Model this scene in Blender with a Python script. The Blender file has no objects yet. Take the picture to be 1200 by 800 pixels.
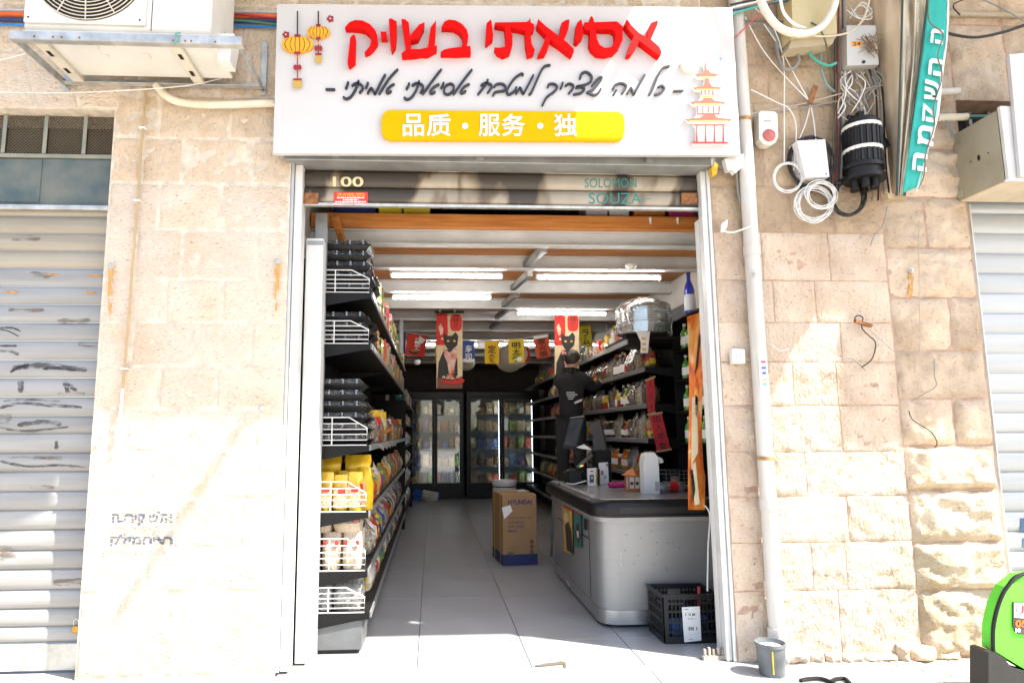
import bpy, bmesh, math, random
from mathutils import Vector, Matrix, noise
from mathutils.geometry import tessellate_polygon

# ------------------------------------------------------------------ camera
scene = bpy.context.scene
COL = scene.collection
FPX, PPX, PPY = 780.0, 550.0, 400.0          # focal length and principal point, 1200 x 800 frame
CAM = Vector((0.0, -4.5, 1.5))
YAW, PITCH, ROLL = math.radians(3.15), math.radians(7.80), math.radians(0.33)
_f = Vector((math.sin(YAW) * math.cos(PITCH), math.cos(YAW) * math.cos(PITCH), math.sin(PITCH)))
_r0 = Vector((math.cos(YAW), -math.sin(YAW), 0))
_u0 = _r0.cross(_f)
_r = _r0 * math.cos(ROLL) - _u0 * math.sin(ROLL)
_u = _u0 * math.cos(ROLL) + _r0 * math.sin(ROLL)
cam_data = bpy.data.cameras.new("camera")
cam = bpy.data.objects.new("camera", cam_data)
COL.objects.link(cam)
m3 = Matrix((_r, _u, -_f)).transposed()
cam.matrix_world = Matrix.Translation(CAM) @ m3.to_4x4()
cam_data.sensor_width = 36.0
cam_data.lens = FPX / 1200 * 36.0
cam_data.shift_x = (600 - PPX) / 1200
cam_data.clip_start, cam_data.clip_end = 0.05, 600
scene.camera = cam

# ------------------------------------------------------------------ light
SUN = Vector((-1.9, 1.0, -2.7)).normalized()   # travel direction of the light
world = bpy.data.worlds.new("World")
scene.world = world
world.use_nodes = True
wn = world.node_tree.nodes
sky = wn.new("ShaderNodeTexSky")
sky.sky_type = 'NISHITA'
sky.sun_disc = False
sky.sun_elevation = math.asin(-SUN.z)
sky.sun_rotation = math.atan2(-SUN.x, -SUN.y)
sky.air_density, sky.dust_density, sky.ozone_density = 1.0, 2.5, 0.6
wn["Background"].inputs[1].default_value = 0.13
world.node_tree.links.new(sky.outputs[0], wn["Background"].inputs[0])
sd = bpy.data.lights.new("sun", 'SUN')
sd.energy, sd.angle, sd.color = 5.0, math.radians(0.5), (1.0, 0.93, 0.82)
sun = bpy.data.objects.new("sun", sd)
COL.objects.link(sun)
sun.location = (8, -6, 14)
sun.rotation_euler = SUN.to_track_quat('-Z', 'Y').to_euler()
vs = scene.view_settings
vs.view_transform, vs.look, vs.gamma, vs.exposure = 'Standard', 'None', 1.0, 1.8
vs.use_curve_mapping = False
scene.cycles.use_denoising = True
scene.cycles.max_bounces = 10
scene.cycles.diffuse_bounces = 5
scene.cycles.transparent_max_bounces = 16
scene.cycles.caustics_reflective = scene.cycles.caustics_refractive = False
scene.cycles.sample_clamp_indirect = 6.0

# ------------------------------------------------------------------ helpers
R = random.Random(7)
def ray(px, py): return _f * FPX + _r * (px - PPX) + _u * (PPY - py)
def U(px, py, Y=0.0):                 # photograph position -> point on the plane y = Y
    d = ray(px, py); return CAM + d * ((Y - CAM.y) / d.y)
def G(px, py, z=0.0):                 # -> point on the level z
    d = ray(px, py); return CAM + d * ((z - CAM.z) / d.z)
def XP(px, py, X):                    # -> point on the plane x = X
    d = ray(px, py); return CAM + d * ((X - CAM.x) / d.x)

def lin(h):
    h = h.lstrip('#')
    f = lambda c: c / 12.92 if c <= 0.04045 else ((c + 0.055) / 1.055) ** 2.4
    return tuple(f(int(h[i:i + 2], 16) / 255) for i in (0, 2, 4))

MATS = {}
def mat(name, col=(.5, .5, .5), rough=.6, metal=0.0, var=.12, scale=9.0, bump=0.0, bscale=60.0,
        col2=None, emit=0.0, spec=.5, rnd=0.0, coat=0.0, alpha=1.0, stretch=(1, 1, 1), detail=5.0, stain=None, pits=0.0):
    """principled material with noise colour variation, fine relief and per-object variation"""
    if name in MATS: return MATS[name]
    if isinstance(col, str): col = lin(col)
    if isinstance(col2, str): col2 = lin(col2)
    m = bpy.data.materials.new(name); m.use_nodes = True
    n, l = m.node_tree.nodes, m.node_tree.links
    b = n["Principled BSDF"]
    b.inputs["Roughness"].default_value = rough
    b.inputs["Metallic"].default_value = metal
    b.inputs["Specular IOR Level"].default_value = spec
    b.inputs["Coat Weight"].default_value = coat
    b.inputs["Alpha"].default_value = alpha
    tc = n.new("ShaderNodeTexCoord"); mp = n.new("ShaderNodeMapping"); mp.inputs[3].default_value = stretch
    l.new(tc.outputs["Object"], mp.inputs[0])
    src = None
    if var > 0 or col2:
        t = n.new("ShaderNodeTexNoise"); t.inputs["Scale"].default_value = scale; t.inputs["Detail"].default_value = detail
        l.new(mp.outputs[0], t.inputs["Vector"])
        cr = n.new("ShaderNodeValToRGB")
        c2 = col2 if col2 else tuple(c * (1 - var) for c in col)
        c1 = col if col2 else tuple(min(1, c * (1 + var * .6)) for c in col)
        cr.color_ramp.elements[0].position, cr.color_ramp.elements[1].position = .32, .68
        cr.color_ramp.elements[0].color = (*c2, 1); cr.color_ramp.elements[1].color = (*c1, 1)
        l.new(t.outputs["Fac"], cr.inputs[0]); src = cr.outputs[0]
        rr = n.new("ShaderNodeMapRange"); rr.inputs[3].default_value = max(0.02, rough - .1); rr.inputs[4].default_value = min(1, rough + .1)
        l.new(t.outputs["Fac"], rr.inputs[0]); l.new(rr.outputs[0], b.inputs["Roughness"])
    if stain and src:                                        # broad weathering patches
        t3 = n.new("ShaderNodeTexNoise"); t3.inputs["Scale"].default_value = stain[1]; t3.inputs["Detail"].default_value = 7; t3.inputs["Roughness"].default_value = .65
        l.new(tc.outputs["Object"], t3.inputs["Vector"])
        r3 = n.new("ShaderNodeMapRange"); r3.inputs[1].default_value = .48; r3.inputs[2].default_value = .72; r3.inputs[4].default_value = stain[2]
        mx = n.new("ShaderNodeMix"); mx.data_type = 'RGBA'; l.new(t3.outputs["Fac"], r3.inputs[0]); l.new(r3.outputs[0], mx.inputs[0]); l.new(src, mx.inputs[6]); mx.inputs[7].default_value = (*stain[0], 1); src = mx.outputs[2]
    if pits > 0 and src:                                     # small dark pores
        t4 = n.new("ShaderNodeTexNoise"); t4.inputs["Scale"].default_value = 55; t4.inputs["Detail"].default_value = 4; mp4 = n.new("ShaderNodeMapping"); mp4.inputs[3].default_value = (.7, 1, 1.6)
        l.new(tc.outputs["Object"], mp4.inputs[0]); l.new(mp4.outputs[0], t4.inputs["Vector"])
        r4 = n.new("ShaderNodeMapRange"); r4.inputs[1].default_value = .40; r4.inputs[2].default_value = .30; r4.inputs[4].default_value = pits
        mx = n.new("ShaderNodeMix"); mx.data_type = 'RGBA'; mx.blend_type = 'MULTIPLY'; l.new(t4.outputs["Fac"], r4.inputs[0]); l.new(r4.outputs[0], mx.inputs[0]); l.new(src, mx.inputs[6]); mx.inputs[7].default_value = (.45, .33, .22, 1); src = mx.outputs[2]
    if rnd > 0:
        oi = n.new("ShaderNodeObjectInfo"); hs = n.new("ShaderNodeHueSaturation")
        mr = n.new("ShaderNodeMapRange"); mr.inputs[3].default_value = 1 - rnd; mr.inputs[4].default_value = 1 + rnd
        l.new(oi.outputs["Random"], mr.inputs[0]); l.new(mr.outputs[0], hs.inputs["Value"])
        if src: l.new(src, hs.inputs["Color"])
        else: hs.inputs["Color"].default_value = (*col, 1)
        src = hs.outputs[0]
    if src: l.new(src, b.inputs["Base Color"])
    else: b.inputs["Base Color"].default_value = (*col, 1)
    if bump > 0:
        t2 = n.new("ShaderNodeTexNoise"); t2.inputs["Scale"].default_value = bscale; t2.inputs["Detail"].default_value = 6
        l.new(mp.outputs[0], t2.inputs["Vector"])
        bp = n.new("ShaderNodeBump"); bp.inputs["Strength"].default_value = bump; bp.inputs["Distance"].default_value = .02
        l.new(t2.outputs["Fac"], bp.inputs["Height"]); l.new(bp.outputs[0], b.inputs["Normal"])
    if emit > 0:
        b.inputs["Emission Color"].default_value = (*col, 1); b.inputs["Emission Strength"].default_value = emit
    MATS[name] = m
    return m

def glass(name, tint=(.95, .98, 1), refl=.06, haze=0.0, rough=.03, bump=0.0):
    """thin clear sheet: mostly see-through, Fresnel reflection, optional milky film"""
    if name in MATS: return MATS[name]
    m = bpy.data.materials.new(name); m.use_nodes = True
    n, l = m.node_tree.nodes, m.node_tree.links
    n.remove(n["Principled BSDF"]); out = n["Material Output"]
    tr = n.new("ShaderNodeBsdfTransparent"); tr.inputs[0].default_value = (*tint, 1)
    gl = n.new("ShaderNodeBsdfGlossy"); gl.inputs["Roughness"].default_value = rough
    fr = n.new("ShaderNodeLayerWeight"); fr.inputs[0].default_value = .25
    mr = n.new("ShaderNodeMapRange"); mr.inputs[3].default_value = refl; mr.inputs[4].default_value = min(1, refl + .7)
    l.new(fr.outputs["Fresnel"], mr.inputs[0])
    mx = n.new("ShaderNodeMixShader"); l.new(mr.outputs[0], mx.inputs[0]); l.new(tr.outputs[0], mx.inputs[1]); l.new(gl.outputs[0], mx.inputs[2])
    last = mx.outputs[0]
    if bump > 0:
        tc = n.new("ShaderNodeTexCoord"); t = n.new("ShaderNodeTexNoise"); t.inputs["Scale"].default_value = 25
        l.new(tc.outputs["Object"], t.inputs["Vector"])
        bp = n.new("ShaderNodeBump"); bp.inputs["Strength"].default_value = bump; bp.inputs["Distance"].default_value = .03
        l.new(t.outputs["Fac"], bp.inputs["Height"]); l.new(bp.outputs[0], gl.inputs["Normal"]); l.new(bp.outputs[0], fr.inputs["Normal"])
    if haze > 0:
        df = n.new("ShaderNodeBsdfDiffuse"); df.inputs[0].default_value = (.8, .82, .83, 1)
        m2 = n.new("ShaderNodeMixShader"); m2.inputs[0].default_value = haze
        l.new(last, m2.inputs[1]); l.new(df.outputs[0], m2.inputs[2]); last = m2.outputs[0]
    l.new(last, out.inputs[0])
    MATS[name] = m
    return m

def patchy(name, col, scale=30.0, thr=.5, soft=.12, stretch=(1, 1, 1), rough=.8):
    """worn paint or stain: real paint where the noise is high, bare ground showing through elsewhere"""
    if name in MATS: return MATS[name]
    m = bpy.data.materials.new(name); m.use_nodes = True
    n, l = m.node_tree.nodes, m.node_tree.links
    b = n["Principled BSDF"]; b.inputs["Base Color"].default_value = (*col, 1); b.inputs["Roughness"].default_value = rough
    tc = n.new("ShaderNodeTexCoord"); mp = n.new("ShaderNodeMapping"); mp.inputs[3].default_value = stretch
    t = n.new("ShaderNodeTexNoise"); t.inputs["Scale"].default_value = scale; t.inputs["Detail"].default_value = 6
    mr = n.new("ShaderNodeMapRange"); mr.inputs[1].default_value = thr - soft; mr.inputs[2].default_value = thr + soft
    l.new(tc.outputs["Object"], mp.inputs[0]); l.new(mp.outputs[0], t.inputs["Vector"]); l.new(t.outputs["Fac"], mr.inputs[0]); l.new(mr.outputs[0], b.inputs["Alpha"])
    MATS[name] = m
    return m

class MB:
    """collects shapes and links them as ONE mesh object"""
    def __init__(s): s.v, s.f = [], []
    def add(s, vs_, fs):
        o = len(s.v); s.v += [tuple(v) for v in vs_]; s.f += [tuple(i + o for i in f) for f in fs]; return s
    def box(s, x0, x1, y0, y1, z0, z1, c=0.0):
        if c <= 0:
            vs_ = [(x, y, z) for z in (z0, z1) for y in (y0, y1) for x in (x0, x1)]
            return s.add(vs_, [(0, 2, 3, 1), (4, 5, 7, 6), (0, 1, 5, 4), (2, 6, 7, 3), (0, 4, 6, 2), (1, 3, 7, 5)])
        return s.obox(Vector(((x0 + x1) / 2, (y0 + y1) / 2, (z0 + z1) / 2)), Vector((1, 0, 0)), Vector((0, 1, 0)), Vector((0, 0, 1)),
                      abs(x1 - x0) / 2, abs(y1 - y0) / 2, abs(z1 - z0) / 2, c)
    def obox(s, c0, ax, ay, az, hx, hy, hz, c=0.0):
        c0 = Vector(c0); ax, ay, az = Vector(ax).normalized(), Vector(ay).normalized(), Vector(az).normalized()
        c = min(c, hx * .49, hy * .49, hz * .49)
        if c <= 0:
            vs_ = [c0 + ax * (hx * i) + ay * (hy * j) + az * (hz * k) for k in (-1, 1) for j in (-1, 1) for i in (-1, 1)]
            return s.add(vs_, [(0, 2, 3, 1), (4, 5, 7, 6), (0, 1, 5, 4), (2, 6, 7, 3), (0, 4, 6, 2), (1, 3, 7, 5)])
        bm = bmesh.new()
        bmesh.ops.create_cube(bm, size=2)
        for v in bm.verts: v.co = Vector((v.co.x * hx, v.co.y * hy, v.co.z * hz))
        bmesh.ops.bevel(bm, geom=list(bm.edges), offset=c, segments=1, affect='EDGES', profile=.5)
        bm.verts.ensure_lookup_table()
        vs_ = [c0 + ax * v.co.x + ay * v.co.y + az * v.co.z for v in bm.verts]
        fs = [[v.index for v in f.verts] for f in bm.faces]; bm.free()
        return s.add(vs_, fs)
    def bar(s, a, b, w, h, up=(0, 0, 1), c=0.0):
        a, b = Vector(a), Vector(b); d = (b - a); L = d.length
        if L < 1e-6: return s
        d = d / L; up = Vector(up)
        if abs(d.dot(up)) > .97: up = Vector((0, 1, 0)) if abs(d.y) < .9 else Vector((1, 0, 0))
        sd_ = d.cross(up).normalized(); u = sd_.cross(d)
        return s.obox((a + b) / 2, d, sd_, u, L / 2, w / 2, h / 2, c)
    def tube(s, pts, r, seg=8, cap=True, closed=False):
        pts = [Vector(p) for p in pts]; n = len(pts)
        rs = r if isinstance(r, (list, tuple)) else [r] * n
        o = len(s.v); ref = None
        for i, p in enumerate(pts):
            if closed: d = pts[(i + 1) % n] - pts[i - 1]
            else: d = pts[min(i + 1, n - 1)] - pts[max(i - 1, 0)]
            d = d.normalized() if d.length > 1e-9 else Vector((0, 0, 1))
            if ref is None:
                ref = Vector((0, 0, 1)) if abs(d.z) < .9 else Vector((1, 0, 0))
            a = (ref - d * ref.dot(d))
            if a.length < 1e-6: a = d.orthogonal()
            a.normalize(); ref = a; b = d.cross(a)
            for k in range(seg):
                t = 2 * math.pi * k / seg
                s.v.append(tuple(p + (a * math.cos(t) + b * math.sin(t)) * rs[i]))
        m = n if closed else n - 1
        for i in range(m):
            for k in range(seg):
                A, B = o + i * seg, o + ((i + 1) % n) * seg
                s.f.append((A + k, A + (k + 1) % seg, B + (k + 1) % seg, B + k))
        if cap and not closed:
            s.f.append(tuple(o + k for k in reversed(range(seg)))); s.f.append(tuple(o + (n - 1) * seg + k for k in range(seg)))
        return s
    def lathe(s, prof, c, seg=16, axis='z', sx=1.0, sy=1.0):
        """prof = [(radius, height)] about an axis through c"""
        c = Vector(c); o = len(s.v); n = len(prof)
        for r, h in prof:
            for k in range(seg):
                t = 2 * math.pi * k / seg; a, b = r * math.cos(t) * sx, r * math.sin(t) * sy
                p = {'z': (a, b, h), 'y': (a, h, b), 'x': (h, a, b)}[axis]
                s.v.append((c.x + p[0], c.y + p[1], c.z + p[2]))
        for i in range(n - 1):
            for k in range(seg):
                A, B = o + i * seg, o + (i + 1) * seg
                s.f.append((A + k, A + (k + 1) % seg, B + (k + 1) % seg, B + k))
        s.f.append(tuple(o + k for k in reversed(range(seg)))); s.f.append(tuple(o + (n - 1) * seg + k for k in range(seg)))
        return s
    def prism(s, loop, off, holes=()):
        """closed 3-D loop (planar) extruded by the vector off"""
        loops = [[Vector(p) for p in loop]] + [[Vector(p) for p in h] for h in holes]
        off = Vector(off); flat = [p for lp in loops for p in lp]
        tris = tessellate_polygon(loops)
        N = len(flat); vs_ = flat + [p + off for p in flat]
        fs = [tuple(t) for t in tris] + [tuple(i + N for i in reversed(t)) for t in tris]
        st = 0
        for lp in loops:
            k = len(lp)
            for i in range(k):
                a, b = st + i, st + (i + 1) % k
                fs.append((a, b, b + N, a + N))
            st += k
        return s.add(vs_, fs)
    def sheet(s, fn, nu, nv):
        o = len(s.v)
        for j in range(nv + 1):
            for i in range(nu + 1): s.v.append(tuple(fn(i / nu, j / nv)))
        for j in range(nv):
            for i in range(nu):
                a = o + j * (nu + 1) + i; s.f.append((a, a + 1, a + nu + 2, a + nu + 1))
        return s
    def build(s, name, material, parent=None, smooth=False, fix=True):
        me = bpy.data.meshes.new(name); me.from_pydata(s.v, [], s.f); me.validate()
        if fix:
            bm = bmesh.new(); bm.from_mesh(me); bmesh.ops.recalc_face_normals(bm, faces=bm.faces); bm.to_mesh(me); bm.free()
        ob = bpy.data.objects.new(name, me); COL.objects.link(ob)
        me.materials.append(material)
        if smooth:
            me.polygons.foreach_set("use_smooth", [True] * len(me.polygons))
            me.set_sharp_from_angle(angle=math.radians(38))
        if parent is not None: ob.parent = parent
        else:
            co = [v.co for v in me.vertices]
            L = Vector(((min(c.x for c in co) + max(c.x for c in co)) / 2, (min(c.y for c in co) + max(c.y for c in co)) / 2, min(c.z for c in co)))
            me.transform(Matrix.Translation(-L)); ob.location = L
        return ob

ROOTS = []
def thing(name, label, cat, group=None):
    o = bpy.data.objects.new(name, None); COL.objects.link(o); o.empty_display_size = .1
    tag(o, label, cat, group); ROOTS.append(o); return o
def tag(o, label=None, cat=None, group=None, kind=None):
    if label: o["label"] = label
    if cat: o["category"] = cat
    if group: o["group"] = group
    if kind: o["kind"] = kind
    return o
def part_label(o, label): o["label"] = label; return o
def inst(src, parent, loc=(0, 0, 0), rz=0.0, scale=None):          # another object on the same mesh
    c = src.copy(); COL.objects.link(c); c.parent = parent; c.location = Vector(loc); c.rotation_euler = (0, 0, rz)
    if scale: c.scale = scale
    return c
def copy_thing(root, loc, rz=0.0, label=None, scale=None):
    r = root.copy(); COL.objects.link(r); r.location = loc; r.rotation_euler = (0, 0, rz)
    if scale: r.scale = scale
    if label: r["label"] = label
    for ch in root.children:
        c = ch.copy(); COL.objects.link(c); c.parent = r
        for g in ch.children:
            d = g.copy(); COL.objects.link(d); d.parent = c
    return r
def settle():                                                         # move every thing's Empty to the base of its parts
    bpy.context.view_layer.update()
    for r in ROOTS:
        pts = []
        for ch in r.children_recursive:
            if ch.type == 'MESH': pts += [ch.matrix_world @ Vector(c) for c in ch.bound_box]
        if not pts: continue
        L = Vector(((min(p.x for p in pts) + max(p.x for p in pts)) / 2, (min(p.y for p in pts) + max(p.y for p in pts)) / 2, min(p.z for p in pts)))
        mv = Matrix.Translation(-L)
        r.location = L
        for ch in r.children: ch.matrix_parent_inverse = mv

def text(body, bl, br, tl, material, parent, name='lettering', bold=0.0, lift=0.0, thick=0.0, nrm=(0, -1, 0)):
    """flat lettering stretched over the parallelogram bl-br-tl"""
    cu = bpy.data.curves.new("t", 'FONT'); cu.body = body; cu.offset = bold; cu.resolution_u = 3
    to = bpy.data.objects.new("t", cu); COL.objects.link(to)
    dg = bpy.context.evaluated_depsgraph_get()
    me = bpy.data.meshes.new_from_object(to.evaluated_get(dg))
    co = [v.co.copy() for v in me.vertices]; fs = [tuple(p.vertices) for p in me.polygons]
    bpy.data.objects.remove(to); bpy.data.curves.remove(cu); bpy.data.meshes.remove(me)
    x0, x1 = min(c.x for c in co), max(c.x for c in co); y0, y1 = min(c.y for c in co), max(c.y for c in co)
    bl, br, tl = Vector(bl), Vector(br), Vector(tl); nrm = Vector(nrm)
    mb = MB()
    vs_ = [bl + (br - bl) * ((c.x - x0) / (x1 - x0)) + (tl - bl) * ((c.y - y0) / max(1e-6, y1 - y0)) + nrm * (lift + thick) for c in co]
    if thick > 0:
        n = len(vs_)
        ed = {}
        for f in fs:
            for i in range(len(f)):
                e = (f[i], f[(i + 1) % len(f)]); ed[e] = 1
        bd = [e for e in ed if (e[1], e[0]) not in ed]
        vs2 = [v - nrm * thick for v in vs_]
        mb.add(vs_ + vs2, list(fs) + [(a, b, b + n, a + n) for a, b in bd])
    else: mb.add(vs_, fs)
    return mb.build(name, material, parent, fix=False)
def ftext(body, x0, y0, x1, y1, Y, material, parent, name='lettering', bold=0.0, thick=0.0):   # on a plane facing the street
    return text(body, U(x0, y1, Y), U(x1, y1, Y), U(x0, y0, Y), material, parent, name, bold, 0, thick)
def fpoly(pts, Y, th, material, parent, name, holes=(), smooth=False):                         # raised plate facing the street
    return MB().prism([U(x, y, Y) for x, y in pts], (0, th, 0), [[U(x, y, Y) for x, y in h] for h in holes]).build(name, material, parent)
def bez(pts, n=6):                                                    # Catmull-Rom through the points
    pts = [Vector(p) for p in pts]; out = []
    for i in range(len(pts) - 1):
        p0, p1, p2, p3 = pts[max(i - 1, 0)], pts[i], pts[i + 1], pts[min(i + 2, len(pts) - 1)]
        for k in range(n):
            t = k / n
            out.append(.5 * ((2 * p1) + (p2 - p0) * t + (2 * p0 - 5 * p1 + 4 * p2 - p3) * t * t + (3 * p1 - p0 - 3 * p2 + p3) * t ** 3))
    return out + [pts[-1]]
def cable(pts, r, material, name, label, Y=-.03, cat='cable', group=None, parent=None, n=6, seg=6):
    P = [(U(p[0], p[1], p[2] if len(p) > 2 else Y)) for p in pts]
    o = MB().tube(bez(P, n), r, seg).build(name, material, parent, smooth=True)
    if parent is None: tag(o, label, cat, group)
    return o
ORD = ['first', 'second', 'third', 'fourth', 'fifth', 'sixth', 'seventh', 'eighth', 'ninth', 'tenth', 'eleventh', 'twelfth', 'thirteenth',
       'fourteenth', 'fifteenth', 'sixteenth', 'seventeenth', 'eighteenth', 'nineteenth', 'twentieth', 'twenty-first', 'twenty-second', 'twenty-third', 'twenty-fourth',
       'twenty-fifth', 'twenty-sixth', 'twenty-seventh', 'twenty-eighth', 'twenty-ninth', 'thirtieth']
# ------------------------------------------------------------------ setting
STONE = mat('limestone', (.63, .545, .465), .9, var=.22, scale=3.5, bump=.9, bscale=42, rnd=.07, col2=(.58, .485, .38), detail=8, stretch=(.8, 1, 1.5), stain=((.55, .40, .27), 2.2, .75), pits=.55)
STONE_T = mat('tooled_limestone', (.58, .485, .38), .9, scale=5, bump=.9, bscale=34, rnd=.08, pits=.5, stain=((.44, .32, .20), 1.8, .7), col2=(.51, .405, .295), stretch=(1.6, 1, .7), detail=8)
STONE_P = mat('pinkish_limestone', (.58, .48, .385), .9, scale=4, bump=.9, bscale=34, rnd=.09, pits=.55, stain=((.36, .25, .16), 2.0, .7), col2=(.50, .40, .305), stretch=(1.4, 1, .8), detail=8)
STONE_D = mat('grimy_shaded_limestone', (.47, .365, .25), .92, scale=4, bump=.8, bscale=26, rnd=.12, pits=.6, stain=((.16, .115, .08), 2.4, .75), col2=(.34, .25, .165), detail=9)  # grimy stone; the awning's shade is also put into this darker colour
STONE_R = mat('rock_faced_limestone', (.57, .47, .365), .92, scale=4, bump=.9, bscale=16, rnd=.12, pits=.6, stain=((.27, .19, .12), 2.5, .7), col2=(.45, .35, .25), detail=9)
MORTAR = mat('mortar', (.60, .53, .44), .95, var=.25, scale=14, bump=.4, bscale=60)
MORTAR_R = mat('reddish_mortar', (.42, .29, .215), .95, var=.25, scale=14, bump=.4, bscale=60)
CONC = mat('concrete', (.42, .40, .37), .9, var=.2, scale=3, bump=.3, bscale=40)
PAVE = mat('pavement_brick', (.50, .46, .41), .85, var=.2, scale=12, bump=.25, bscale=50, rnd=.12)
GROUT = mat('pavement_joint', (.16, .14, .12), .95, var=.3, scale=20)
TILE = mat('floor_tile', (.32, .33, .34), .34, var=.12, scale=2.2, rnd=.03, bump=.02, spec=.5)
TJOINT = mat('tile_joint', (.17, .17, .17), .8, var=.2)
PLASTER = mat('white_plaster', (.66, .65, .62), .9, var=.1, scale=3, bump=.15, bscale=30)
DARKWALL = mat('dark_painted_wall', (.035, .022, .017), .7, var=.4, scale=6, bump=.2)
WHITE_MET = mat('white_painted_metal', (.62, .62, .60), .45, var=.12, scale=5, bump=.06, bscale=30)
ALU = mat('worn_aluminium', (.52, .52, .50), .42, .55, var=.2, scale=6, stretch=(3, 3, .3))
GREY_MET = mat('grey_steel', (.30, .31, .31), .5, .4, var=.2, scale=7)
GALV = mat('galvanised_steel', (.50, .51, .50), .42, .6, var=.25, scale=12)
BLACK = mat('black_metal', (.010, .010, .010), .45, var=.2)
BLACKP = mat('black_plastic', (.010, .010, .011), .45, var=.2, spec=.3)
WHITEP = mat('white_plastic', (.72, .72, .70), .4, var=.06)
RUST = mat('rust', (.26, .11, .04), .85, var=.5, scale=30)

ground = MB().box(-40, 40, -40, -.02, -.2, -.03).build('ground', GROUT); tag(ground, kind='structure')
# street paving beyond the built bricks: brick texture with real joints further off
pm = bpy.data.materials.new('street_paving'); pm.use_nodes = True
n_, l_ = pm.node_tree.nodes, pm.node_tree.links
bk = n_.new("ShaderNodeTexBrick"); bk.inputs["Scale"].default_value = 1.0
bk.inputs["Brick Width"].default_value, bk.inputs["Row Height"].default_value, bk.inputs["Mortar Size"].default_value = .2, .1, .006
bk.inputs["Color1"].default_value, bk.inputs["Color2"].default_value, bk.inputs["Mortar"].default_value = (.52, .48, .43, 1), (.45, .41, .36, 1), (.16, .14, .12, 1)
tcn = n_.new("ShaderNodeTexCoord"); l_.new(tcn.outputs["Object"], bk.inputs[0]); l_.new(bk.outputs[0], n_["Principled BSDF"].inputs["Base Color"])
n_["Principled BSDF"].inputs["Roughness"].default_value = .85
tag(MB().box(-30, 30, -30, -.74, -.028, -.006).build('road', pm), kind='structure')
tag(MB().box(-6.5, 8, -.0275, -.0195, -.15, -.006).build('kerb_strip', CONC), kind='structure')
tag(MB().box(U(112, 450).x - .02, U(333, 450).x, -.0194, .02, -.15, -.006).build('paving_edge', CONC), kind='structure'); tag(MB().box(U(846, 450).x, U(1157, 450).x + .02, -.0194, .02, -.15, -.006).build('paving_edge', CONC), kind='structure')
tag(MB().box(-6.5, U(112, 450).x - .021, -.019, .45, -.15, -.004).build('paving_edge', CONC), kind='structure'); tag(MB().box(U(1157, 450).x + .021, 8, -.019, .45, -.15, -.004).build('paving_edge', CONC), kind='structure')
pav = bpy.data.objects.new('pavement', None); COL.objects.link(pav); tag(pav, kind='structure'); ROOTS.append(pav)
b0 = MB().box(-.097, .097, -.047, .047, -.025, -.002, .004).build('brick', PAVE, pav)
first = True
for j in range(7):
    for i in range(37):
        x = -3.2 + i * .203 + (.1 if j % 2 else 0) + R.uniform(-.003, .003); y = -.075 - j * .101
        L = (x, y, R.uniform(-.004, .003))
        if first: b0.location = L; first = False
        else: inst(b0, pav, L, R.uniform(-.02, .02))

# shop floor
fl = bpy.data.objects.new('floor', None); COL.objects.link(fl); tag(fl, kind='structure'); ROOTS.append(fl)
MB().box(-.98, 2.62, -.019, 11.8, -.2, -.006).build('tile_bed', TJOINT, fl)
t0 = MB().box(-.3675, .3675, -.6475, .6475, -.008, .002, .002).build('tile', TILE, fl)
first = True
for j in range(10):
    for i in range(5):
        L = (-.47 + i * .74 - .0, -.09 + .02 + j * 1.3, R.uniform(-.0006, .0006))
        if first: t0.location = L; first = False
        else: inst(t0, fl, L)
sill = MB().box(U(336, 765).x, U(860, 770).x, -.05, -.022, -.05, .004, .004).build('threshold', CONC); tag(sill, kind='structure')

# ------------------------------------------------------------------ stone facade
XL0, XL1 = U(112, 450).x, U(333, 450).x            # left pier
XR0, XR1 = U(846, 450).x, U(1157, 450).x           # right pier
XQ = U(1052, 450).x                                # start of the rock-faced quoin
ZTOP = 6.2
fac = thing('building', 'cream limestone market building front with coursed block piers around the shop doorway', 'building')
ZLL = U(60, 128, 0).z; ZRL = U(1160, 118, 0).z; ZO = U(600, 150, 0).z
def core(x0, x1, z0, z1, m, name): MB().box(x0, x1, -.001 if m is MORTAR else .004, .38, z0, z1).build(name, m, fac)
core(XL0, XL1, -.02, ZTOP, MORTAR, 'pier_core')
MB().box(XR0, XR1, .004, .18, -.02, ZTOP).build('pier_core', MORTAR_R, fac)
core(-6.5, XL0 - .001, ZLL, ZTOP, MORTAR, 'lintel_core')
core(XL1 + .001, XR0 - .001, ZO, ZTOP, MORTAR, 'lintel_core')
core(XR1 + .001, 8, ZRL, ZTOP, MORTAR_R, 'lintel_core')
MB().box(-6.5, -4.2, .03, .4, -.02, ZLL - .001).build('pier_core', MORTAR, fac)
MB().box(5.9, 8, .03, .4, -.02, ZRL - .001).build('pier_core', MORTAR_R, fac)
NST = [0]
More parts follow.
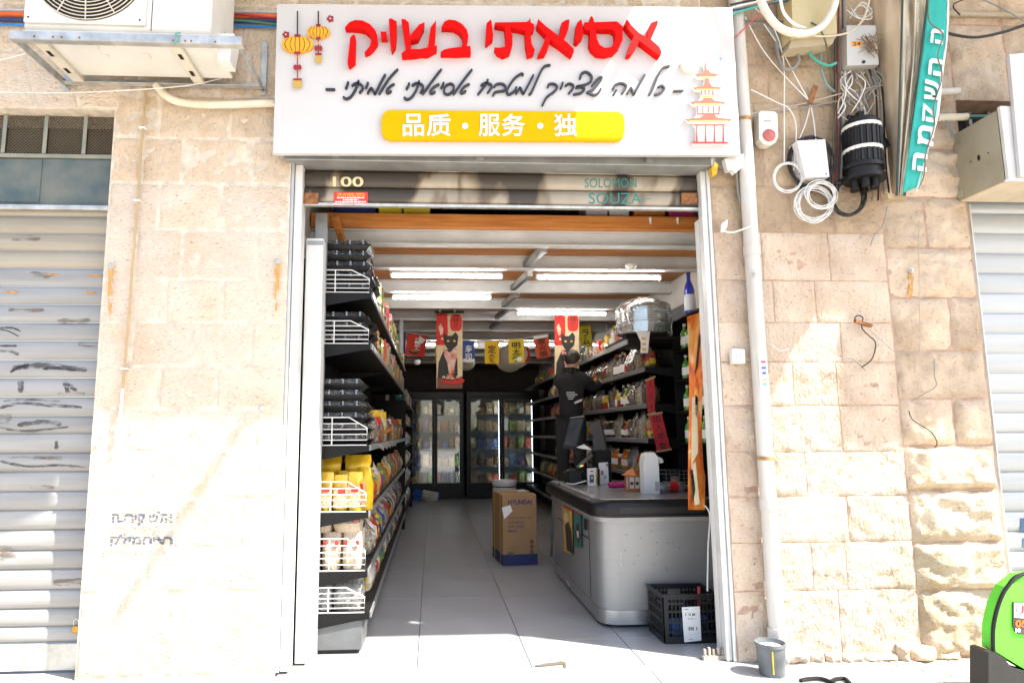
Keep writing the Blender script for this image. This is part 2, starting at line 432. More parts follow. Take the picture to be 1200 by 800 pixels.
def stone(x0, x1, z0, z1, amp, m, g=.005, y=0.0, fine=.019, bulge=0.0, shear=0.0, fr=9.0):
    """one block: rough grid face, set-back arrises, shallow sides"""
    NST[0] += 1; sd_ = NST[0] * 3.17
    x0 += g; x1 -= g; z0 += g * .8; z1 -= g * .8
    nx = max(4, min(34, round((x1 - x0) / fine))); nz = max(4, min(22, round((z1 - z0) / fine)))
    mb = MB(); W, H = x1 - x0, z1 - z0
    off = R.uniform(-.006, .006)
    def fn(u, v):
        e = min(u * W, (1 - u) * W, v * H, (1 - v) * H)
        k = min(1.0, e / (.014 if bulge == 0 else .03))
        px, pz = x0 + u * W + shear * (v - .5) * H, z0 + v * H
        if 0 < u < 1: px += noise.noise((px * 30, sd_, pz * 30)) * .004
        wob = noise.noise((px * 9 + sd_, 1.7, pz * 9)) * .007 + noise.noise((px * 31, sd_, pz * 31)) * .003
        d = noise.fractal((px * fr, sd_, pz * fr * 1.25), 1.0, 2.1, 4) * amp * .7
        d -= noise.turbulence((px * 24, sd_ + 4, pz * 34), 3, True) * amp * .5
        if bulge: d += (noise.turbulence((px * 4.5, sd_, pz * 5.5), 4, True) - .25) * .05
        b = bulge * (1 - (2 * u - 1) ** 8) * (1 - (2 * v - 1) ** 8)
        if u in (0, 1): px += wob
        if v in (0, 1): pz += wob
        return (px, y + (.002 if bulge == 0 else .009) + (off * .5 - .009 - d - b) * k, pz)
    mb.sheet(fn, nx, nz)
    N = (nx + 1) * (nz + 1)
    ring = [i for i in range(nx + 1)] + [(j + 1) * (nx + 1) - 1 for j in range(1, nz + 1)] + \
           [nz * (nx + 1) + i for i in range(nx - 1, -1, -1)] + [j * (nx + 1) for j in range(nz - 1, 0, -1)]
    back = []
    for i in ring:
        v = mb.v[i]; mb.v.append((v[0], y + .03, v[2])); back.append(len(mb.v) - 1)
    for k in range(len(ring)):
        a, b = ring[k], ring[(k + 1) % len(ring)]
        mb.f.append((a, b, back[(k + 1) % len(ring)], back[k]))
    return mb.build('stone', m, fac, smooth=True)

def course(rows, joints, xa, xb, px_ref, m_fn, amp_fn):
    for k in range(len(rows) - 1):
        zt, zb = U(px_ref, rows[k]).z, U(px_ref, rows[k + 1]).z
        if k == len(rows) - 2: zb = 0.0
        ym = (rows[k] + rows[k + 1]) / 2
        xs = [xa] + [U(j, ym).x for j in joints[k]] + [xb]
        for i in range(len(xs) - 1): stone(xs[i], xs[i + 1], zb, zt, amp_fn(k), m_fn(k))
rowsL = [-45, 5, 60, 112, 162, 215, 269, 327, 377, 429, 478, 529, 585, 641, 694, 748]
jL = [[190, 265], [170, 240], [165, 225, 292], [187, 270], [167, 214, 295], [186, 258], [159, 213, 300], [194, 260], [154, 223, 294], [186, 253],
      [148, 214, 300], [176, 252], [140, 205, 282], [170, 240], [135, 210, 300]]
course(rowsL, jL, XL0, XL1, 220, lambda k: STONE_T if k < 5 else STONE, lambda k: .013 if k < 5 else (.008 if k < 10 else .014))
rowsR = [-20, 25, 78, 122, 166, 219, 273, 329, 378, 424, 475, 529, 581, 635, 691, 747]
jR = [[900, 960], [884, 955], [900, 985], [884, 938, 1000], [893, 970], [884, 926, 1037 - 60], [893, 972], [907, 956], [897, 986], [930, 981],
      [905, 986], [905, 945], [908, 994], [911, 952, 992], [913, 984]]
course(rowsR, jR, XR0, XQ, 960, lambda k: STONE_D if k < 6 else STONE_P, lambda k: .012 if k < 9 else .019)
rowsQ = [-30, 60, 120, 176, 232, 291, 349, 411, 467, 522, 574, 635, 691, 744]
jQ = [[], [1085], [], [], [1085], [], [1114], [], [1119], [], [], [], []]
for k in range(len(rowsQ) - 1):
    zt, zb = U(1100, rowsQ[k]).z, U(1100, rowsQ[k + 1]).z
    if k == len(rowsQ) - 2: zb = 0
    ym = (rowsQ[k] + rowsQ[k + 1]) / 2
    xs = [XQ] + [U(j, ym).x for j in jQ[k]] + [XR1]
    for i in range(len(xs) - 1): stone(xs[i], xs[i + 1], zb, zt, .02, STONE_R, .008, -.004, .022, .016 if k < 8 else .03, fr=7)
xa = XR0 + .28
for x in range(8):                                  # irregular plinth stones along the foot of the right pier
    w_ = R.uniform(.08, .26)
    stone(xa, xa + w_, -.02, R.uniform(.04, .115), .035, STONE_R, .002, R.uniform(-.04, -.01), .014, .03, fr=12); xa += w_ * .97
# arch stones over the left shutter and blocks above it
zb, zt = ZLL, U(60, 60).z
for i in range(7): stone(XL0 - .29 - i * .285, XL0 - .005 - i * .285, zb, zt, .010, STONE, shear=-.28 + .02 * i)
for k, (ya, yb) in enumerate(((60, 5), (5, -45))):
    for i in range(4): stone(XL0 - .42 - i * .41 - .0, XL0 - .01 - i * .41, U(60, ya).z, U(60, yb).z, .012, STONE_T)
# rough blocks over the right shutter
zs = [ZRL, U(1160, 30).z, U(1160, -40).z]
for k in range(2):
    for i in range(3): stone(XR1 + i * .44, XR1 + .44 + i * .44, zs[k], zs[k + 1], .022, STONE_R, .008, -.004, .024, .02, fr=6)
# blocks over the shop sign
for i in range(7):
    w = (XR0 - XL1) / 7
    stone(XL1 + i * w, XL1 + (i + 1) * w, U(600, 60).z, U(600, 5).z, .01, STONE_T)
    stone(XL1 + i * w, XL1 + (i + 1) * w, U(600, 5).z, U(600, -50).z, .012, STONE_T)

# rust runs under the wall bolts
def runs(px, py, ln, k, parent=fac):
    pts = []
    for i in range(7): pts.append((px - 3.2 + R.uniform(-1, 1) + i * .1, py + ln * i / 6))
    for i in range(7): pts.append((px + 3.2 + R.uniform(-1, 1) - (6 - i) * .5, py + ln * (6 - i) / 6))
    MB().prism([U(x, y, -.034) for x, y in pts], (0, .001, 0)).build('rust_stain', patchy('rust_stain', (.55, .30, .08), 45, .48, .12, (1, 1, .4)), parent)

# ------------------------------------------------------------------ shop room
room = bpy.data.objects.new('shop_room_walls', None); COL.objects.link(room); tag(room, kind='structure'); ROOTS.append(room)
MB().box(-1.1, -.98, .38, 11.9, -.1, 4.4).build('wall', PLASTER, room)
MB().box(2.62, 2.75, .182, 11.9, -.1, 4.4).build('wall', PLASTER, room)
MB().box(-1.1, 2.75, 11.82, 11.95, -.1, 4.4).build('wall', DARKWALL, room)
MB().box(XR0 + .01, 2.62, .182, .215, -.1, 4.4).build('wall', PLASTER, room)
MB().box(-1.2, 2.85, .02, 12, 4.41, 4.55).build('roof_slab', CONC, room)

WOOD = mat('pine_boards', (.52, .21, .045), .5, scale=5, col2=(.36, .12, .025), stretch=(.6, 9, 9), rnd=.12, bump=.1)
BEAM = mat('grey_painted_steel', (.52, .53, .53), .5, .0, var=.12, scale=5, bump=.12, bscale=60)
loft = thing('loft_platform', 'pine board loft carried on grey steel beams across the shop ceiling', 'platform')
ZB = 3.0
DS = [5.25, 6.02, 7.05, 8.0, 8.86, 9.8, 10.8, 11.9, 13.1, 14.4]
for d in DS:
    y = d - 4.5; b = MB()
    b.box(-.97, 2.61, y - .005, y + .005, ZB + .012, ZB + .112); b.box(-.97, 2.61, y - .045, y + .045, ZB, ZB + .0118); b.box(-.97, 2.61, y - .045, y + .045, ZB + .1122, ZB + .124)
    b.build('beam', BEAM, loft)
for i in range(24):                                 # boards run across, each its own plank
    y0 = .68 + i * .46
    for h in range(4):
        yy = y0 + h * .115
        MB().box(-.975, 2.615, yy + .002, yy + .112, ZB + .126, ZB + .156 + R.uniform(-.002, .002), .003).build('plank', WOOD, loft)
MB().box(-.97, 2.61, .655, .677, ZB + .126, ZB + .24, .004).build('edge_board', WOOD, loft)
for i in range(5):                                  # short stays between the beams
    MB().bar((.95, DS[i + 1] - 4.5 - (.7 if i else .55), ZB + .05), (.86, DS[i + 1] - 4.5, ZB + .05), .05, .06).build('stay', GREY_MET, loft)
for s in (-.2,): MB().bar((-.42, 4.3, ZB), (-.42, 4.3, 2.55), .05, .05).build('hanger', GREY_MET, loft)

# unseen canopy added over the street, edge and holes cut to shape the sunlight
ZC = 5.25
def up(px, py, Y=0.0):
    p = U(px, py, Y); t = (ZC - p.z) / -SUN.z; q = p - SUN * t
    return Vector((q.x, q.y, ZC))
edge = [up(-700, 560), up(40, 560), up(100, 530), up(105, 492), up(338, 500), up(344, 420), up(455, 414), up(470, 418), up(480, 404), up(505, 402), up(520, 412), up(600, 422), up(836, 424), up(842, 500), up(905, 468), up(925, 418), up(952, 372), up(985, 374), up(982, 515),
        up(1010, 535), up(1060, 520), up(1125, 520), up(1150, 560), up(1210, 575), up(1800, 575)]
outer = [Vector((-7, .02, ZC))] + edge + [Vector((10, .02, ZC))]
outer = [outer[0]] + [p for p in edge] + [outer[-1]]
SY = -.19
holes = [[up(746, 2, SY), up(725, 40, SY), up(700, 95, SY), up(673, 131, SY), up(655, 176, SY), up(842, 178, SY), up(842, 205), up(872, 262, 0), up(893, 262), up(884, 184, SY), up(876, 100, SY), up(866, 76, SY),
          up(846, 58, SY), up(832, 30, SY), up(822, 2, SY)],
         [up(838, 4, SY), up(846, 30, SY), up(862, 44, SY), up(858, 4, SY)]]
can = thing('unseen_shade_awning', 'unseen pale fabric awning added above the shop fronts to shape the sunlight', 'awning')
FAB = mat('awning_fabric', (.45, .41, .34), .95, var=.15)
MB().prism(outer, (0, 0, .004), holes).build('fabric', FAB, can)
for i in range(3):
    pass
a_, b_ = up(283, 505), up(128, 742)
MB().tube([a_ + Vector((0, 0, .04)), b_ + Vector((0, 0, .04))], .038, 10).build('shadow_pole', GREY_MET, can)  # unseen pole added to throw the diagonal shadow on the left pier
for i in range(3):
    MB().tube([(-3 + i * 4, .0, ZC + .03), (-3 + i * 4, -1.0, ZC + .03)], .02, 8).build('rafter', GREY_MET, can)
# ------------------------------------------------------------------ shutters
def slat_mesh(x0, x1, zb, zt, y, name, material, parent, dep=.016):
    """one curved interlocking slat, extruded along x"""
    H = zt - zb
    prof = [(0, .0), (.05, -.004), (.12, -dep * .7), (.3, -dep), (.55, -dep), (.8, -dep * .8), (.93, -dep * .3), (.96, .003), (1.0, .006), (1.0, .012), (0, .012)]
    mb = MB(); n = len(prof); vs_ = []
    for x in (x0, x1): vs_ += [(x, y + d, zb + v * H) for v, d in prof]
    fs = [(i, (i + 1) % n, n + (i + 1) % n, n + i) for i in range(n)]
    return mb.add(vs_, fs).build(name, material, parent, smooth=True)
SHUT = mat('shutter_paint', (.33, .335, .335), .5, .15, scale=2.5, col2=(.26, .26, .255), stretch=(.5, 1, 7), rnd=.05, bump=.05)
SHUT_B = mat('dirty_shutter_paint', (.36, .33, .27), .55, .15, scale=2.5, col2=(.29, .25, .19), stretch=(.5, 1, 7), rnd=.06, bump=.05)
SPRAY = patchy('black_spray_paint', (.04, .04, .045), 40, .36, .14)
YS = .15
ls = thing('roller_shutter', 'closed pale grey roller shutter left of the stone pier, with black paint scrawls', 'shutter')
ysl = [253.6, 274, 294, 314.5, 336, 357, 378, 399.5, 422, 443, 465, 487, 507, 530, 552, 575, 597, 620, 644, 666, 690, 712, 733, 752]
prev = U(60, 240, YS).z
for k, yy in enumerate(ysl):
    z = U(60, yy, YS).z
    slat_mesh(-4.2, XL0 + .02, z + .0015, prev - .0015, YS, 'slat', SHUT_B if k < 4 else SHUT, ls)
    prev = z
MB().box(-4.2, XL0 + .01, YS - .02, YS + .02, .012, prev - .003, .004).build('bottom_bar', GALV, ls)
for k, (px, py, wd) in enumerate(((60, 322, 18), (110, 323, 20), (105, 343, 16), (12, 342, 18))):
    MB().prism([U(px - wd / 2, py, YS - .019), U(px, py - 1.5, YS - .019), U(px + wd / 2, py - .5, YS - .019), U(px + wd / 2 - 2, py + 1.5, YS - .019), U(px - wd / 3, py + 1, YS - .019)], (0, .001, 0)).build('rust_streak', mat('rust_streak', (.50, .26, .09), .8, var=.4, scale=50), ls)
def scrawl(pts, w, parent, Y, m=SPRAY, name='paint_mark'):
    """soft-edged hand-brushed paint as a flat ribbon"""
    P = bez([U(x, y, Y) for x, y in pts], 5); mb = MB(); L = []; Rr = []
    for i, p in enumerate(P):
        d = (P[min(i + 1, len(P) - 1)] - P[max(i - 1, 0)]); n = Vector((-d.z, 0, d.x)).normalized()
        ww = w * (.75 + .5 * noise.noise((p.x * 40, p.z * 40, 3))) * (.5 if i in (0, len(P) - 1) else 1)
        L.append(p + n * ww); Rr.append(p - n * ww)
    mb.add(L + Rr, [(i, i + 1, len(P) + i + 1, len(P) + i) for i in range(len(P) - 1)])
    return mb.build(name, m, parent, fix=False)
yb = YS - .0185
SM = patchy('smeared_black_paint', (.07, .07, .075), 34, .5, .18, (.5, 1, 1.6))
scrawl([(0, 384), (14, 384), (24, 388)], .006, ls, yb); scrawl([(0, 386), (10, 388), (22, 394)], .005, ls, yb)
scrawl([(0, 405), (12, 405), (20, 405)], .007, ls, yb); scrawl([(0, 411), (12, 412), (22, 415)], .012, ls, yb, SM)
scrawl([(14, 432), (30, 429), (50, 428), (80, 431), (102, 433)], .022, ls, yb, SM); scrawl([(12, 436), (22, 430), (34, 428)], .012, ls, yb); scrawl([(50, 432), (70, 431), (88, 434)], .013, ls, yb)
scrawl([(24, 446), (24, 460)], .03, ls, yb, SM); scrawl([(76, 445), (78, 454), (80, 462)], .02, ls, yb, SM); scrawl([(80, 450), (90, 458)], .016, ls, yb, SM)
scrawl([(0, 478), (24, 472), (50, 474), (96, 477)], .013, ls, yb, SM); scrawl([(4, 470), (30, 468), (70, 470)], .008, ls, yb, SM)
scrawl([(20, 498), (50, 494), (72, 497)], .018, ls, yb, SM); scrawl([(0, 501), (30, 505), (80, 500)], .01, ls, yb, SM); scrawl([(66, 516), (66, 526)], .015, ls, yb, SM)
scrawl([(0, 540), (30, 546), (70, 545), (100, 548)], .01, ls, yb, SM)
GRIME = patchy('shutter_grime', (.16, .13, .10), 14, .56, .14, (.5, 1, 3))
for k in range(14):
    xx, yy = R.uniform(0, 118), R.uniform(262, 690); scrawl([(xx - R.uniform(8, 25), yy), (xx, yy + R.uniform(-1, 1)), (xx + R.uniform(8, 25), yy)], R.uniform(.01, .03), ls, yb - .0005 - k * .00003, GRIME, 'grime')
pl = thing('padlock', 'brass padlock hanging at the foot of the closed left shutter', 'padlock')
c = U(89, 735, YS - .045)
MB().box(c.x - .022, c.x + .022, c.y - .011, c.y + .011, c.z - .03, c.z + .015, .004).build('body', mat('brass', (.40, .25, .07), .35, .9, var=.2), pl)
MB().tube(bez([(c.x - .014, c.y, c.z + .014), (c.x - .014, c.y, c.z + .04), (c.x, c.y, c.z + .055), (c.x + .014, c.y, c.z + .04), (c.x + .014, c.y, c.z + .014)], 4), .004, 6).build('shackle', GALV, pl, True)
# transom over the left shutter
GREEN = mat('weathered_green_paint', (.06, .095, .105), .6, .1, scale=5, col2=(.15, .16, .14), bump=.15, bscale=20)
tr = thing('transom_grille', 'blue green steel transom with wire mesh panes above the left shutter', 'grille')
z0, z1 = U(60, 241, .1).z, U(60, 186, .1).z
MB().box(-4.2, XL0 + .0, .10, .13, z0, z1, .004).build('header_plate', GREEN, tr)
MB().box(-4.2, U(48, 210, .098).x, .094, .0985, z0 + .02, z1 - .01, .001).build('header_plate', GREEN, tr)
MB().box(-4.2, XL0 + .0, .07, .11, z0 - .035, z0 - .002, .004).build('drip_rail', GALV, tr)
FR = mat('weathered_green_frame', (.20, .23, .20), .6, .2, scale=9, col2=(.30, .28, .22))
z2 = U(60, 131, .1).z
for z in (z1 + .002, z2 - .03): MB().box(-4.2, XL0, .085, .125, z, z + .028, .003).build('rail', FR, tr)
for px in (-92, -44, 7, 55, 101): x = U(px, 158, .1).x; MB().box(x - .013, x + .013, .08, .084, z1 + .03, z2 - .031).build('mullion', FR, tr)
def mesh_net(x0, x1, za, zb_, y, s, r, name, material, parent):
    mb = MB(); H = zb_ - za; x = x0 - H
    while x < x1:
        for sg in (1, -1):
            a = Vector((x, y, za if sg > 0 else zb_)); b = Vector((x + H, y, zb_ if sg > 0 else za))
            t0_, t1_ = max(0, (x0 - x) / H), min(1, (x1 - x) / H)
            if t1_ > t0_: mb.bar(a + (b - a) * t0_, a + (b - a) * t1_, r, r)
        x += s
    return mb.build(name, material, parent)
xs = [U(p, 158, .1).x for p in (-44, 7, 55, 101, 134)]
for i in range(4): mesh_net(xs[i] + .013, min(xs[i + 1], XL0) - .013, z1 + .03, z2 - .03, .105, .024, .0042, 'wire_mesh', mat('brown_wire', (.15, .12, .08), .7, .3), tr)
MB().box(-4.2, XL0, .3, .32, z0, z2 + .02).build('back_plate', mat('dark_brown_plate', (.05, .045, .035), .9), tr)  # plain dark brown plate behind the mesh panes

# right neighbour's shutter
rs = thing('roller_shutter', 'closed white roller shutter at the right edge beyond the rock-faced quoin', 'shutter')
YR = .13
SHW = mat('white_shutter_paint', (.46, .48, .49), .42, .15, scale=2.5, col2=(.40, .42, .43), stretch=(.5, 1, 7), rnd=.05)
ysr = [250.5 + 23.2 * i for i in range(22)]
prev = U(1190, 236, YR).z
for yy in ysr:
    z = U(1190, yy, YR).z
    if z < .05: break
    slat_mesh(XR1 + .075, 5.9, z + .0015, prev - .0015, YR, 'slat', SHW, rs, .014); prev = z
MB().box(XR1 + .075, 5.9, YR - .02, YR + .02, .01, prev - .003, .004).build('bottom_bar', GALV, rs)
OLDST = mat('worn_steel_channel', (.24, .21, .17), .6, .4, scale=8, col2=(.34, .31, .27), bump=.1)
zt_ = U(1130, 238, .05).z
MB().box(XR1 + .002, XR1 + .034, .02, .17, .002, zt_, .003).build('guide_rail', OLDST, rs)
MB().box(XR1 + .037, XR1 + .078, .06, .17, .002, zt_, .003).build('guide_rail', WHITE_MET, rs)
MB().box(XR1, 5.9, .2, .3, ZRL - .5, ZRL).build('shutter_box', mat('painted_gap_shade', (.03, .028, .025), .9), rs)  # dark panel: shade in the gap over the shutter, put in as colour
for px in (1142, 1165, 1195): x = U(px, 125, .1).x; MB().box(x - .012, x + .012, .15, .18, ZRL - .3, ZRL - .01).build('bracket', OLDST, rs)
mk = fpoly([(1196, 607), (1215, 606), (1215, 622), (1196, 622)], YR - .018, .001, mat('blue_paint_mark', (.05, .12, .25), .6), rs, 'paint_mark'); fpoly([(1198, 630), (1215, 630), (1215, 641), (1199, 641)], YR - .018, .001, mat('blue_paint_mark'), rs, 'paint_mark')

# the shop's own shutter, rolled up
ss = thing('roller_shutter', 'rolled up brown mural painted roller shutter over the open shop doorway', 'shutter')
sm_ = bpy.data.materials.new('mural_shutter'); sm_.use_nodes = True; n_, l_ = sm_.node_tree.nodes, sm_.node_tree.links
tcn = n_.new("ShaderNodeTexCoord"); mp = n_.new("ShaderNodeMapping"); mp.inputs["Rotation"].default_value = (0, math.radians(-38), 0)
wv = n_.new("ShaderNodeTexNoise"); wv.inputs["Scale"].default_value = 2.2; wv.inputs["Detail"].default_value = 3; wv.inputs["Distortion"].default_value = .6; mp.inputs[3].default_value = (1, 1, .35)
cr = n_.new("ShaderNodeValToRGB"); e = cr.color_ramp.elements
e[0].position, e[0].color = .45, (.06, .05, .04, 1); e[1].position, e[1].color = .51, (.33, .28, .21, 1)
e2 = e.new(.475); e2.color = (.17, .13, .09, 1); e3 = e.new(.66); e3.color = (.40, .37, .32, 1)
l_.new(tcn.outputs["Object"], mp.inputs[0]); l_.new(mp.outputs[0], wv.inputs[0]); l_.new(wv.outputs["Fac"], cr.inputs[0]); l_.new(cr.outputs[0], n_["Principled BSDF"].inputs["Base Color"])
n_["Principled BSDF"].inputs["Roughness"].default_value = .45; n_["Principled BSDF"].inputs["Metallic"].default_value = .25
YH = .10
xa, xb = U(352, 220, YH).x, U(823, 220, YH).x
zz = [U(590, y, YH).z for y in (180, 203, 222, 241)]
for k in range(3): slat_mesh(xa, xb, zz[k + 1] + .002, zz[k] - .002, YH, 'slat', sm_, ss, .02)
MB().box(xa, xb, YH - .026, YH + .02, zz[3] - .022, zz[3] - .001, .004).build('bottom_bar', ALU, ss)
for px in (362, 807):
    a, b = U(px - 9, 226, YH - .03), U(px + 11, 239, YH - .03)
    MB().box(a.x, b.x, YH - .034, YH - .024, b.z, a.z, .003).build('lock_plate', RUST, ss)
cream = mat('cream_marker', (.72, .62, .38), .6, var=.1); tealm = mat('teal_marker', (.03, .20, .18), .6, var=.1)
YT = YH - .0215
ftext('100', 390, 207, 426, 219, YT, cream, ss, 'painted_number', .02)
ftext('SOLOMON', 685, 209, 746, 220, YT, tealm, ss, 'signature', .0)
ftext('SOUZA', 690, 226, 752, 239, YT, tealm, ss, 'signature', .0); scrawl([(750, 233), (764, 233)], .003, ss, YT, tealm, 'signature')
stk = fpoly([(391, 225), (431, 225), (431, 241), (391, 241)], YT - .002, .002, mat('red_sticker', (.62, .05, .03), .5, var=.05), ss, 'sticker')
wht = mat('white_print', (.8, .8, .78), .5, var=0); yel = mat('yellow_print', (.75, .55, .03), .5, var=0)
ftext('בית תריסים הסורג', 395, 226.5, 427, 230, YT - .003, yel, ss, 'sticker_text', .01)
for yy, x0, x1 in ((231, 395, 427), (233.4, 402, 420), (235.8, 393, 429), (238.2, 396, 426)):
    x = x0
    while x < x1:
        w_ = R.uniform(1.5, 4.5); rect_ = [(x, yy), (min(x + w_, x1), yy), (min(x + w_, x1), yy + 1.4), (x, yy + 1.4)]; fpoly(rect_, YT - .003, .0008, wht, ss, 'sticker_print'); x += w_ + .8
MB().box(U(335, 185).x, U(845, 185).x, -.07, YH + .02, U(590, 191, -.07).z, U(590, 180, -.07).z, .004).build('header_channel', GREY_MET, ss)
# door frame rails (worn aluminium channels) either side
zt2 = U(345, 191, .0).z
fr_ = thing('door_frame', 'worn white metal door frame rails on both sides of the shop opening', 'door frame')
xl = U(336, 480, 0).x
MB().box(XL1 + .001, XL1 + .022, .005, .36, .006, zt2, .002).build('jamb_lining', ALU, fr_)
MB().box(XL1 + .024, XL1 + .078, .02, .15, .006, zt2 - .004, .004).build('guide_rail', WHITE_MET, fr_)
MB().box(XR0 - .064, XR0 - .024, .02, .09, .006, zt2 - .004, .004).build('guide_rail', WHITE_MET, fr_)
MB().box(XR0 - .022, XR0 - .001, .005, .178, .006, zt2, .002).build('jamb_lining', WHITE_MET, fr_)
MB().box(XR0 - .064, XR0 - .026, .105, .17, .006, U(815, 262, .2).z, .004).build('inner_lining', PLASTER, fr_)
po = thing('metal_post', 'tall white metal box post standing inside the left side of the doorway', 'post')
xa, xb = U(352, 520, .17).x, U(373, 520, .17).x
MB().box(xa, xb, .17, .30, .004, U(365, 279, .17).z, .005).build('post_body', WHITE_MET, po)
MB().box(xa + .035, xb + .0, .31, .36, .004, U(380, 250, .32).z, .003).build('back_channel', GREY_MET, po)
MB().box(xa + .01, xb - .0, .165, .169, U(365, 279, .17).z - .05, U(365, 279, .17).z - .02, .001).build('end_plate', GREY_MET, po)

# ------------------------------------------------------------------ shop sign
sg = thing('shop_sign', 'large white shop sign with raised red lettering above the doorway', 'sign')
SW = mat('white_acrylic', (.53, .525, .525), .4, var=.03, scale=2, spec=.3)
YF = -.19
tl, tr_, br, bl = U(325, 5, YF), U(858, 9, YF), U(868, 182, YF), U(320, 180, YF)
MB().prism([tl, tr_, br, bl], (0, .035, 0)).build('panel', SW, sg)
for p, q in ((tl, tr_), (bl, br)): MB().bar(p + Vector((0, .06, .03 if p is bl else -.03)), q + Vector((0, .06, .03 if p is bl else -.03)), .03, .02).build('back_frame', GREY_MET, sg)
for x in (-.7, .3, 1.5): MB().box(x, x + .05, -.11, .0, bl.z + .03, tl.z - .03).build('wall_bracket', GREY_MET, sg)
RED = mat('red_foam_letter', (.60, .004, .004), .65, var=.06, scale=9, spec=.08)
TH = .065
def za(pts): return [(400 + x / 9.23, 15 + y / 9.23) for x, y in pts]
def zb_(pts): return [(510 + x / 8, 15 + y / 8) for x, y in pts]
def zc_(pts): return [(640 + x / 8, 15 + y / 8) for x, y in pts]
LET = [
 ('kof', [za([(38,160),(85,105),(150,80),(230,85),(310,125),(365,185),(388,245),(390,310),(350,370),(300,415),(250,430),(310,360),(325,290),(305,225),(250,180),(180,165),(110,160)]),
          za([(130,235),(95,270),(65,545),(80,570),(145,520),(150,250)])]),
 ('vav', [za([(422,205),(488,205),(492,265),(430,268)]), za([(512,70),(540,62),(598,95),(595,250),(585,350),(545,410),(530,350)])]),
 ('shin', [za([(648,68),(690,72),(730,108),(742,250),(840,130),(900,105),(890,160),(830,280),(750,297),(748,392),(850,395),(935,375),(950,260),(965,160),(1025,85),(1020,200),(1007,360),(1035,352),(1030,390),(930,445),(870,440),(780,455),(655,462),(650,440),(705,398),(690,340)])]),
 ('bet', [zb_([(58,135),(85,85),(130,65),(190,72),(250,105),(295,155),(312,215),(300,280),(290,315),(330,312),(335,375),(200,380),(55,378),(50,370),(85,345),(160,330),(245,320),(262,270),(255,215),(225,170),(170,140),(110,135)])]),
 ('yod', [zb_([(482,100),(520,65),(530,85),(545,220),(540,240),(480,290),(472,270)])]),
 ('tav', [zb_([(560,92),(850,88),(872,80),(893,48),(895,90),(925,110),(930,150),(905,175),(892,180),(905,290),(935,350),(925,375),(870,395),(850,290),(845,166),(780,148),(703,138),(725,220),(725,300),(700,370),(640,395),(585,370),(556,325),(600,330),(650,320),(665,280),(660,200),(652,130),(565,112)])]),
 ('alef', [[(630.6,22.5),(640,31),(653,41),(665,50),(672.5,57.5),(672.5,61),(670,64.5),(657,54.5),(645,46),(637,38),(629.5,30)], [(640.5,42),(645.8,45),(642.5,56.2),(638.8,63.1),(630.6,64.4),(636.2,52.5)], [(658.1,26.9),(663.8,23.5),(667.7,23.1),(666.2,33.8),(660.5,46.5),(655.8,43.5)]]),
 ('yod', [zc_([(290,95),(325,65),(335,75),(350,190),(345,225),(300,275),(270,260),(283,150)])]),
 ('alef', [zc_([(757,58),(800,120),(870,190),(952,236),(965,150),(985,95),(1048,72),(1045,110),(982,252),(1060,320),(1082,365),(1075,400),(1050,395),(950,320),(874,262),(850,320),(800,390),(760,395),(790,300),(826,216),(790,180),(740,110)])]),
]
for nm, polys in LET:
    mb = MB()
    for q_, p in enumerate(polys): mb.prism([U(x, y, YF - TH + .0015 * q_) for x, y in p], (0, TH - .002 - .0015 * q_, 0))
    mb.build('raised_letter', RED, sg)
so = zc_([(360,90),(410,92),(415,40),(430,32),(445,60),(450,90),(665,82),(722,135),(718,260),(690,320),(640,370),(560,390),(480,380),(425,330),(410,290),(413,165),(355,150)])
si = zc_([(465,150),(620,155),(648,180),(652,230),(638,290),(608,322),(550,330),(500,300),(475,240)])
fpoly(so, YF - TH, TH - .002, RED, sg, 'raised_letter', [si])
# handwritten line
INK = mat('black_acrylic', (.018, .016, .022), .4, var=.1)
def st(off, strokes, Y=YF - .02, w=.0070):
    mb = MB()
    for s_ in strokes:
        P = bez([U(off[0] + x / 7.5, off[1] + y / 7.5, Y) for x, y in s_], 4)
        L, Rr = [], []
        for i, p in enumerate(P):
            d = (P[min(i + 1, len(P) - 1)] - P[max(i - 1, 0)]); n = Vector((-d.z, 0, d.x)).normalized() * w * (.75 if i in (0, len(P) - 1) else 1)
            L.append(p + n); Rr.append(p - n)
        N = len(P); bk_ = Vector((0, .018, 0))
        vs_ = L + Rr + [p + bk_ for p in L] + [p + bk_ for p in Rr]
        fs = []
        for i in range(N - 1):
            fs += [(i, i + 1, N + i + 1, N + i), (i, 2 * N + i, 2 * N + i + 1, i + 1), (N + i, N + i + 1, 3 * N + i + 1, 3 * N + i)]
        fs += [(0, N, 3 * N, 2 * N), (N - 1, 3 * N - 1, 4 * N - 1, 2 * N - 1)]
        mb.add(vs_, fs)
    return mb.build('script_letter', INK, sg)
A, B, C6 = (370, 70), (520, 70), (650, 65)
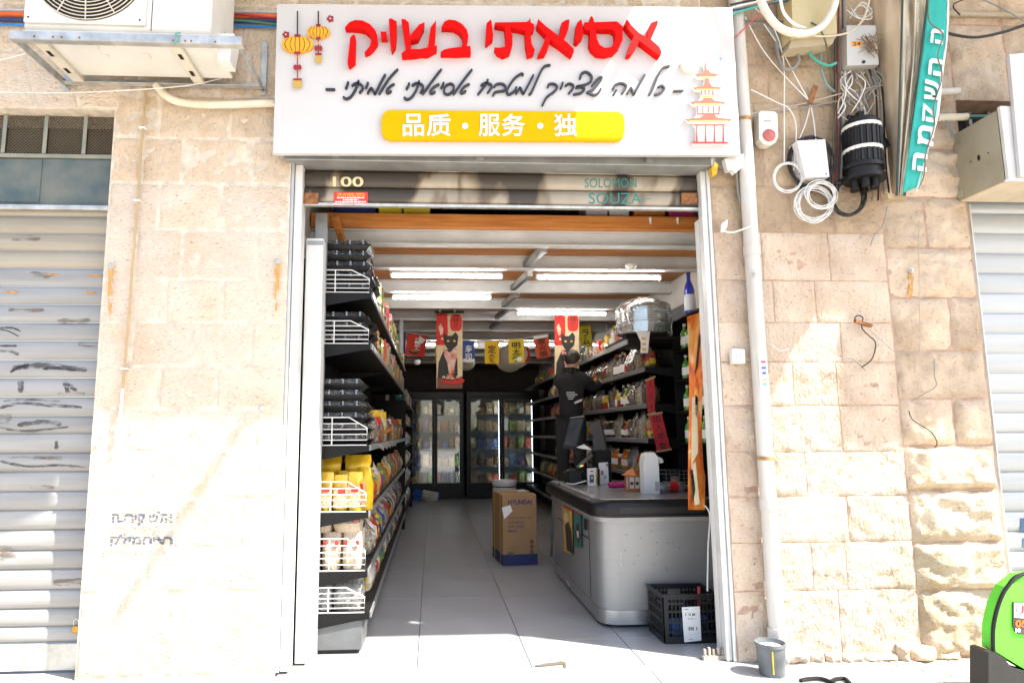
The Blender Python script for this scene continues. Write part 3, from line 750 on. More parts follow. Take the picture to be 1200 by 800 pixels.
for off, S in [
 (A, [[(85,258),(130,259),(170,260)]]),
 (A, [[(285,190),(275,225),(262,255)]]),
 (A, [[(315,228),(350,205),(385,210),(412,235),(405,265),(382,290)], [(378,178),(350,255),(310,320),(265,342),(240,322)]]),
 (A, [[(460,195),(450,225),(437,250)]]),
 (A, [[(455,298),(470,265),(490,242)], [(490,242),(505,275),(520,302)], [(520,302),(570,200),(612,125)]]),
 (A, [[(555,302),(640,170),(722,80)], [(692,210),(650,235),(622,275),(635,292),(665,270)]]),
 (A, [[(822,200),(812,230),(795,258)]]),
 (A, [[(845,225),(880,205),(925,212),(945,245),(918,292)], [(910,180),(885,260),(840,330),(795,345),(777,325)]]),
 (A, [[(940,302),(1020,190),(1105,80)], [(1085,210),(1030,245),(1005,285),(1025,295),(1050,275)]]),
 (A, [[(1125,195),(1115,225),(1098,250)]]),
 (B, [[(52,210),(20,225),(2,262),(10,295),(45,300),(80,270),(88,230),(65,208),(45,212)]]),
 (B, [[(85,305),(165,190),(250,82)], [(228,210),(175,240),(150,280),(165,292),(197,270)]]),
 (B, [[(390,168),(370,215),(300,305)], [(325,225),(360,205),(405,210),(422,235),(385,292)]]),
 (B, [[(440,240),(470,212),(520,212),(545,240),(530,270),(490,275),(450,285),(432,315)]]),
 (B, [[(640,235),(625,270),(580,302),(558,290),(565,250),(620,165),(685,120),(698,138)]]),
 (B, [[(635,298),(655,265),(672,240)], [(672,240),(687,272),(700,300)], [(700,300),(750,210),(792,128)]]),
 (B, [[(750,295),(772,285),(850,110),(890,55),(940,45)]]),
 (B, [[(915,242),(930,212),(975,212),(998,240),(970,280),(905,330),(868,402)]]),
 (B, [[(1048,195),(1040,225),(1028,255)]]),
 (C6, [[(95,265),(130,245),(165,262),(160,290),(125,335)]]),
 (C6, [[(225,205),(240,155),(285,145),(325,180),(320,225),(270,255),(205,268),(195,278),(245,275),(262,300),(225,330),(165,340)]]),
 (C6, [[(330,265),(375,210),(410,185),(410,215),(345,290),(295,320),(285,330)], [(300,325),(345,345),(390,325),(408,285)]]),
 (C6, [[(515,295),(530,260),(580,240),(625,255),(628,285),(595,335)], [(545,300),(535,320),(520,345)]]),
 (C6, [[(640,335),(655,305),(672,280)], [(672,280),(688,312),(700,345)], [(700,345),(750,250),(795,165)]]),
 (C6, [[(830,340),(850,325),(910,180),(950,110),(1015,90)]]),
 (C6, [[(910,275),(945,262),(968,290),(940,325),(880,345)]]),
 (C6, [[(1045,310),(1090,309),(1135,308)]])]: st(off, S)
# yellow plate with Chinese characters
YEL = mat('yellow_acrylic', (.62, .355, .0), .6, var=.03, spec=.08)
pp = [(455, 129), (724, 131), (730, 134), (732, 140), (732, 155), (730, 162), (724, 165), (457, 164), (450, 161), (447, 155), (447, 138), (450, 132)]
pill = fpoly(pp, YF - .03, .028, YEL, sg, 'yellow_plate')
CHW = mat('white_character', (.80, .80, .80), .4, var=0)
for chx, x0, x1 in (('品', 472, 497), ('质', 500, 528), ('服', 561, 586), ('务', 588, 615), ('独', 649, 676)):
    t = ftext(chx, x0, 134, x1, 160, YF - .031, CHW, pill, 'character', .012, .006)
for px in (545, 633):
    MB().lathe([(.021, -.006), (.021, 0)], U(px, 148, YF - .031), 14, 'y').build('dot', CHW, pill)
# lantern pictures
DK = mat('dark_print', (.03, .02, .03), .5, var=0); LR = mat('maroon_print', (.28, .015, .02), .5, var=0); LY = mat('amber_print', (.78, .36, .0), .45, var=.05); LG = mat('gold_print', (.45, .30, .06), .5, var=0)
PINKL = mat('pale_line_print', (.55, .50, .52), .5, var=0)
def rect(x0, y0, x1, y1, Y, m, par, nm='picture_piece', th=.003): return fpoly([(x0, y0), (x1, y0), (x1, y1), (x0, y1)], Y, th, m, par, nm)
def ell(cx, cy, rx, ry, n=20, a0=0, a1=360): return [(cx + rx * math.cos(math.radians(a0 + (a1 - a0) * i / n)), cy + ry * math.sin(math.radians(a0 + (a1 - a0) * i / n))) for i in range(n if a1 - a0 == 360 else n + 1)]
def lantern(cx, cy, rx, ry, top, bot, par):
    Y = YF - .022
    body = fpoly([(cx + rx * math.copysign(abs(math.cos(t)) ** .8, math.cos(t)), cy + ry * math.sin(t)) for t in [2 * math.pi * i / 28 for i in range(28)]], Y, .02, LY, par, 'lantern_picture')
    Y -= .002
    for k in (-.72, -.42, -.14, .14, .42, .72):
        scrawl([(cx + k * rx * .75, cy - ry * .9), (cx + k * rx * 1.12, cy), (cx + k * rx * .75, cy + ry * .9)], .0028, body, Y, DK, 'picture_line')
    rect(cx - .8, top, cx + .8, cy - ry, Y, DK, body); rect(cx - rx * .2, cy - ry - 2, cx + rx * .2, cy - ry + 1, Y, LR, body); rect(cx - rx * .2, cy + ry - 1, cx + rx * .2, cy + ry + 2, Y, LR, body)
    rect(cx - .6, cy + ry + 2, cx + .6, bot - 10, Y, LR, body); fpoly(ell(cx, cy + ry + 6, 1.5, 1.5, 8), Y, .003, LY, body, 'picture_piece')
    ky = cy + ry + (bot - cy - ry) * .42
    fpoly(ell(cx - 2.4, ky, 2.6, 3.3, 8), Y, .003, LR, body, 'picture_piece'); fpoly(ell(cx + 2.4, ky, 2.6, 3.3, 8), Y - .0005, .003, LR, body, 'picture_piece')
    rect(cx - 5 * rx / 18, bot - 11, cx + 5 * rx / 18, bot - 8.5, Y, LR, body); rect(cx - 5 * rx / 18, bot - 8.4, cx + 5 * rx / 18, bot, Y, LG, body)
lantern(348.5, 52, 18.5, 9.5, 13, 103, sg); lantern(373, 37.5, 13.5, 7, 13, 73.5, sg)
for cx, cy in ((335, 40.5), (387, 21.8)):
    f0 = fpoly([(cx + (4.4 if i % 2 else 3) * math.cos(i * math.pi / 5), cy + (4.4 if i % 2 else 3) * math.sin(i * math.pi / 5)) for i in range(10)], YF - .012, .01, LR, sg, 'flower_picture')
    fpoly(ell(cx, cy, .8, .8, 8), YF - .014, .002, CHW, f0, 'picture_piece')
for i in range(14):
    cx, cy = 353 + (i % 6) * 5.6 + R.uniform(-1, 1), 23 + (i // 6) * 8 + (i % 2) * 3
    if i > 8: cy += 12
    scrawl([(cx + 2.6 * math.cos(a), cy + 2.6 * math.sin(a)) for a in [k * math.pi / 3 for k in range(7)]], .0012, sg, YF - .002, PINKL, 'flower_outline')
# pagoda picture
PR = mat('pagoda_red', (.62, .06, .03), .45, var=.05); PY = mat('pagoda_yellow', (.85, .55, .08), .45, var=.03)
pg = fpoly([(790 + x / 6.66, 60 + y / 6.66) for x, y in [(245,90),(255,150),(290,175),(345,182),(320,208),(275,212),(272,250),(300,270),(370,282),(345,305),(305,310),(308,360),(330,385),(405,395),(375,415),(355,425),(355,490),(385,520),(455,530),(420,550),(400,555),(398,585),(390,590),(390,705),(420,722),(145,722),(178,705),(172,590),(160,580),(158,558),(120,550),(88,522),(150,530),(180,495),(182,425),(160,418),(125,392),(185,395),(210,360),(212,310),(180,305),(148,280),(215,280),(238,250),(240,212),(190,208),(163,182),(215,180),(240,150)]],
           YF - .035, .033, CHW, sg, 'pagoda_picture')
def pq(pts, m): fpoly([(790 + x / 6.66, 60 + y / 6.66) for x, y in pts], YF - .038, .003, m, pg, 'picture_piece')
for (yy, hw, hb) in ((180, 91, 30), (282, 111, 38), (395, 140, 55), (528, 184, 75)):
    cx = 262 - (yy - 180) * .0
    cx = {180: 254, 282: 259, 395: 265, 528: 271}[yy]
    pq([(cx - hb * .5, yy - 32), (cx + hb * .5, yy - 32), (cx + hb, yy - 8), (cx + hw, yy + 2), (cx + hw - 22, yy + 20), (cx, yy + 25), (cx - hw + 22, yy + 20), (cx - hw, yy + 2), (cx - hb, yy - 8)], PR)
for (yy, hw) in ((202, 60), (300, 85), (412, 108), (545, 150)):
    cx = 254 + (yy - 202) * .05
    MB().prism([U(790 + x / 6.66, 60 + y / 6.66, YF - .040) for x, y in [(cx - hw, yy - 3), (cx + hw, yy - 3), (cx + hw, yy + 5), (cx - hw, yy + 5)]], (0, .0015, 0)).build('picture_piece', PY, pg)
pq([(250, 92), (256, 150), (240, 150), (244, 92)], PR); pq([(240, 214), (274, 214), (272, 250), (240, 250)], PR)
for (ya, yb2, x0, x1, nn) in ((310, 345, 215, 303, 4), (428, 478, 185, 352, 5)):
    for i in range(nn):
        xx = x0 + (x1 - x0) * i / (nn - 1); pq([(xx - 5, ya), (xx + 5, ya), (xx + 5, yb2), (xx - 5, yb2)], PR)
for ya, x0, x1 in ((350, 208, 312), (482, 180, 360), (568, 156, 398)):
    pq([(x0, ya), (x1, ya), (x1, ya + 13), (x0, ya + 13)], PR if ya != 350 else PY)
for i in range(4): xx = 178 + i * 69; pq([(xx - 6, 584), (xx + 6, 584), (xx + 7, 704), (xx - 7, 704)], PR)
pq([(148, 706), (418, 706), (420, 722), (145, 722)], PR)
fpoly(ell(808.5, 74.5, 10, 9.5, 20), YF - .03, .028, mat('pale_yellow_disc', (.78, .70, .50), .4, var=.03), sg, 'sun_picture')
cl = fpoly([(822, 75), (826, 69), (834, 66), (842, 66), (847, 70), (846, 77), (840, 83), (832, 82), (825, 80)], YF - .024, .022, mat('pale_cloud', (.62, .68, .70), .4, var=.05), sg, 'cloud_picture')
scrawl([(836, 82), (841, 74), (845, 68)], .016, cl, YF - .026, mat('blue_grey_print', (.22, .36, .42), .5), 'picture_piece')
# ------------------------------------------------------------------ air conditioner and bracket
ACW = mat('ac_white_paint', (.66, .66, .63), .45, var=.08, scale=4, bump=.04)
ac = thing('air_conditioner', 'white outdoor air conditioner unit on the steel bracket over the left pier', 'air conditioner')
YA = -.60
ax0, ax1 = U(27, 20, YA).x, U(247, 20, YA).x
azb = U(130, 37, YA).z; azt = azb + .85
MB().box(ax0, ax1, YA, YA + .46, azb + .004, azt, .02).build('casing', ACW, ac, True)
MB().box(ax0 + .004, ax1 - .004, YA + .004, YA + .49, azb - .02, azb + .002, .004).build('base_pan', ACW, ac)
for k in range(9):
    MB().box(ax0 + .12 + R.uniform(0, .85), ax0 + .14 + R.uniform(.05, .9), YA + .08 + R.uniform(0, .15), YA + .10 + R.uniform(.02, .18), azb - .028, azb - .0202, .003) if False else None
for x, y, w, d in ((.28, .12, .10, .05), (.45, .10, .05, .03), (.60, .2, .07, .05), (.36, .22, .04, .03), (.75, .08, .06, .04)):
    MB().box(ax0 + x, ax0 + x + w, YA + y, YA + y + d, azb - .026, azb - .0201, .003).build('pan_emboss', ACW, ac)
gx, gr = U(104, 20, YA).x, .34
gz = U(104, 27, YA).z + gr
fx0, fx1 = U(30, 20, YA).x, U(172, 20, YA).x
MB().box(fx0, fx1, YA - .022, YA - .001, U(100, 30, YA).z, azt - .02, .016).build('fan_panel', ACW, ac, True)
MB().lathe([(gr, -.0), (gr, .004)], (gx, YA - .0265, gz), 48, 'y').build('fan_opening', mat('dark_interior', (.025, .022, .018), .8), ac)
gb = MB()
for i in range(1, 17):
    rr = gr * i / 16
    gb.tube([(gx + rr * math.cos(t), YA - .036 - .02 * (1 - (rr / gr) ** 2), gz + rr * math.sin(t)) for t in [2 * math.pi * k / 48 for k in range(48)]], .0032, 5, closed=True)
for k in range(12):
    t = 2 * math.pi * k / 12
    gb.tube([(gx + rr * math.cos(t), YA - .036 - .02 * (1 - (rr / gr) ** 2), gz + rr * math.sin(t)) for rr in (.03, .12, .22, gr)], .004, 5)
gb.build('fan_grille', mat('grille_cream', (.60, .56, .47), .5), ac, True)
for x, z in ((fx0 + .03, U(100, 30, YA).z + .03), (fx1 - .03, U(100, 30, YA).z + .03)): MB().lathe([(.006, 0), (.006, .003)], (x, YA - .0255, z), 8, 'y').build('screw', BLACKP, ac)
sx = U(178, 20, YA).x
MB().box(sx - .002, sx + .002, YA - .002, YA + .002, azb + .01, azt - .02).build('panel_seam', BLACKP, ac)
c = U(262, 66, -.35)
MB().prism([(ax1 - .01, -.42, azb + .12), (ax1 + .09, -.42, azb + .12), (ax1 + .07, -.42, azb - .07), (ax1 - .01, -.42, azb - .07)], (0, .13, 0)).build('valve_cover', ACW, ac)
bk_ = thing('steel_bracket', 'galvanised steel angle bracket frame holding up the air conditioner', 'bracket')
XB0, XB1 = U(80, 100).x, U(313, 108).x
zb0 = U(130, 44, -.62).z
def angle(a, b, parent, w=.05, nm='angle_bar'):
    a, b = Vector(a), Vector(b); MB().bar(a, b, .005, w).build(nm, GALV, parent); 
MB().box(U(12, 43, -.62).x, U(284, 43, -.62).x, -.632, -.626, zb0 - .03, zb0 + .022, .001).build('front_bar', GALV, bk_)
MB().box(U(12, 43, -.62).x, U(284, 43, -.62).x, -.625, -.58, zb0 - .031, zb0 - .026, .001).build('front_flange', GALV, bk_)
zr = U(200, 99, -.03).z
MB().box(XB0 - .02, XB1, -.04, -.034, zr - .022, zr + .022, .001).build('rear_bar', GALV, bk_)
MB().box(XB0 - .02, XB1, -.08, -.041, zr - .022, zr - .017, .001).build('rear_flange', GALV, bk_)
for x in (U(12, 43, -.62).x + .012, U(282, 43, -.62).x - .012):
    MB().bar((x, -.63, zb0 - .006), (x, -.01, zr - .012), .006, .05).build('side_arm', GALV, bk_)
    MB().box(x - .02, x + .02, -.022, -.017, zr - .06, zr + .34, .001).build('wall_strap', GALV, bk_)
for px in (66, 217):
    x = U(px, 70, -.35).x
    MB().box(x - .035, x + .035, -.575, -.045, azb - .05, azb - .021, .003).build('support_rail', mat('cream_rail', (.60, .57, .48), .5, var=.1), bk_)
    for yy in (-.42, -.22): MB().box(x - .012, x + .012, yy - .03, yy + .03, azb - .0525, azb - .0502, .001).build('slot', BLACKP, bk_)
for px in (40, 62, 72, 93, 203, 217, 224, 252): MB().lathe([(.007, 0), (.007, .002)], U(px, 41.5 + px * .03, -.6335), 8, 'y').build('bolt_hole', RUST, bk_)
scr = MB().tube(bez([U(203, 52, -.645), U(208, 47, -.65), U(206, 40, -.65), U(212, 39, -.645)], 4), .006, 5).build('twine', mat('teal_twine', (.12, .33, .31), .8), None)
tag(scr, 'scrap of teal twine knotted on the air conditioner bracket', 'twine')

CREAMP = mat('cream_insulation', (.66, .60, .48), .8, var=.12, scale=10, bump=.2, bscale=50)
WCAB = mat('white_cable', (.68, .68, .66), .5, var=.08); BCAB = mat('black_cable', (.02, .02, .02), .5, var=.1); GCAB = mat('grey_cable', (.22, .22, .21), .5, var=.1)
cable([(183, 100, -.06), (194, 112, -.07), (212, 120, -.07), (250, 123, -.07), (322, 121, -.07)], .027, CREAMP, 'insulated_pipe', 'thick cream insulated pipe running under the air conditioner towards the sign', cat='pipe', seg=10)
TAN = mat('tan_conduit', (.42, .31, .17), .6, var=.1)
cd = thing('conduit', 'thin tan conduit running down the left stone pier', 'conduit')
cable([(171, 96), (168, 140), (163, 210), (157, 290), (151, 370), (144, 455)], .009, TAN, 'conduit_tube', '', parent=cd, Y=-.035)
cable([(144, 455), (141, 490), (138, 526)], .0095, WCAB, 'conduit_end', '', parent=cd, Y=-.035)
for px, py in ((167, 150), (161, 235), (146, 432)): p = U(px, py, -.035); MB().box(p.x - .022, p.x + .022, -.048, -.008, p.z - .006, p.z + .006, .002).build('clip', WHITEP, cd)
cable([(-5, 108, -.1), (60, 109, -.15), (130, 107, -.2), (215, 101, -.12), (260, 92, -.05)], .004, WCAB, 'cable', 'thin white cable sagging across below the air conditioner bracket')
cable([(-5, 72, -.1), (30, 63, -.2)], .004, WCAB, 'cable', 'short white cable crossing the wall left of the bracket', n=2)
for k, (y0, colr, nm) in enumerate(((12, (.45, .50, .55), 'pale grey'), (17, (.70, .12, .02), 'orange'), (23, (.03, .04, .12), 'dark blue'), (29, (.02, .2, .55), 'bright blue'))):
    cable([(-8, y0, -.03), (30, y0 + .5, -.03), (120, y0 + 4, -.03), (270, y0 + 2, -.03), (326, y0 + 3, -.03)], .018 if k in (1, 2) else .01, mat(nm.replace(' ', '_') + '_cable', colr, .5), 'cable', nm + ' cable running behind the air conditioner', group='cables behind the air conditioner')
for k, (y0, colr, nm) in enumerate(((18, (.35, .03, .03), 'dark red'), (25, (.05, .2, .12), 'dark green'))):
    cable([(262, y0 - 2, -.05), (290, y0, -.05), (326, y0 + 4, -.05)], .008, mat(nm.replace(' ', '_') + '_cable', colr, .5), 'cable', nm + ' cable leading from the air conditioner to the sign')
cable([(249, -5, -.4), (255, 20, -.38), (265, 45, -.3), (275, 60, -.1)], .008, BCAB, 'cable', 'black cable hanging off the right side of the air conditioner')
# wall bolts with washers
def bolt(px, py, where, run=0, Y=-.03):
    o = MB().lathe([(.019, 0), (.019, -.004), (.012, -.006), (.010, -.016), (.004, -.018)], U(px, py, Y), 12, 'y').build('wall_bolt', GALV)
    tag(o, 'small grey steel wall bolt ' + where, 'bolt')
    if run: runs(px, py + 3, run, 1)
bolt(130, 311, 'at the left edge of the left pier above rust run', 62); bolt(325, 306, 'beside the door frame at the top of the left pier', 55)
bolt(306, 478, 'low on the left pier near the door frame', 0); bolt(118, 511, 'low at the left edge of the left pier', 0)
bolt(1068, 317, 'on the quoin stones with yellow stain below', 32, -.05); bolt(884, 321, 'on the white drainpipe', 0, -.125)
# stencilled line of writing on the left pier and old lettering
STEN = patchy('grey_stencil', (.07, .09, .13), 60, .42, .1, (.5, 1, 1.6))
wr = thing('wall_stencil', 'faded grey stencilled writing on the left stone pier', 'stencil')
ftext('הצריק שלא', 131, 599, 203, 616, -.034, STEN, wr, 'stencil_line', .06); ftext('קלימחידך', 129, 626, 203, 641, -.034, STEN, wr, 'stencil_line', .06)

# ------------------------------------------------------------------ drainpipe and things on the right pier
PVC = mat('old_white_pvc', (.60, .585, .55), .5, scale=5, col2=(.50, .47, .42), stretch=(3, 3, .5))
dp = thing('drainpipe', 'white plastic drainpipe down the right stone pier into a bucket', 'drainpipe')
px_ = U(888, 400, -.07).x
zc = [0.16, .55, 1.15, 2.2, 3.3, 4.8]
MB().tube([(px_ + .01, -.075, .12), (px_, -.07, .35), (px_, -.07, 4.9)], .052, 18).build('pipe', PVC, dp, True)
for z, rr in ((1.02, .058), (2.75, .058), (.20, .060)): MB().lathe([(rr, -.035), (rr, .035)], (px_ + (.005 if z < .5 else 0), -.07, z), 18).build('collar', PVC, dp, True)
for z in (1.32, 3.72): MB().lathe([(.0565, -.012), (.0565, .012)], (px_, -.07, z), 18).build('clamp', mat('rusty_band', (.42, .24, .09), .6, .4, var=.4, scale=30), dp, True)
a = U(889, 452, -.125)
stp = MB().box(px_ - .028, px_ + .022, -.1235, -.1225, U(889, 453, -.12).z, U(889, 417, -.12).z); stp.build('sticker', mat('sticker_paper', (.7, .7, .7), .5, var=.05), dp)
for yy, colr in ((424, (.7, .05, .15)), (431, (.05, .1, .5)), (437, (.03, .05, .2)), (445, (.75, .25, .02)), (450, (.05, .25, .3))):
    q = U(889, yy, -.12); MB().box(px_ - .022 + R.uniform(0, .015), px_ + .018, -.1246, -.1237, q.z - .008, q.z + .008).build('sticker_mark', mat('sticker_ink%.2f' % colr[0] + '%.2f' % colr[2], colr, .5, var=0), dp)
MB().tube(bez([(px_ + .012, -.075, .16), (px_ + .02, -.09, .08), (px_ + .05, -.12, .04)], 4), .05, 14).build('shoe', PVC, dp, True)
bu = thing('bucket', 'dented grey plastic bucket under the drainpipe foot on the pavement', 'bucket')
p = G(905, 790)
MB().lathe([(.07, 0), (.075, .01), (.088, .17), (.093, .175), (.093, .195), (.086, .195), (.082, .17), (.068, .015)], p, 24).build('pail', mat('grey_bucket_plastic', (.13, .145, .155), .6, var=.35, scale=8), bu, True)
MB().lathe([(.080, .150), (.078, .168), (.05, .178), (.02, .172)], p, 20).build('white_filling', mat('white_plaster_mix', (.7, .7, .68), .9, bump=.4), bu, True)
MB().box(p.x - .035, p.x - .031, p.y - .0895, p.y - .08, .03, .16).build('yellow_strip', yel, bu)
pw = MB()
for k in range(16):
    a0 = R.uniform(0, 6.28); q = G(1032, 768) + Vector((R.uniform(-.08, .09), R.uniform(-.03, .03), 0)); h = R.uniform(.02, .07)
    t = q + Vector((math.cos(a0) * .035, math.sin(a0) * .02, h)); sdv = Vector((-math.sin(a0), math.cos(a0), 0)) * .012
    mid = (q + t) / 2 + Vector((0, 0, .01))
    pw.add([q, mid + sdv, t, mid - sdv], [(0, 1, 2, 3)])
tag(pw.build('weed', mat('weed_leaf', (.16, .24, .03), .7, var=.3, scale=30, rnd=.1)), 'small yellow green weed growing at the foot of the right pier', 'weed')
pw = MB()
for k in range(9):
    a0 = R.uniform(0, 6.28); q = G(872, 762) + Vector((R.uniform(-.02, .02), R.uniform(-.02, .02), 0)); h = R.uniform(.03, .06)
    t = q + Vector((math.cos(a0) * .02, math.sin(a0) * .02, h)); sdv = Vector((-math.sin(a0), math.cos(a0), 0)) * .009; mid = (q + t) / 2
    pw.add([q, mid + sdv, t, mid - sdv], [(0, 1, 2, 3)])
tag(pw.build('weed', mat('weed_leaf_green', (.06, .2, .03), .7, var=.3)), 'tiny green weed between the door frame and the bucket', 'weed')

# switch box
sw = thing('switch_box', 'small white electrical box on the narrow stones beside the doorway', 'switch')
p = U(863, 418, -.03); MB().box(p.x - .045, p.x + .045, -.07, -.015, p.z - .05, p.z + .05, .006).build('box_body', WHITEP, sw)
MB().box(p.x - .018, p.x + .018, -.074, -.0705, p.z - .022, p.z + .022, .002).build('rocker', mat('grey_rocker', (.35, .36, .38), .4), sw)
# alarm siren
al = thing('alarm_siren', 'white alarm siren box with round red lens right of the sign', 'alarm')
YB = -.085
fpoly([(889, 133), (892, 130), (908, 131), (911, 134), (912, 160), (909, 167), (903, 170), (895, 169), (890, 163)], YB, .075, mat('ivory_plastic', (.66, .63, .56), .4, var=.05), al, 'housing')
p = U(901, 159, YB)
MB().lathe([(.046, -.002), (.044, -.012), (.026, -.02), (.004, -.023)], p, 18, 'y').build('lens', mat('red_lens', (.40, .10, .09), .25, var=.1), al, True)
fpoly([(895, 141), (904, 141.5), (904, 142.7), (895, 142.2)], YB - .002, .002, mat('grey_logo', (.3, .3, .3), .5), al, 'logo')
# white junction box over a black cable loop
jb = thing('junction_box', 'plain white square junction box inside a loop of black cable', 'junction box')
fpoly([(934, 165), (967, 163.5), (972, 207), (944, 208)], -.13, .11, mat('white_box_plastic', (.68, .69, .70), .4, var=.04), jb, 'box_body')
for x, y in ((937, 204), (968, 204)): MB().lathe([(.005, 0), (.005, -.003)], U(x, y, -.131), 8, 'y').build('screw', BLACKP, jb)
def coil(cx, cy, rx, ry, n, r, m, label, Y, jit=2.0):
    mb = MB()
    for k in range(n):
        ox, oy, sx_, sy_ = R.uniform(-jit, jit), R.uniform(-jit, jit), R.uniform(.88, 1.06), R.uniform(.88, 1.06)
        mb.tube([U(cx + ox + rx * sx_ * math.cos(t), cy + oy + ry * sy_ * math.sin(t), Y - R.uniform(0, .03)) for t in [2 * math.pi * q / 28 for q in range(28)]], r, 5, closed=True)
    return tag(mb.build('cable_coil', m, None, True), label, 'cable')
coil(923, 208, 17.5, 17, 6, .0036, WCAB, 'ring of thin white cable hanging left of the white junction box', -.06, 1)
coil(954, 240, 21, 20, 11, .0032, WCAB, 'bundled coil of white cable hanging under the white junction box', -.07, 3)
coil(962, 228, 17, 16, 8, .0032, WCAB, 'upper smaller coil of white cable at the junction box corner', -.10, 2)
coil(951, 190, 26, 31, 5, .0065, BCAB, 'loop of black cable behind the white junction box', -.04, 2)
coil(994, 232, 20, 22, 4, .008, BCAB, 'loop of black cable hanging under the black splice canister', -.05, 2)
# splice closure
sp = thing('splice_closure', 'black ribbed fibre splice canister strapped to the wall among cables', 'canister')
top, bot = U(1009, 142, -.15), U(1013, 212, -.15)
MB().tube([top, top + (bot - top) * .05, top + (bot - top) * .95, bot], [.10, .118, .118, .112], 24).build('barrel', BLACKP, sp, True)
ax = (bot - top).normalized()
for k in range(20):
    t = 2 * math.pi * k / 20; o_ = (Vector((1, 0, 0)) * math.cos(t) + Vector((0, 1, 0)) * math.sin(t)) * .119
    MB().bar(top + ax * .05 + o_, top + ax * .33 + o_, .012, .012).build('rib', BLACKP, sp)
for f_ in (.14, .52): q = top + ax * ((bot - top).length * f_); MB().tube([q - ax * .012, q + ax * .012], .128, 24).build('zip_tie', WHITEP, sp, True)
for f_ in (.8, .97): q = top + ax * ((bot - top).length * f_); MB().tube([q - ax * .014, q + ax * .014], .135, 24).build('flange', BLACKP, sp, True)
for k in range(6):
    t = 2 * math.pi * k / 6; q = bot + Vector((math.cos(t) * .07, math.sin(t) * .07, 0)); MB().tube([q, q + Vector((0, 0, -.06))], .028, 10).build('cable_port', BLACKP, sp, True)
for k in range(7):
    q = top + Vector((R.uniform(-.08, .08), R.uniform(-.05, .05), 0)); MB().tube([q, q + Vector((R.uniform(-.02, .02), 0, .05))], .02, 8).build('cap_stub', BLACKP, sp, True)
MB().tube([U(1028, 158, -.12), U(1038, 174, -.12)], .035, 12).build('side_port', BLACKP, sp, True)
# grey box with orange number label
gb_ = thing('meter_box', 'grey electrical box with small orange number label above the splice canister', 'electrical box')
fpoly([(992, 30), (1026, 30), (1030, 76), (993, 77)], -.14, .12, mat('grey_box_paint', (.46, .46, .44), .5, var=.1), gb_, 'box_body')
fpoly([(998, 48.5), (1010, 48.5), (1010, 54.5), (998, 54.5)], -.142, .002, mat('orange_label', (.75, .32, .02), .5), gb_, 'label_plate')
ftext('24', 999.5, 49.5, 1008.5, 53.7, -.1435, DK, gb_, 'lettering', .02)
MB().lathe([(.012, 0), (.012, -.006)], U(1012, 73, -.141), 10, 'y').build('lock', BLACKP, gb_)
gr_ = MB()
for k in range(60):
    a0, r0 = R.uniform(0, 6.28), R.uniform(0, 9)
    q = U(1020 + r0 * math.cos(a0), 52 + r0 * 1.2 * math.sin(a0), -.16); a1 = R.uniform(0, 6.28)
    gr_.bar(q, q + Vector((math.cos(a1) * .06, R.uniform(-.03, .01), math.sin(a1) * .06)), .003, .003)
tag(gr_.build('dry_twigs', mat('dry_twig', (.20, .12, .06), .9, var=.4)), 'tuft of dry brown twigs caught on the grey electrical box', 'twigs')
# beige cabinet at the top with hanging hoses
eb = thing('electrical_cabinet', 'cream metal electrical cabinet at the top of the wall behind a white hose', 'electrical box')
fpoly([(927, -30), (978, -30), (981, 40), (929, 43)], -.24, .20, mat('cream_cabinet_paint', (.52, .44, .24), .45, scale=3, col2=(.40, .33, .17)), eb, 'cabinet_body')
fpoly([(920, -30), (926.5, -30), (928.5, 43), (922, 55)], -.14, .10, GREY_MET, eb, 'side_flange')
fpoly([(929, 43.5), (981, 40.5), (975, 52), (924, 57)], -.20, .12, mat('dirty_cream', (.42, .36, .25), .6), eb, 'bottom_skirt')
cable([(888, -8, -.33), (898, 15, -.33), (915, 34, -.34), (940, 40, -.34), (962, 32, -.34), (976, 12, -.34), (980, -8, -.34)], .026, mat('white_hose_rib', (.68, .64, .56), .5, bump=.5, bscale=90), 'corrugated_hose', 'thick white corrugated hose looping in front of the cream cabinet', cat='hose', seg=12)
cable([(914, -5, -.3), (918, 14, -.31), (930, 28, -.32), (944, 34, -.31)], .011, WCAB, 'hose', 'thinner white hose beside the corrugated hose loop', cat='hose')
cable([(944, 56, -.12), (955, 70, -.12), (970, 77, -.12), (980, 74, -.12)], .011, mat('green_conduit', (.05, .32, .24), .5), 'hose', 'green hose hanging below the cream cabinet', cat='hose')
cable([(932, 57, -.1), (936, 70, -.1), (930, 80, -.1), (918, 80, -.1), (912, 65, -.08), (908, 45, -.08), (895, 30, -.08), (868, 26, -.1)], .013, GCAB, 'hose', 'grey hose curving from the cabinet over to the drainpipe', cat='hose')
cable([(962, 56, -.09), (962, 80, -.09), (968, 98, -.09), (978, 108, -.08)], .010, mat('grey_green_conduit', (.16, .24, .22), .5), 'hose', 'grey green hose dropping down right of the green hose', cat='hose')
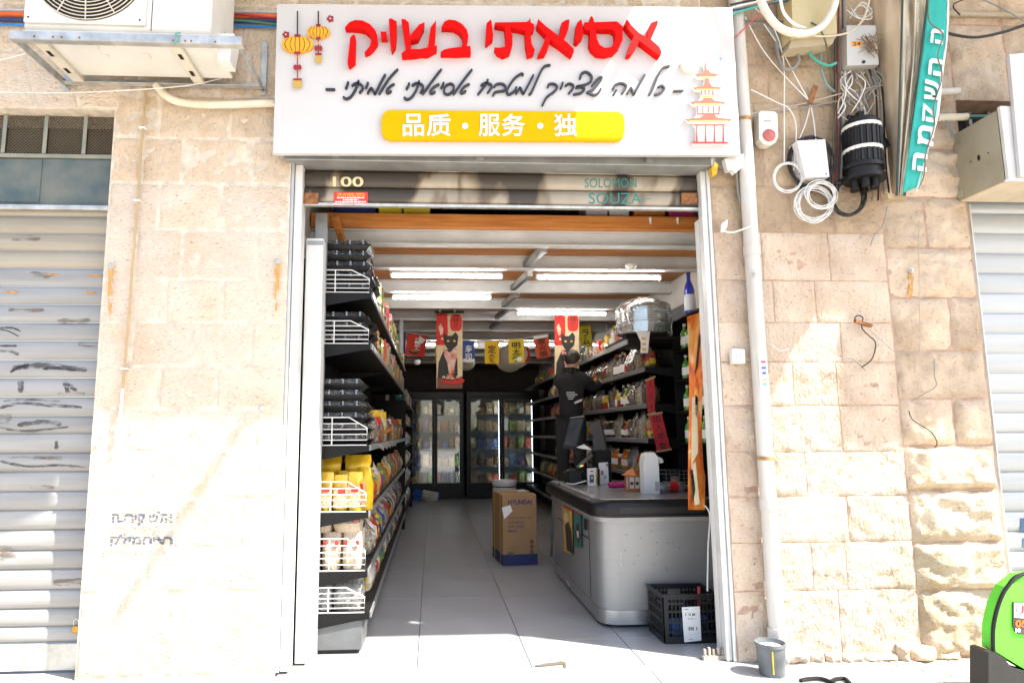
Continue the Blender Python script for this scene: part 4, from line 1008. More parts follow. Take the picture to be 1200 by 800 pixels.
# cables
cable([(1020, -5, -.2), (1012, 22, -.2), (995, 38, -.22), (965, 43, -.3), (945, 40, -.3)], .007, mat('cream_cable', (.56, .50, .40), .5), 'cable', 'cream cable sweeping from the top past the cream cabinet')
cable([(874, 25, -.12), (930, 26, -.13), (953, 28, -.25), (966, 45, -.25), (973, 80, -.1), (977, 130, -.06), (975, 210, -.05)], .006, mat('dark_olive_cable', (.10, .10, .05), .5), 'cable', 'dark olive cable arching over and down beside the splice canister')
for k, (x, colr, nm) in enumerate(((979, (.03, .03, .03), 'black'), (983, (.16, .03, .03), 'dark red'), (987, (.05, .05, .06), 'charcoal'), (990, (.3, .3, .29), 'grey'))):
    cable([(x, -5, -.08), (x + R.uniform(-1, 1), 60, -.08), (x - 1 + R.uniform(-1, 1), 120, -.06), (x - 3, 180, -.05), (x - 5, 225, -.05)], .007, mat(nm.replace(' ', '_') + '_run', colr, .5), 'cable', nm + ' cable running straight down left of the splice canister', group='cables beside the splice canister')
cable([(873, 20, -.1), (895, 60, -.08), (925, 95, -.06), (948, 118, -.05)], .004, WCAB, 'cable', 'thin white cable slanting from the sign corner to the rusty hook')
cable([(895, 28, -.1), (915, 58, -.08), (935, 95, -.06), (948, 118, -.05)], .004, WCAB, 'cable', 'second thin white cable converging on the rusty hook')
cable([(885, 10, -.1), (905, 30, -.1), (918, 70, -.09), (919, 130, -.07), (919, 190, -.07)], .0045, WCAB, 'cable', 'thin white cable dropping straight to the ring of white cable')
cable([(880, 105, -.1), (910, 120, -.08), (925, 128, -.07), (933, 150, -.06), (930, 200, -.06)], .004, WCAB, 'cable', 'thin white cable curling above the alarm siren down to the coils')
cable([(950, 122, -.05), (944, 145, -.05), (937, 162, -.06)], .004, WCAB, 'cable', 'short white cable from the rusty hook to the junction box corner')
cable([(950, 122, -.05), (954, 145, -.05), (956, 164, -.06)], .004, WCAB, 'cable', 'short white cable from the rusty hook straight down to the junction box')
cable([(878, 134, -.09), (910, 128, -.05), (948, 120, -.05), (985, 110, -.1), (1015, 104, -.12), (1034, 100, -.1)], .006, mat('beige_cable', (.40, .35, .27), .6), 'cable', 'beige cable strung across from the drainpipe to the awning')
cable([(878, 137, -.09), (930, 129, -.05), (985, 118, -.1), (1030, 112, -.1)], .005, GCAB, 'cable', 'grey cable strung across just under the beige cable')
for k in range(15):
    x0 = 985 + R.uniform(0, 40); pts = [(x0, 82 + R.uniform(0, 8), -.1)]
    for q in range(4): pts.append((max(982, min(1040, pts[-1][0] + R.uniform(-14, 14))), pts[-1][1] + R.uniform(8, 17), -.1 - R.uniform(0, .06)))
    cable(pts, .0042, (WCAB, GCAB, mat('beige_cable'))[k % 3], 'cable', 'loose tangled %s wire under the grey box, %s in its tangle' % (('white', 'grey', 'beige')[k % 3], ORD[k // 3]), group='tangled wires under the grey box')
for k in range(5):
    x0 = 1014 + k * 4; cable([(x0, 80, -.08), (x0 + 8, 105, -.08), (x0 + 10, 140, -.06), (x0 + 12, 190, -.05), (x0 + 8 + 3 * k, 235, -.05)], .006, (GCAB, BCAB)[k % 2], 'cable', '%s cable passing down behind the splice canister, %s from the left' % (('grey', 'black')[k % 2], ORD[k]), group='cables behind the splice canister')
for k in range(4):
    cable([(996 + R.uniform(-4, 4), 12 + R.uniform(-5, 5), -.12), (1008 + R.uniform(-3, 3), 22 + R.uniform(-5, 4), -.14), (1022, 16 + R.uniform(-6, 6), -.13), (1010, 8 + R.uniform(-5, 5), -.12), (996, 20 + R.uniform(-5, 5), -.12)], .004, WCAB if k % 2 else mat('beige_cable'), 'cable', '%s curled wire lying on top of the grey electrical box, %s one' % ('white' if k % 2 else 'beige', ('lower', 'upper')[k // 2]), group='curled wires above the grey box')
hk = MB().bar(U(949, 122, -.06), U(956, 101, -.06), .012, .035).build('wall_hook', RUST); tag(hk, 'rusty flat iron hook where the white cables meet', 'hook')
for k, (y0, y1, colr, nm) in enumerate(((2, -8, (.02, .02, .02), 'black'), (14, -2, (.05, .42, .34), 'turquoise'), (9, 0, (.04, .05, .09), 'navy'), (6, -6, (.7, .7, .7), 'white'))):
    cable([(856, y0 + 4, -.15), (880, (y0 + y1) / 2 + 4, -.16), (930, y1, -.2)], .008, mat(nm + '_street_cable', colr, .5), 'cable', nm + ' cable leaving the top right corner of the sign')
cable([(858, 48, -.12), (868, 38, -.13), (885, 22, -.14), (900, 8, -.15), (915, -5, -.15)], .004, mat('pink_cable', (.6, .06, .12), .5), 'cable', 'thin pink cable at the top right corner of the sign')
cable([(862, 180, -.09), (864, 215, -.05), (868, 238, -.05), (881, 262, -.05)], .008, GCAB, 'cable', 'grey cable down beside the drainpipe below the sign')
cable([(845, 270, -.06), (860, 272, -.07), (882, 264, -.12)], .007, WCAB, 'cable', 'short white cable end clipped across the drainpipe')
fpoly([(846, 262), (853, 257), (852, 266), (848, 272), (845, 271)], -.07, .02, WHITEP, None, 'tape_knot'); tag(bpy.data.objects[-1] if False else COL.objects[-1], 'knot of white tape at the end of the short cable', 'tape')
ye = fpoly([(834, 196), (838, 190), (842, 193), (840, 204), (835, 206)], -.08, .05, mat('yellow_foam', (.72, .45, .04), .9, bump=.5, bscale=50), None, 'foam_filler'); tag(ye, 'blob of yellow foam at the right end of the shutter header', 'foam')
hr = fpoly([(849, 186), (860, 183), (872, 180), (870, 196), (866, 199), (862, 203), (858, 199), (853, 200)], -.14, .05, mat('torn_plastic', (.65, .65, .64), .5, bump=.3), None, 'torn_wrapping'); tag(hr, 'torn white plastic wrapping hanging under the right end of the sign', 'wrapping')
# wires on the lower right wall
cl_ = thing('cable_clamp', 'rusty clamp with black wire ends on the right pier wall', 'clamp')
MB().bar(U(1002, 376, -.05), U(1021, 382, -.05), .03, .02).build('clamp_bar', RUST, cl_)
cable([(1001, 376), (1004, 370), (1011, 372), (1010, 384), (1018, 393), (1026, 402), (1022, 420), (1010, 430)], .0045, BCAB, 'wire', '', Y=-.05, parent=cl_)
cable([(980, 423), (990, 419), (1000, 421), (1014, 434)], .0035, GCAB, 'wire', '', Y=-.045, parent=cl_)
cable([(1016, 384), (1032, 398), (1050, 412), (1078, 411)], .002, GCAB, 'wire', '', Y=-.06, parent=cl_)
cable([(1077, 258, -.06), (1077, 330, -.06), (1078, 405, -.06), (1073, 420, -.06), (1072, 437, -.06)], .003, mat('beige_cable'), 'cable', 'thin beige wire hanging down the quoin stones', n=4)
cable([(1095, 420), (1095, 440), (1097, 452), (1082, 462), (1068, 470)], .0035, GCAB, 'cable', 'loose grey wire end on the quoin below the thin beige wire', Y=-.08)
cable([(1065, 481), (1070, 492), (1090, 505), (1098, 518), (1095, 525)], .0035, BCAB, 'cable', 'short black wire end low on the quoin stones', Y=-.09)
cable([(1040, 242), (1034, 265), (1025, 275), (1020, 288)], .004, GCAB, 'cable', 'thin grey wire loop below the awning foot', Y=-.05)
cable([(905, 404), (915, 411), (925, 408)], .003, WCAB, 'cable', 'short white wire bit right of the drainpipe', Y=-.035, n=3)

# ------------------------------------------------------------------ folded teal awning
aw = thing('folded_awning', 'folded awning with teal lettered valance beside the splice canister', 'awning')
CAN = mat('beige_canvas', (.60, .50, .37), .9, scale=4, col2=(.47, .37, .25), bump=.3, bscale=12)
CAN2 = mat('pale_canvas', (.60, .54, .43), .9, var=.15, bump=.25, bscale=14)
TEAL = mat('teal_canvas', (.02, .38, .33), .7, var=.12, scale=7, bump=.1)
def strip(pa, pb, Y0, Y1, m, nm, wob=.02, n=14):
    """long fabric fold between two edges given in the picture, one near and one further from the wall"""
    mb = MB()
    def fn(u, v):
        i = v * (len(pa) - 1); k = min(int(i), len(pa) - 2); f = i - k
        a_ = (pa[k][0] * (1 - f) + pa[k + 1][0] * f, pa[k][1] * (1 - f) + pa[k + 1][1] * f); b_ = (pb[k][0] * (1 - f) + pb[k + 1][0] * f, pb[k][1] * (1 - f) + pb[k + 1][1] * f)
        Y = Y0 * (1 - u) + Y1 * u + wob * noise.noise((u * 3, v * 5, Y0 * 9))
        return U(a_[0] * (1 - u) + b_[0] * u, a_[1] * (1 - u) + b_[1] * u, Y)
    mb.sheet(fn, 8, n)
    ob = mb.build(nm, m, aw, True, fix=False); md = ob.modifiers.new('t', 'SOLIDIFY'); md.thickness = .006; return ob
strip([(1020, -8), (1030, 80), (1040, 160), (1046, 226)], [(1057, -8), (1058, 80), (1055, 160), (1052, 228)], -.06, -.28, CAN, 'canvas_fold', .03)
strip([(1057, -8), (1058, 80), (1055, 160), (1052, 228)], [(1072, -8), (1071, 60), (1062, 150), (1054, 228)], -.29, -.20, CAN2, 'canvas_fold', .05)
strip([(1072, -8), (1071, 60), (1062, 150), (1054, 228)], [(1084, -8), (1078, 70), (1068, 150), (1057, 228)], -.30, -.24, CAN2, 'canvas_fold', .05)
MB().tube([U(1058, -8, -.31), U(1051, 229, -.31)], .007, 8).build('arm_rod', mat('dark_green_rod', (.03, .06, .05), .5), aw); MB().tube([U(1088, -8, -.33), U(1060, 229, -.33)], .009, 8).build('arm_rod', mat('dark_green_rod'), aw)
strip([(1089, -8), (1081, 60), (1070, 140), (1057, 227)], [(1110, -8), (1108, 42), (1096, 138), (1078, 218)], -.335, -.345, TEAL, 'valance', .012, 20)
strip([(1110, -8), (1108, 42), (1096, 138), (1078, 218)], [(1112, -8), (1111, 42), (1099, 138), (1073, 227)], -.347, -.35, WHITEP, 'valance_lining', .006, 20)
VT = mat('white_valance_print', (.70, .70, .66), .7, var=.05)
for ch_, (cx, cy), s_ in (('ה', (1098.5, 42), 15), ('ה', (1097, 78), 17), ('ש', (1094, 105), 20), ('ק', (1090, 132), 17), ('מ', (1085.5, 158), 19), ('ה', (1078.5, 189), 17)):
    d = Vector((-.17, 0, -1)).normalized()                       # the line of text runs down the strip
    c0 = U(cx, cy, -.366); k = s_ / 135.0; left, upv = d, Vector((d.z, 0, -d.x)).normalized()
    bl_ = c0 + left * (k * .55) - upv * (k * .38); br_ = c0 - left * (k * .45) - upv * (k * .38); tl_ = bl_ + upv * (k * .8)
    text(ch_, bl_, br_, tl_, VT, aw, 'valance_letter', .03)
fpoly([(1040, 226), (1062, 228), (1062, 234), (1041, 233)], -.3, .06, mat('wood_foot', (.35, .26, .15), .8), aw, 'foot_bracket')
cable([(1088, -5), (1089, 25), (1105, 40), (1099, 65), (1104, 90), (1094, 125), (1095, 148), (1085, 180), (1083, 205), (1076, 222)], .0035, mat('brown_cord', (.16, .08, .05), .7), 'piping_cord', '', Y=-.372, parent=aw)
# pale lightbox and white panel of the neighbour
nb = thing('lightbox_sign', 'pale metal sign box seen edge on above the right shutter', 'sign box')
XN = U(1119, 200, 0).x
zA, zB_ = U(1119, 160, 0).z, U(1126, 236, 0).z
OL = mat('olive_grey_paint', (.30, .28, .21), .5, .1, scale=4, col2=(.37, .35, .27))
MB().box(XN, XN + .004, -.40, -.005, zB_, zA, .001).build('side_plate', OL, nb)
MB().box(XN + .0045, 5.6, -.40, -.01, zB_ - .006, zB_ + .002, .001).build('bottom_plate', mat('cream_plate', (.55, .48, .36), .6, var=.12), nb)
MB().box(XN + .0045, 5.6, -.43, -.402, zB_ + .003, zA + .02, .003).build('face_rim', WHITE_MET, nb)
MB().box(XN + .0045, 5.6, -.40, -.01, zA - .004, zA, .001).build('top_plate', OL, nb)
MB().lathe([(.011, 0), (.011, .003)], (XN - .0035, -.22, (zA + zB_) / 2 - .01), 8, 'x', 1, 2).build('slot', BLACKP, nb)
for yy in (-.30, -.15): MB().lathe([(.005, 0), (.005, .003)], (XN - .0035, yy, (zA + zB_) / 2 - .01), 8, 'x').build('hole', BLACKP, nb)
MB().box(XN - .012, XN + .03, -.06, -.004, zB_ + .02, zB_ + .07, .003).build('fixing_lug', OL, nb)
wp = thing('sign_panel', 'white sign panel cut off by the right edge of the picture', 'sign')
MB().prism([U(1183, 64, -.46), U(1240, 58, -.46), U(1250, 205, -.46), U(1196, 207, -.46)], (0, .025, 0)).build('face', SW, wp)
for yy in (128, 148, 168, 190): MB().lathe([(.006, 0), (.006, .003)], U(1187, yy, -.4625), 8, 'y').build('rivet', GREY_MET, wp) if yy > 500 else None
ppw = MB().tube([U(1090, 16, -.06), U(1230, 19, -.06)], .022, 10).build('wall_pipe', mat('beige_pipe', (.38, .32, .23), .6, var=.15)); tag(ppw, 'beige horizontal pipe high on the wall over the right shutter', 'pipe')
for x0, x1, yy, lb in ((1100, 1123, 108, 'pale stub of pipe behind the teal awning, upper of two'), (1098, 1133, 138, 'cream pipe stub with green sleeve behind the teal awning')):
    o = MB().tube([U(x0, yy, -.1), U(x1, yy - 1, -.1)], .026, 12).build('pipe_stub', PVC if yy < 120 else CREAMP); tag(o, lb, 'pipe')
cable([(1133, 137, -.08), (1160, 137, .0), (1175, 140, .05)], .018, mat('green_sleeve', (.02, .12, .10), .5), 'hose', 'dark green hose running into the dark gap over the right shutter', cat='hose')
cable([(1105, 38, -.3), (1140, 44, -.2), (1175, 38, -.15), (1210, 26, -.12)], .011, BCAB, 'cable', 'thick black cable sagging across the top right corner')
cable([(1125, 18, -.12), (1118, 5, -.1), (1150, -6, -.1)], .005, BCAB, 'cable', 'thin black cable rising over the beige pipe')
cable([(1140, -5, -.1), (1170, 8, -.12), (1205, 28, -.12)], .005, GCAB, 'cable', 'thin grey cable slanting across the top right corner')
for k in range(3): cable([(1098, 134 + k * 3, -.1), (1110, 142 + k * 2, -.1), (1116, 155 + k * 4, -.1), (1122 + k * 2, 168, -.06)], .004, GCAB, 'cable', 'grey wire drooping behind the lower end of the teal awning, %s from the top' % ORD[k], group='wires behind the teal awning')

# ------------------------------------------------------------------ green delivery bag and ground litter
gbag = thing('delivery_bag', 'bright green padded delivery bag in a black base at the lower right corner', 'bag')
GRN = mat('green_nylon', (.10, .62, .03), .6, var=.08, scale=9, bump=.12, bscale=20)
YG = -.75
fpoly([(1166, 762), (1166, 735), (1172, 708), (1182, 688), (1200, 674), (1260, 668), (1300, 690), (1300, 800), (1230, 800), (1195, 780)], YG, .09, GRN, gbag, 'bag_body')
scr_pts = [(1164, 764), (1164, 735), (1170.5, 707), (1181, 686.5), (1199, 672), (1260, 666)]
MB().tube(bez([U(x, y, YG - .004) for x, y in scr_pts], 5), .011, 8).build('piping', BLACKP, gbag, True)
fpoly([(1158.5, 764), (1164, 763), (1176, 770), (1186, 782), (1215, 790), (1300, 800), (1300, 840), (1158.5, 818)], YG - .03, .13, mat('black_rubber', (.016, .016, .016), .55, var=.2), gbag, 'base_tray')
lb_ = fpoly([(1187.5, 705), (1260, 708), (1260, 748), (1196, 743), (1190, 740), (1187.5, 733)], YG - .008, .008, mat('dark_tag', (.06, .05, .05), .5), gbag, 'badge')
fpoly([(1188.5, 706), (1260, 709), (1260, 728), (1188.5, 723)], YG - .0095, .001, wht, lb_, 'badge_field')
ftext('L', 1190.5, 707.5, 1194.2, 716, YG - .011, mat('purple_print', (.12, .06, .25), .5), lb_, 'lettering', .02); ftext('J', 1195, 709, 1200, 718.5, YG - .011, mat('red_print', (.7, .03, .03), .5), lb_, 'lettering', .03)
ftext('053', 1190, 726, 1210, 734.5, YG - .011, mat('orange_print', (.8, .14, .01), .5), lb_, 'lettering', .04); ftext('10', 1190, 735.5, 1196, 740.5, YG - .011, wht, lb_, 'lettering', .04)
br_ = G(680, 781); o = fpoly([(626, 780), (640, 778), (652, 777), (660, 775), (664, 777), (655, 780), (640, 781), (630, 782)], 0, .001, BLACK, None, 'x') if False else None
o = MB().prism([G(x, y, .004) for x, y in [(626, 780), (640, 777), (652, 776), (657, 774.5), (663, 776), (664, 783), (661, 783), (660, 778), (645, 779.5), (632, 781)]], (0, 0, .004)).build('pavement_crack_patch', mat('dark_scrap', (.10, .09, .07), .8)); tag(o, 'dark torn scrap lying on the bright pavement before the doorway', 'scrap')
dr = thing('drain_grate', 'black iron grate edge at the bottom of the pavement right of the doorway', 'grate')
for k in range(2): MB().tube(bez([G(938 + k * 36, 797 + k, .01), G(946 + k * 34, 795, .014), G(962 + k * 28, 794.5, .016), G(978 + k * 18, 800, .01)], 5), .012, 8).build('bar', BLACKP, dr, True)
o = MB().prism([G(x, y, 0) for x, y in [(1100, 762), (1110, 760), (1120, 764), (1118, 770), (1104, 769)]], (0, 0, .03)).build('loose_stone', STONE_R); tag(o, 'small loose stone on the pavement at the foot of the quoin', 'stone')
sb = thing('shutter_foot', 'small rusty toothed metal foot at the base of the right door rail', 'bracket')
p = G(838, 772)
MB().box(p.x - .09, p.x + .06, p.y - .03, p.y + .01, .001, .03, .003).build('foot_plate', mat('pale_rust_metal', (.42, .36, .29), .7, var=.3, scale=30), sb)
for k in range(5): MB().box(p.x - .08 + k * .03, p.x - .064 + k * .03, p.y - .02, p.y, .031, .07 + .01 * (k % 2), .003).build('tooth', mat('pale_rust_metal'), sb)
# ------------------------------------------------------------------ lamps under the loft
TUBE = mat('lit_tube', (1.0, .98, .93), .5, var=0, emit=22)
def tube_light(x0, x1, d, z, label):
    t = thing('fluorescent_light', label, 'ceiling light', 'fluorescent tubes under the loft')
    y = d - 4.5
    MB().box(x0, x1, y - .012, y + .012, z + .024, z + .045, .003).build('batten', GREY_MET, t)
    MB().tube([(x0 + .02, y, z), (x1 - .02, y, z)], .012, 10).build('tube', TUBE, t)
    for x in (x0, x1 - .02): MB().box(x, x + .02, y - .018, y + .018, z - .018, z + .021, .003).build('end_cap', WHITEP, t)
tube_light(-.40, .66, 6.12, 2.955, 'lit fluorescent tube, front left of the ceiling lights')
tube_light(.97, 2.18, 6.12, 2.95, 'lit fluorescent tube, front right of the ceiling lights')
tube_light(-.45, .64, 7.15, 2.96, 'lit fluorescent tube, second row on the left')
tube_light(1.03, 2.17, 8.1, 2.96, 'lit fluorescent tube, second row on the right in front of the cat banner')
tube_light(-.35, .75, 11.0, 2.95, 'lit fluorescent tube far back on the left above the bunting')
tube_light(.95, 2.05, 11.0, 2.95, 'lit fluorescent tube far back on the right above the bunting')
dm = thing('smoke_detector', 'small white dome detector under the front ceiling beam', 'detector')
MB().lathe([(.05, .0), (.05, -.015), (.035, -.03), (.03, -.045), (.01, -.05)], (U(738, 288, 1.3).x, 1.3, 2.998), 16).build('dome', WHITEP, dm, True)
for px in (762, 794):
    p = U(px, 258, .65); o = MB().lathe([(.012, 0), (.012, -.02), (.008, -.03), (.009, -.05)], (p.x, .645, p.z + .02), 8).build('hook', WHITEP); tag(o, 'white hook on the loft edge board, %s of the two' % ('left' if px == 762 else 'right'), 'hook')
cm = thing('security_camera', 'small white dome camera by the far left ceiling', 'camera')
MB().lathe([(.06, 0), (.06, -.04), (.045, -.07), (.02, -.085)], (U(489, 422, 7.5).x, 7.5, U(489, 422, 7.5).z), 14).build('dome', WHITEP, cm, True)

# cartons stored on the loft edge
def carton(x0, x1, y0, y1, z0, z1, m, label, band=None, cat='box', nm='carton'):
    t = thing(nm, label, cat); MB().box(x0, x1, y0, y1, z0, z1, .006).build('body', m, t)
    if band: MB().box(x0 - .001, x1 + .001, y0 - .002, y0 - .0005, z0 + (z1 - z0) * .06, z0 + (z1 - z0) * .16).build('stripe', band, t)
    return t
ZL = ZB + .16
for px0, px1, colr, lb, bd in ((391, 440, (.02, .035, .16), 'navy blue box with yellow stripe', yel), (444, 471, (.62, .52, .02), 'yellow box next to the navy box', None), (473, 504, (.60, .48, .03), 'second yellow box with blue edge', mat('navy_print', (.02, .03, .14), .5)),
                               (686, 711, (.45, .42, .48), 'pale lilac wrapped pack', None), (713, 736, (.60, .60, .62), 'white wrapped pack', None), (742, 778, (.55, .20, .05), 'orange box', wht), (783, 812, (.50, .04, .18), 'magenta box', None)):
    carton(U(px0, 250, .75).x, U(px1, 250, .75).x, .72, 1.0, ZL, ZL + R.uniform(.2, .3), mat('loft_' + lb.replace(' ', '_')[:24], colr, .4, var=.1), lb + ' stored on the loft edge', bd)
wd = thing('wooden_prop', 'slanting pine batten behind the white post under the loft', 'batten')
MB().bar(U(392, 253, .5), U(402, 285, .62), .05, .03).build('batten', WOOD, wd)

# ------------------------------------------------------------------ shelving
SHB = mat('black_shelf', (.007, .007, .0075), .55, .0, var=.2, scale=12, spec=.2)
CHAN = mat('price_channel', (.20, .21, .22), .35, .2, var=.15)
WIRE = mat('white_wire', (.68, .68, .66), .4, var=.05)
XS = -.455                                            # aisle edge of the left shelving
lr = thing('shelving_rack', 'tall black metal shelving along the left wall with wire end guards', 'shelving')
LY0, LY1 = .33, 6.3
LZ = [U(434, y, LY0).z for y in (343, 403, 522, 600, 669, 718)]
LNAME = ['top', 'second', 'third', 'fourth', 'fifth', 'lowest']
MB().box(-.95, -.925, LY0, 8.6, .03, LZ[0] + .25).build('back_panel', SHB, lr)
for k, z in enumerate(LZ):
    w = .02 if k == 5 else .0
    y1 = LY1
    MB().prism([(-.925, LY0, z), (XS + w, LY0, z), (XS + w, LY0, z - .04), (XS - .05, LY0, z - .045), (-.80, LY0, z - .10), (-.925, LY0, z - .11)], (0, .012, 0)).build('end_bracket', SHB, lr)
    MB().box(-.924, XS + w - .003, LY0 + .013, y1, z - .03, z, .002).build('shelf_board', SHB, lr)
    MB().box(XS + w - .002, XS + w + .012, LY0 + .02, y1, z - .035, z + .008, .003).build('price_channel', CHAN, lr)
for y in (2.3, 4.3): 
    for k, z in enumerate(LZ[:-1]): MB().prism([(-.925, y, z - .031), (XS - .03, y, z - .031), (-.80, y, z - .10), (-.925, y, z - .11)], (0, .01, 0)).build('bracket', SHB, lr)
MB().box(-.92, XS - .03, LY0 + .02, LY1, .03, LZ[5] - .05, .004).build('plinth', mat('grey_plinth', (.13, .135, .14), .45, .2, var=.12), lr)
MB().box(-.92, XS - .06, LY0 + .03, LY1, .002, .029).build('kick_strip', BLACKP, lr)
MB().box(-.92, XS + .015, LY1 + .01, LY1 + .05, .002, LZ[0] - .5).build('end_panel', SHB, lr)
def guard(zb, h, w0=-.90, x1=XS - .015, y=LY0 + .006):
    mb = MB(); r = .0042
    xk = x1 - .13
    mb.tube([(w0, y, zb + .004), (x1, y, zb + .004), (x1, y, zb + h * .62), (xk, y, zb + h), (w0, y, zb + h)], r, 6)
    for f_ in (.2, .4, .58): mb.tube([(w0, y, zb + h * f_), (x1, y, zb + h * f_)], r * .8, 5)
    mb.tube([(w0, y, zb + h * .78), (x1 - .06, y, zb + h * .78)], r * .8, 5)
    xm = w0 + (x1 - w0) * .42; mb.tube([(xm, y, zb + .004), (xm, y, zb + h)], r, 5)
    return mb.build('wire_guard', WIRE, lr, True)
for k, h in ((0, .17), (1, .17), (2, .20), (3, .21), (4, .22), (5, .17)): guard(LZ[k] + .001, h)
# clear-lidded black trays in stacks at the near end
TRAYB = mat('tray_black', (.007, .007, .008), .32, var=.15, spec=.35); LID = glass('clear_lid', (.92, .94, .95), .14, .05, .08, .4)
def tray_src():
    t = bpy.data.objects.new('food_tray', None); COL.objects.link(t)
    def ring(w, d, z): return [(-w, -d, z), (w, -d, z), (w, d, z), (-w, d, z)]
    def frus(a, b, name, m, capt=True, ribs=0):
        mb = MB(); mb.add(ring(*a) + ring(*b), [(0, 1, 5, 4), (1, 2, 6, 5), (2, 3, 7, 6), (3, 0, 4, 7), (4, 5, 6, 7)] + ([(3, 2, 1, 0)] if capt else []))
        for q in range(ribs):
            f_ = (q + .5) / ribs * 2 - 1; mb.box(a[0] * f_ - .006, a[0] * f_ + .006, -a[1] - .004, -a[1] + .02, a[2] + .002, b[2] - .002)
        return mb.build(name, m, t)
    frus((.165, .125, 0), (.20, .155, .035), 'base', TRAYB)
    mb = MB(); mb.box(-.208, .208, -.163, .163, .0355, .041, .002); mb.build('rim', TRAYB, t)
    frus((.195, .15, .042), (.165, .125, .078), 'lid', LID, False, 4)
    return t
ts = tray_src()
def trays(k, n, y, x=-.69, lean=0, mm='shelf', dz=.083):
    for i in range(n):
        lb = 'black food tray, %s of the %s stack on the %s left shelf' % (('lowest' if i == 0 else ('topmost' if i == n - 1 else ORD[i] + ' up')), 'near' if y < .8 else 'rear', LNAME[k])
        o = copy_thing(ts, (x + lean * i + R.uniform(-.008, .008), y + R.uniform(-.01, .01), LZ[k] + .003 + i * dz), R.uniform(-.03, .03), lb)
        tag(o, None, 'food tray', 'trays stacked on the left shelving')
trays(0, 5, .52, -.665); trays(0, 3, .86, -.655, .004); trays(1, 3, .52, -.69); trays(1, 3, .86, -.665, .003); trays(2, 6, .52, -.70, 0, dz=.08); trays(2, 4, .88, -.68, 0)
for ob in [ts] + list(ts.children): bpy.data.objects.remove(ob)

# packaging
def bagmesh(w, d, h, seed, top=.18, name='bag', seg=10, rings=6, crump=.12):
    mb = MB(); V = []
    for j in range(rings + 1):
        v = j / rings; z = h * v
        kx = (1 - .06 * (2 * v - 1) ** 2) if v < .99 else .92
        ky = max(.06, (1 - abs(2 * v - .8) ** 2.4)) if v > .4 else (.75 + .25 * (v / .4))
        if v >= .99: ky = .05
        for i in range(seg):
            t = 2 * math.pi * i / seg; cx, cy = math.cos(t), math.sin(t)
            x = math.copysign(abs(cx) ** .55, cx) * w / 2 * kx; y = math.copysign(abs(cy) ** .7, cy) * d / 2 * ky
            nn = noise.noise((cx * 2 + seed, cy * 2 + v * 4, seed * 1.7 + v * 3)) * crump
            V.append((x * (1 + nn), y * (1 + nn * 1.8), z * (1 + nn * .25 * (v > .5))))
    mb.v = V
    for j in range(rings):
        for i in range(seg):
            a = j * seg + i; b = j * seg + (i + 1) % seg; mb.f.append((a, b, b + seg, a + seg))
    mb.f.append(tuple(reversed(range(seg)))); mb.f.append(tuple(rings * seg + i for i in range(seg)))
    return mb
PAL = {'yellow': (.72, .45, .02), 'red': (.55, .03, .02), 'white': (.62, .60, .55), 'green': (.10, .30, .05), 'orange': (.65, .20, .02), 'lime': (.45, .55, .05), 'pink': (.60, .20, .30),
       'blue': (.03, .10, .38), 'brown': (.20, .09, .04), 'cream': (.55, .46, .30), 'dark red': (.16, .02, .025), 'black': (.03, .03, .03), 'teal': (.03, .30, .28), 'tan': (.38, .25, .12), 'purple': (.15, .05, .22)}
def pm_(c, k='pack', gloss=.35):
    nm = '%s_%s' % (c.replace(' ', '_'), k)
    if nm in MATS: return MATS[nm]
    m = mat(nm, PAL[c], gloss, var=.35, scale=18, coat=.2, rnd=.12, bump=.35, bscale=25)
    if k not in ('pack', 'card', 'frozen', 'jar'): return m
    n, l = m.node_tree.nodes, m.node_tree.links                       # printed film: blocks of other inks over the ground colour
    bs = n["Principled BSDF"]; src = bs.inputs["Base Color"].links[0].from_socket
    tc = n.new("ShaderNodeTexCoord"); vo = n.new("ShaderNodeTexVoronoi"); vo.inputs["Scale"].default_value = 19; vo.distance = 'CHEBYCHEV'
    mp = n.new("ShaderNodeMapping"); mp.inputs[3].default_value = (1, 1, 1.5); l.new(tc.outputs["Object"], mp.inputs[0]); l.new(mp.outputs[0], vo.inputs["Vector"])
    cr = n.new("ShaderNodeValToRGB"); cr.color_ramp.interpolation = 'CONSTANT'; e = cr.color_ramp.elements
    inks = [(.6, .57, .5), (.45, .03, .02), (.06, .05, .05), (.6, .4, .03), (.05, .16, .06)]
    e[0].position, e[0].color = 0, (*inks[len(c) % 5], 1); e[1].position, e[1].color = .25, (*inks[(len(c) + 1) % 5], 1); x = e.new(.5); x.color = (*inks[(len(c) + 3) % 5], 1)
    sp = n.new("ShaderNodeSeparateColor"); l.new(vo.outputs["Color"], sp.inputs[0]); l.new(sp.outputs[0], cr.inputs[0])
    th = n.new("ShaderNodeMath"); th.operation = 'GREATER_THAN'; th.inputs[1].default_value = .62; l.new(sp.outputs[1], th.inputs[0])
    mx = n.new("ShaderNodeMix"); mx.data_type = 'RGBA'; l.new(th.outputs[0], mx.inputs[0]); l.new(src, mx.inputs[6]); l.new(cr.outputs[0], mx.inputs[7]); l.new(mx.outputs[2], bs.inputs["Base Color"])
    return m
BAGS = {}
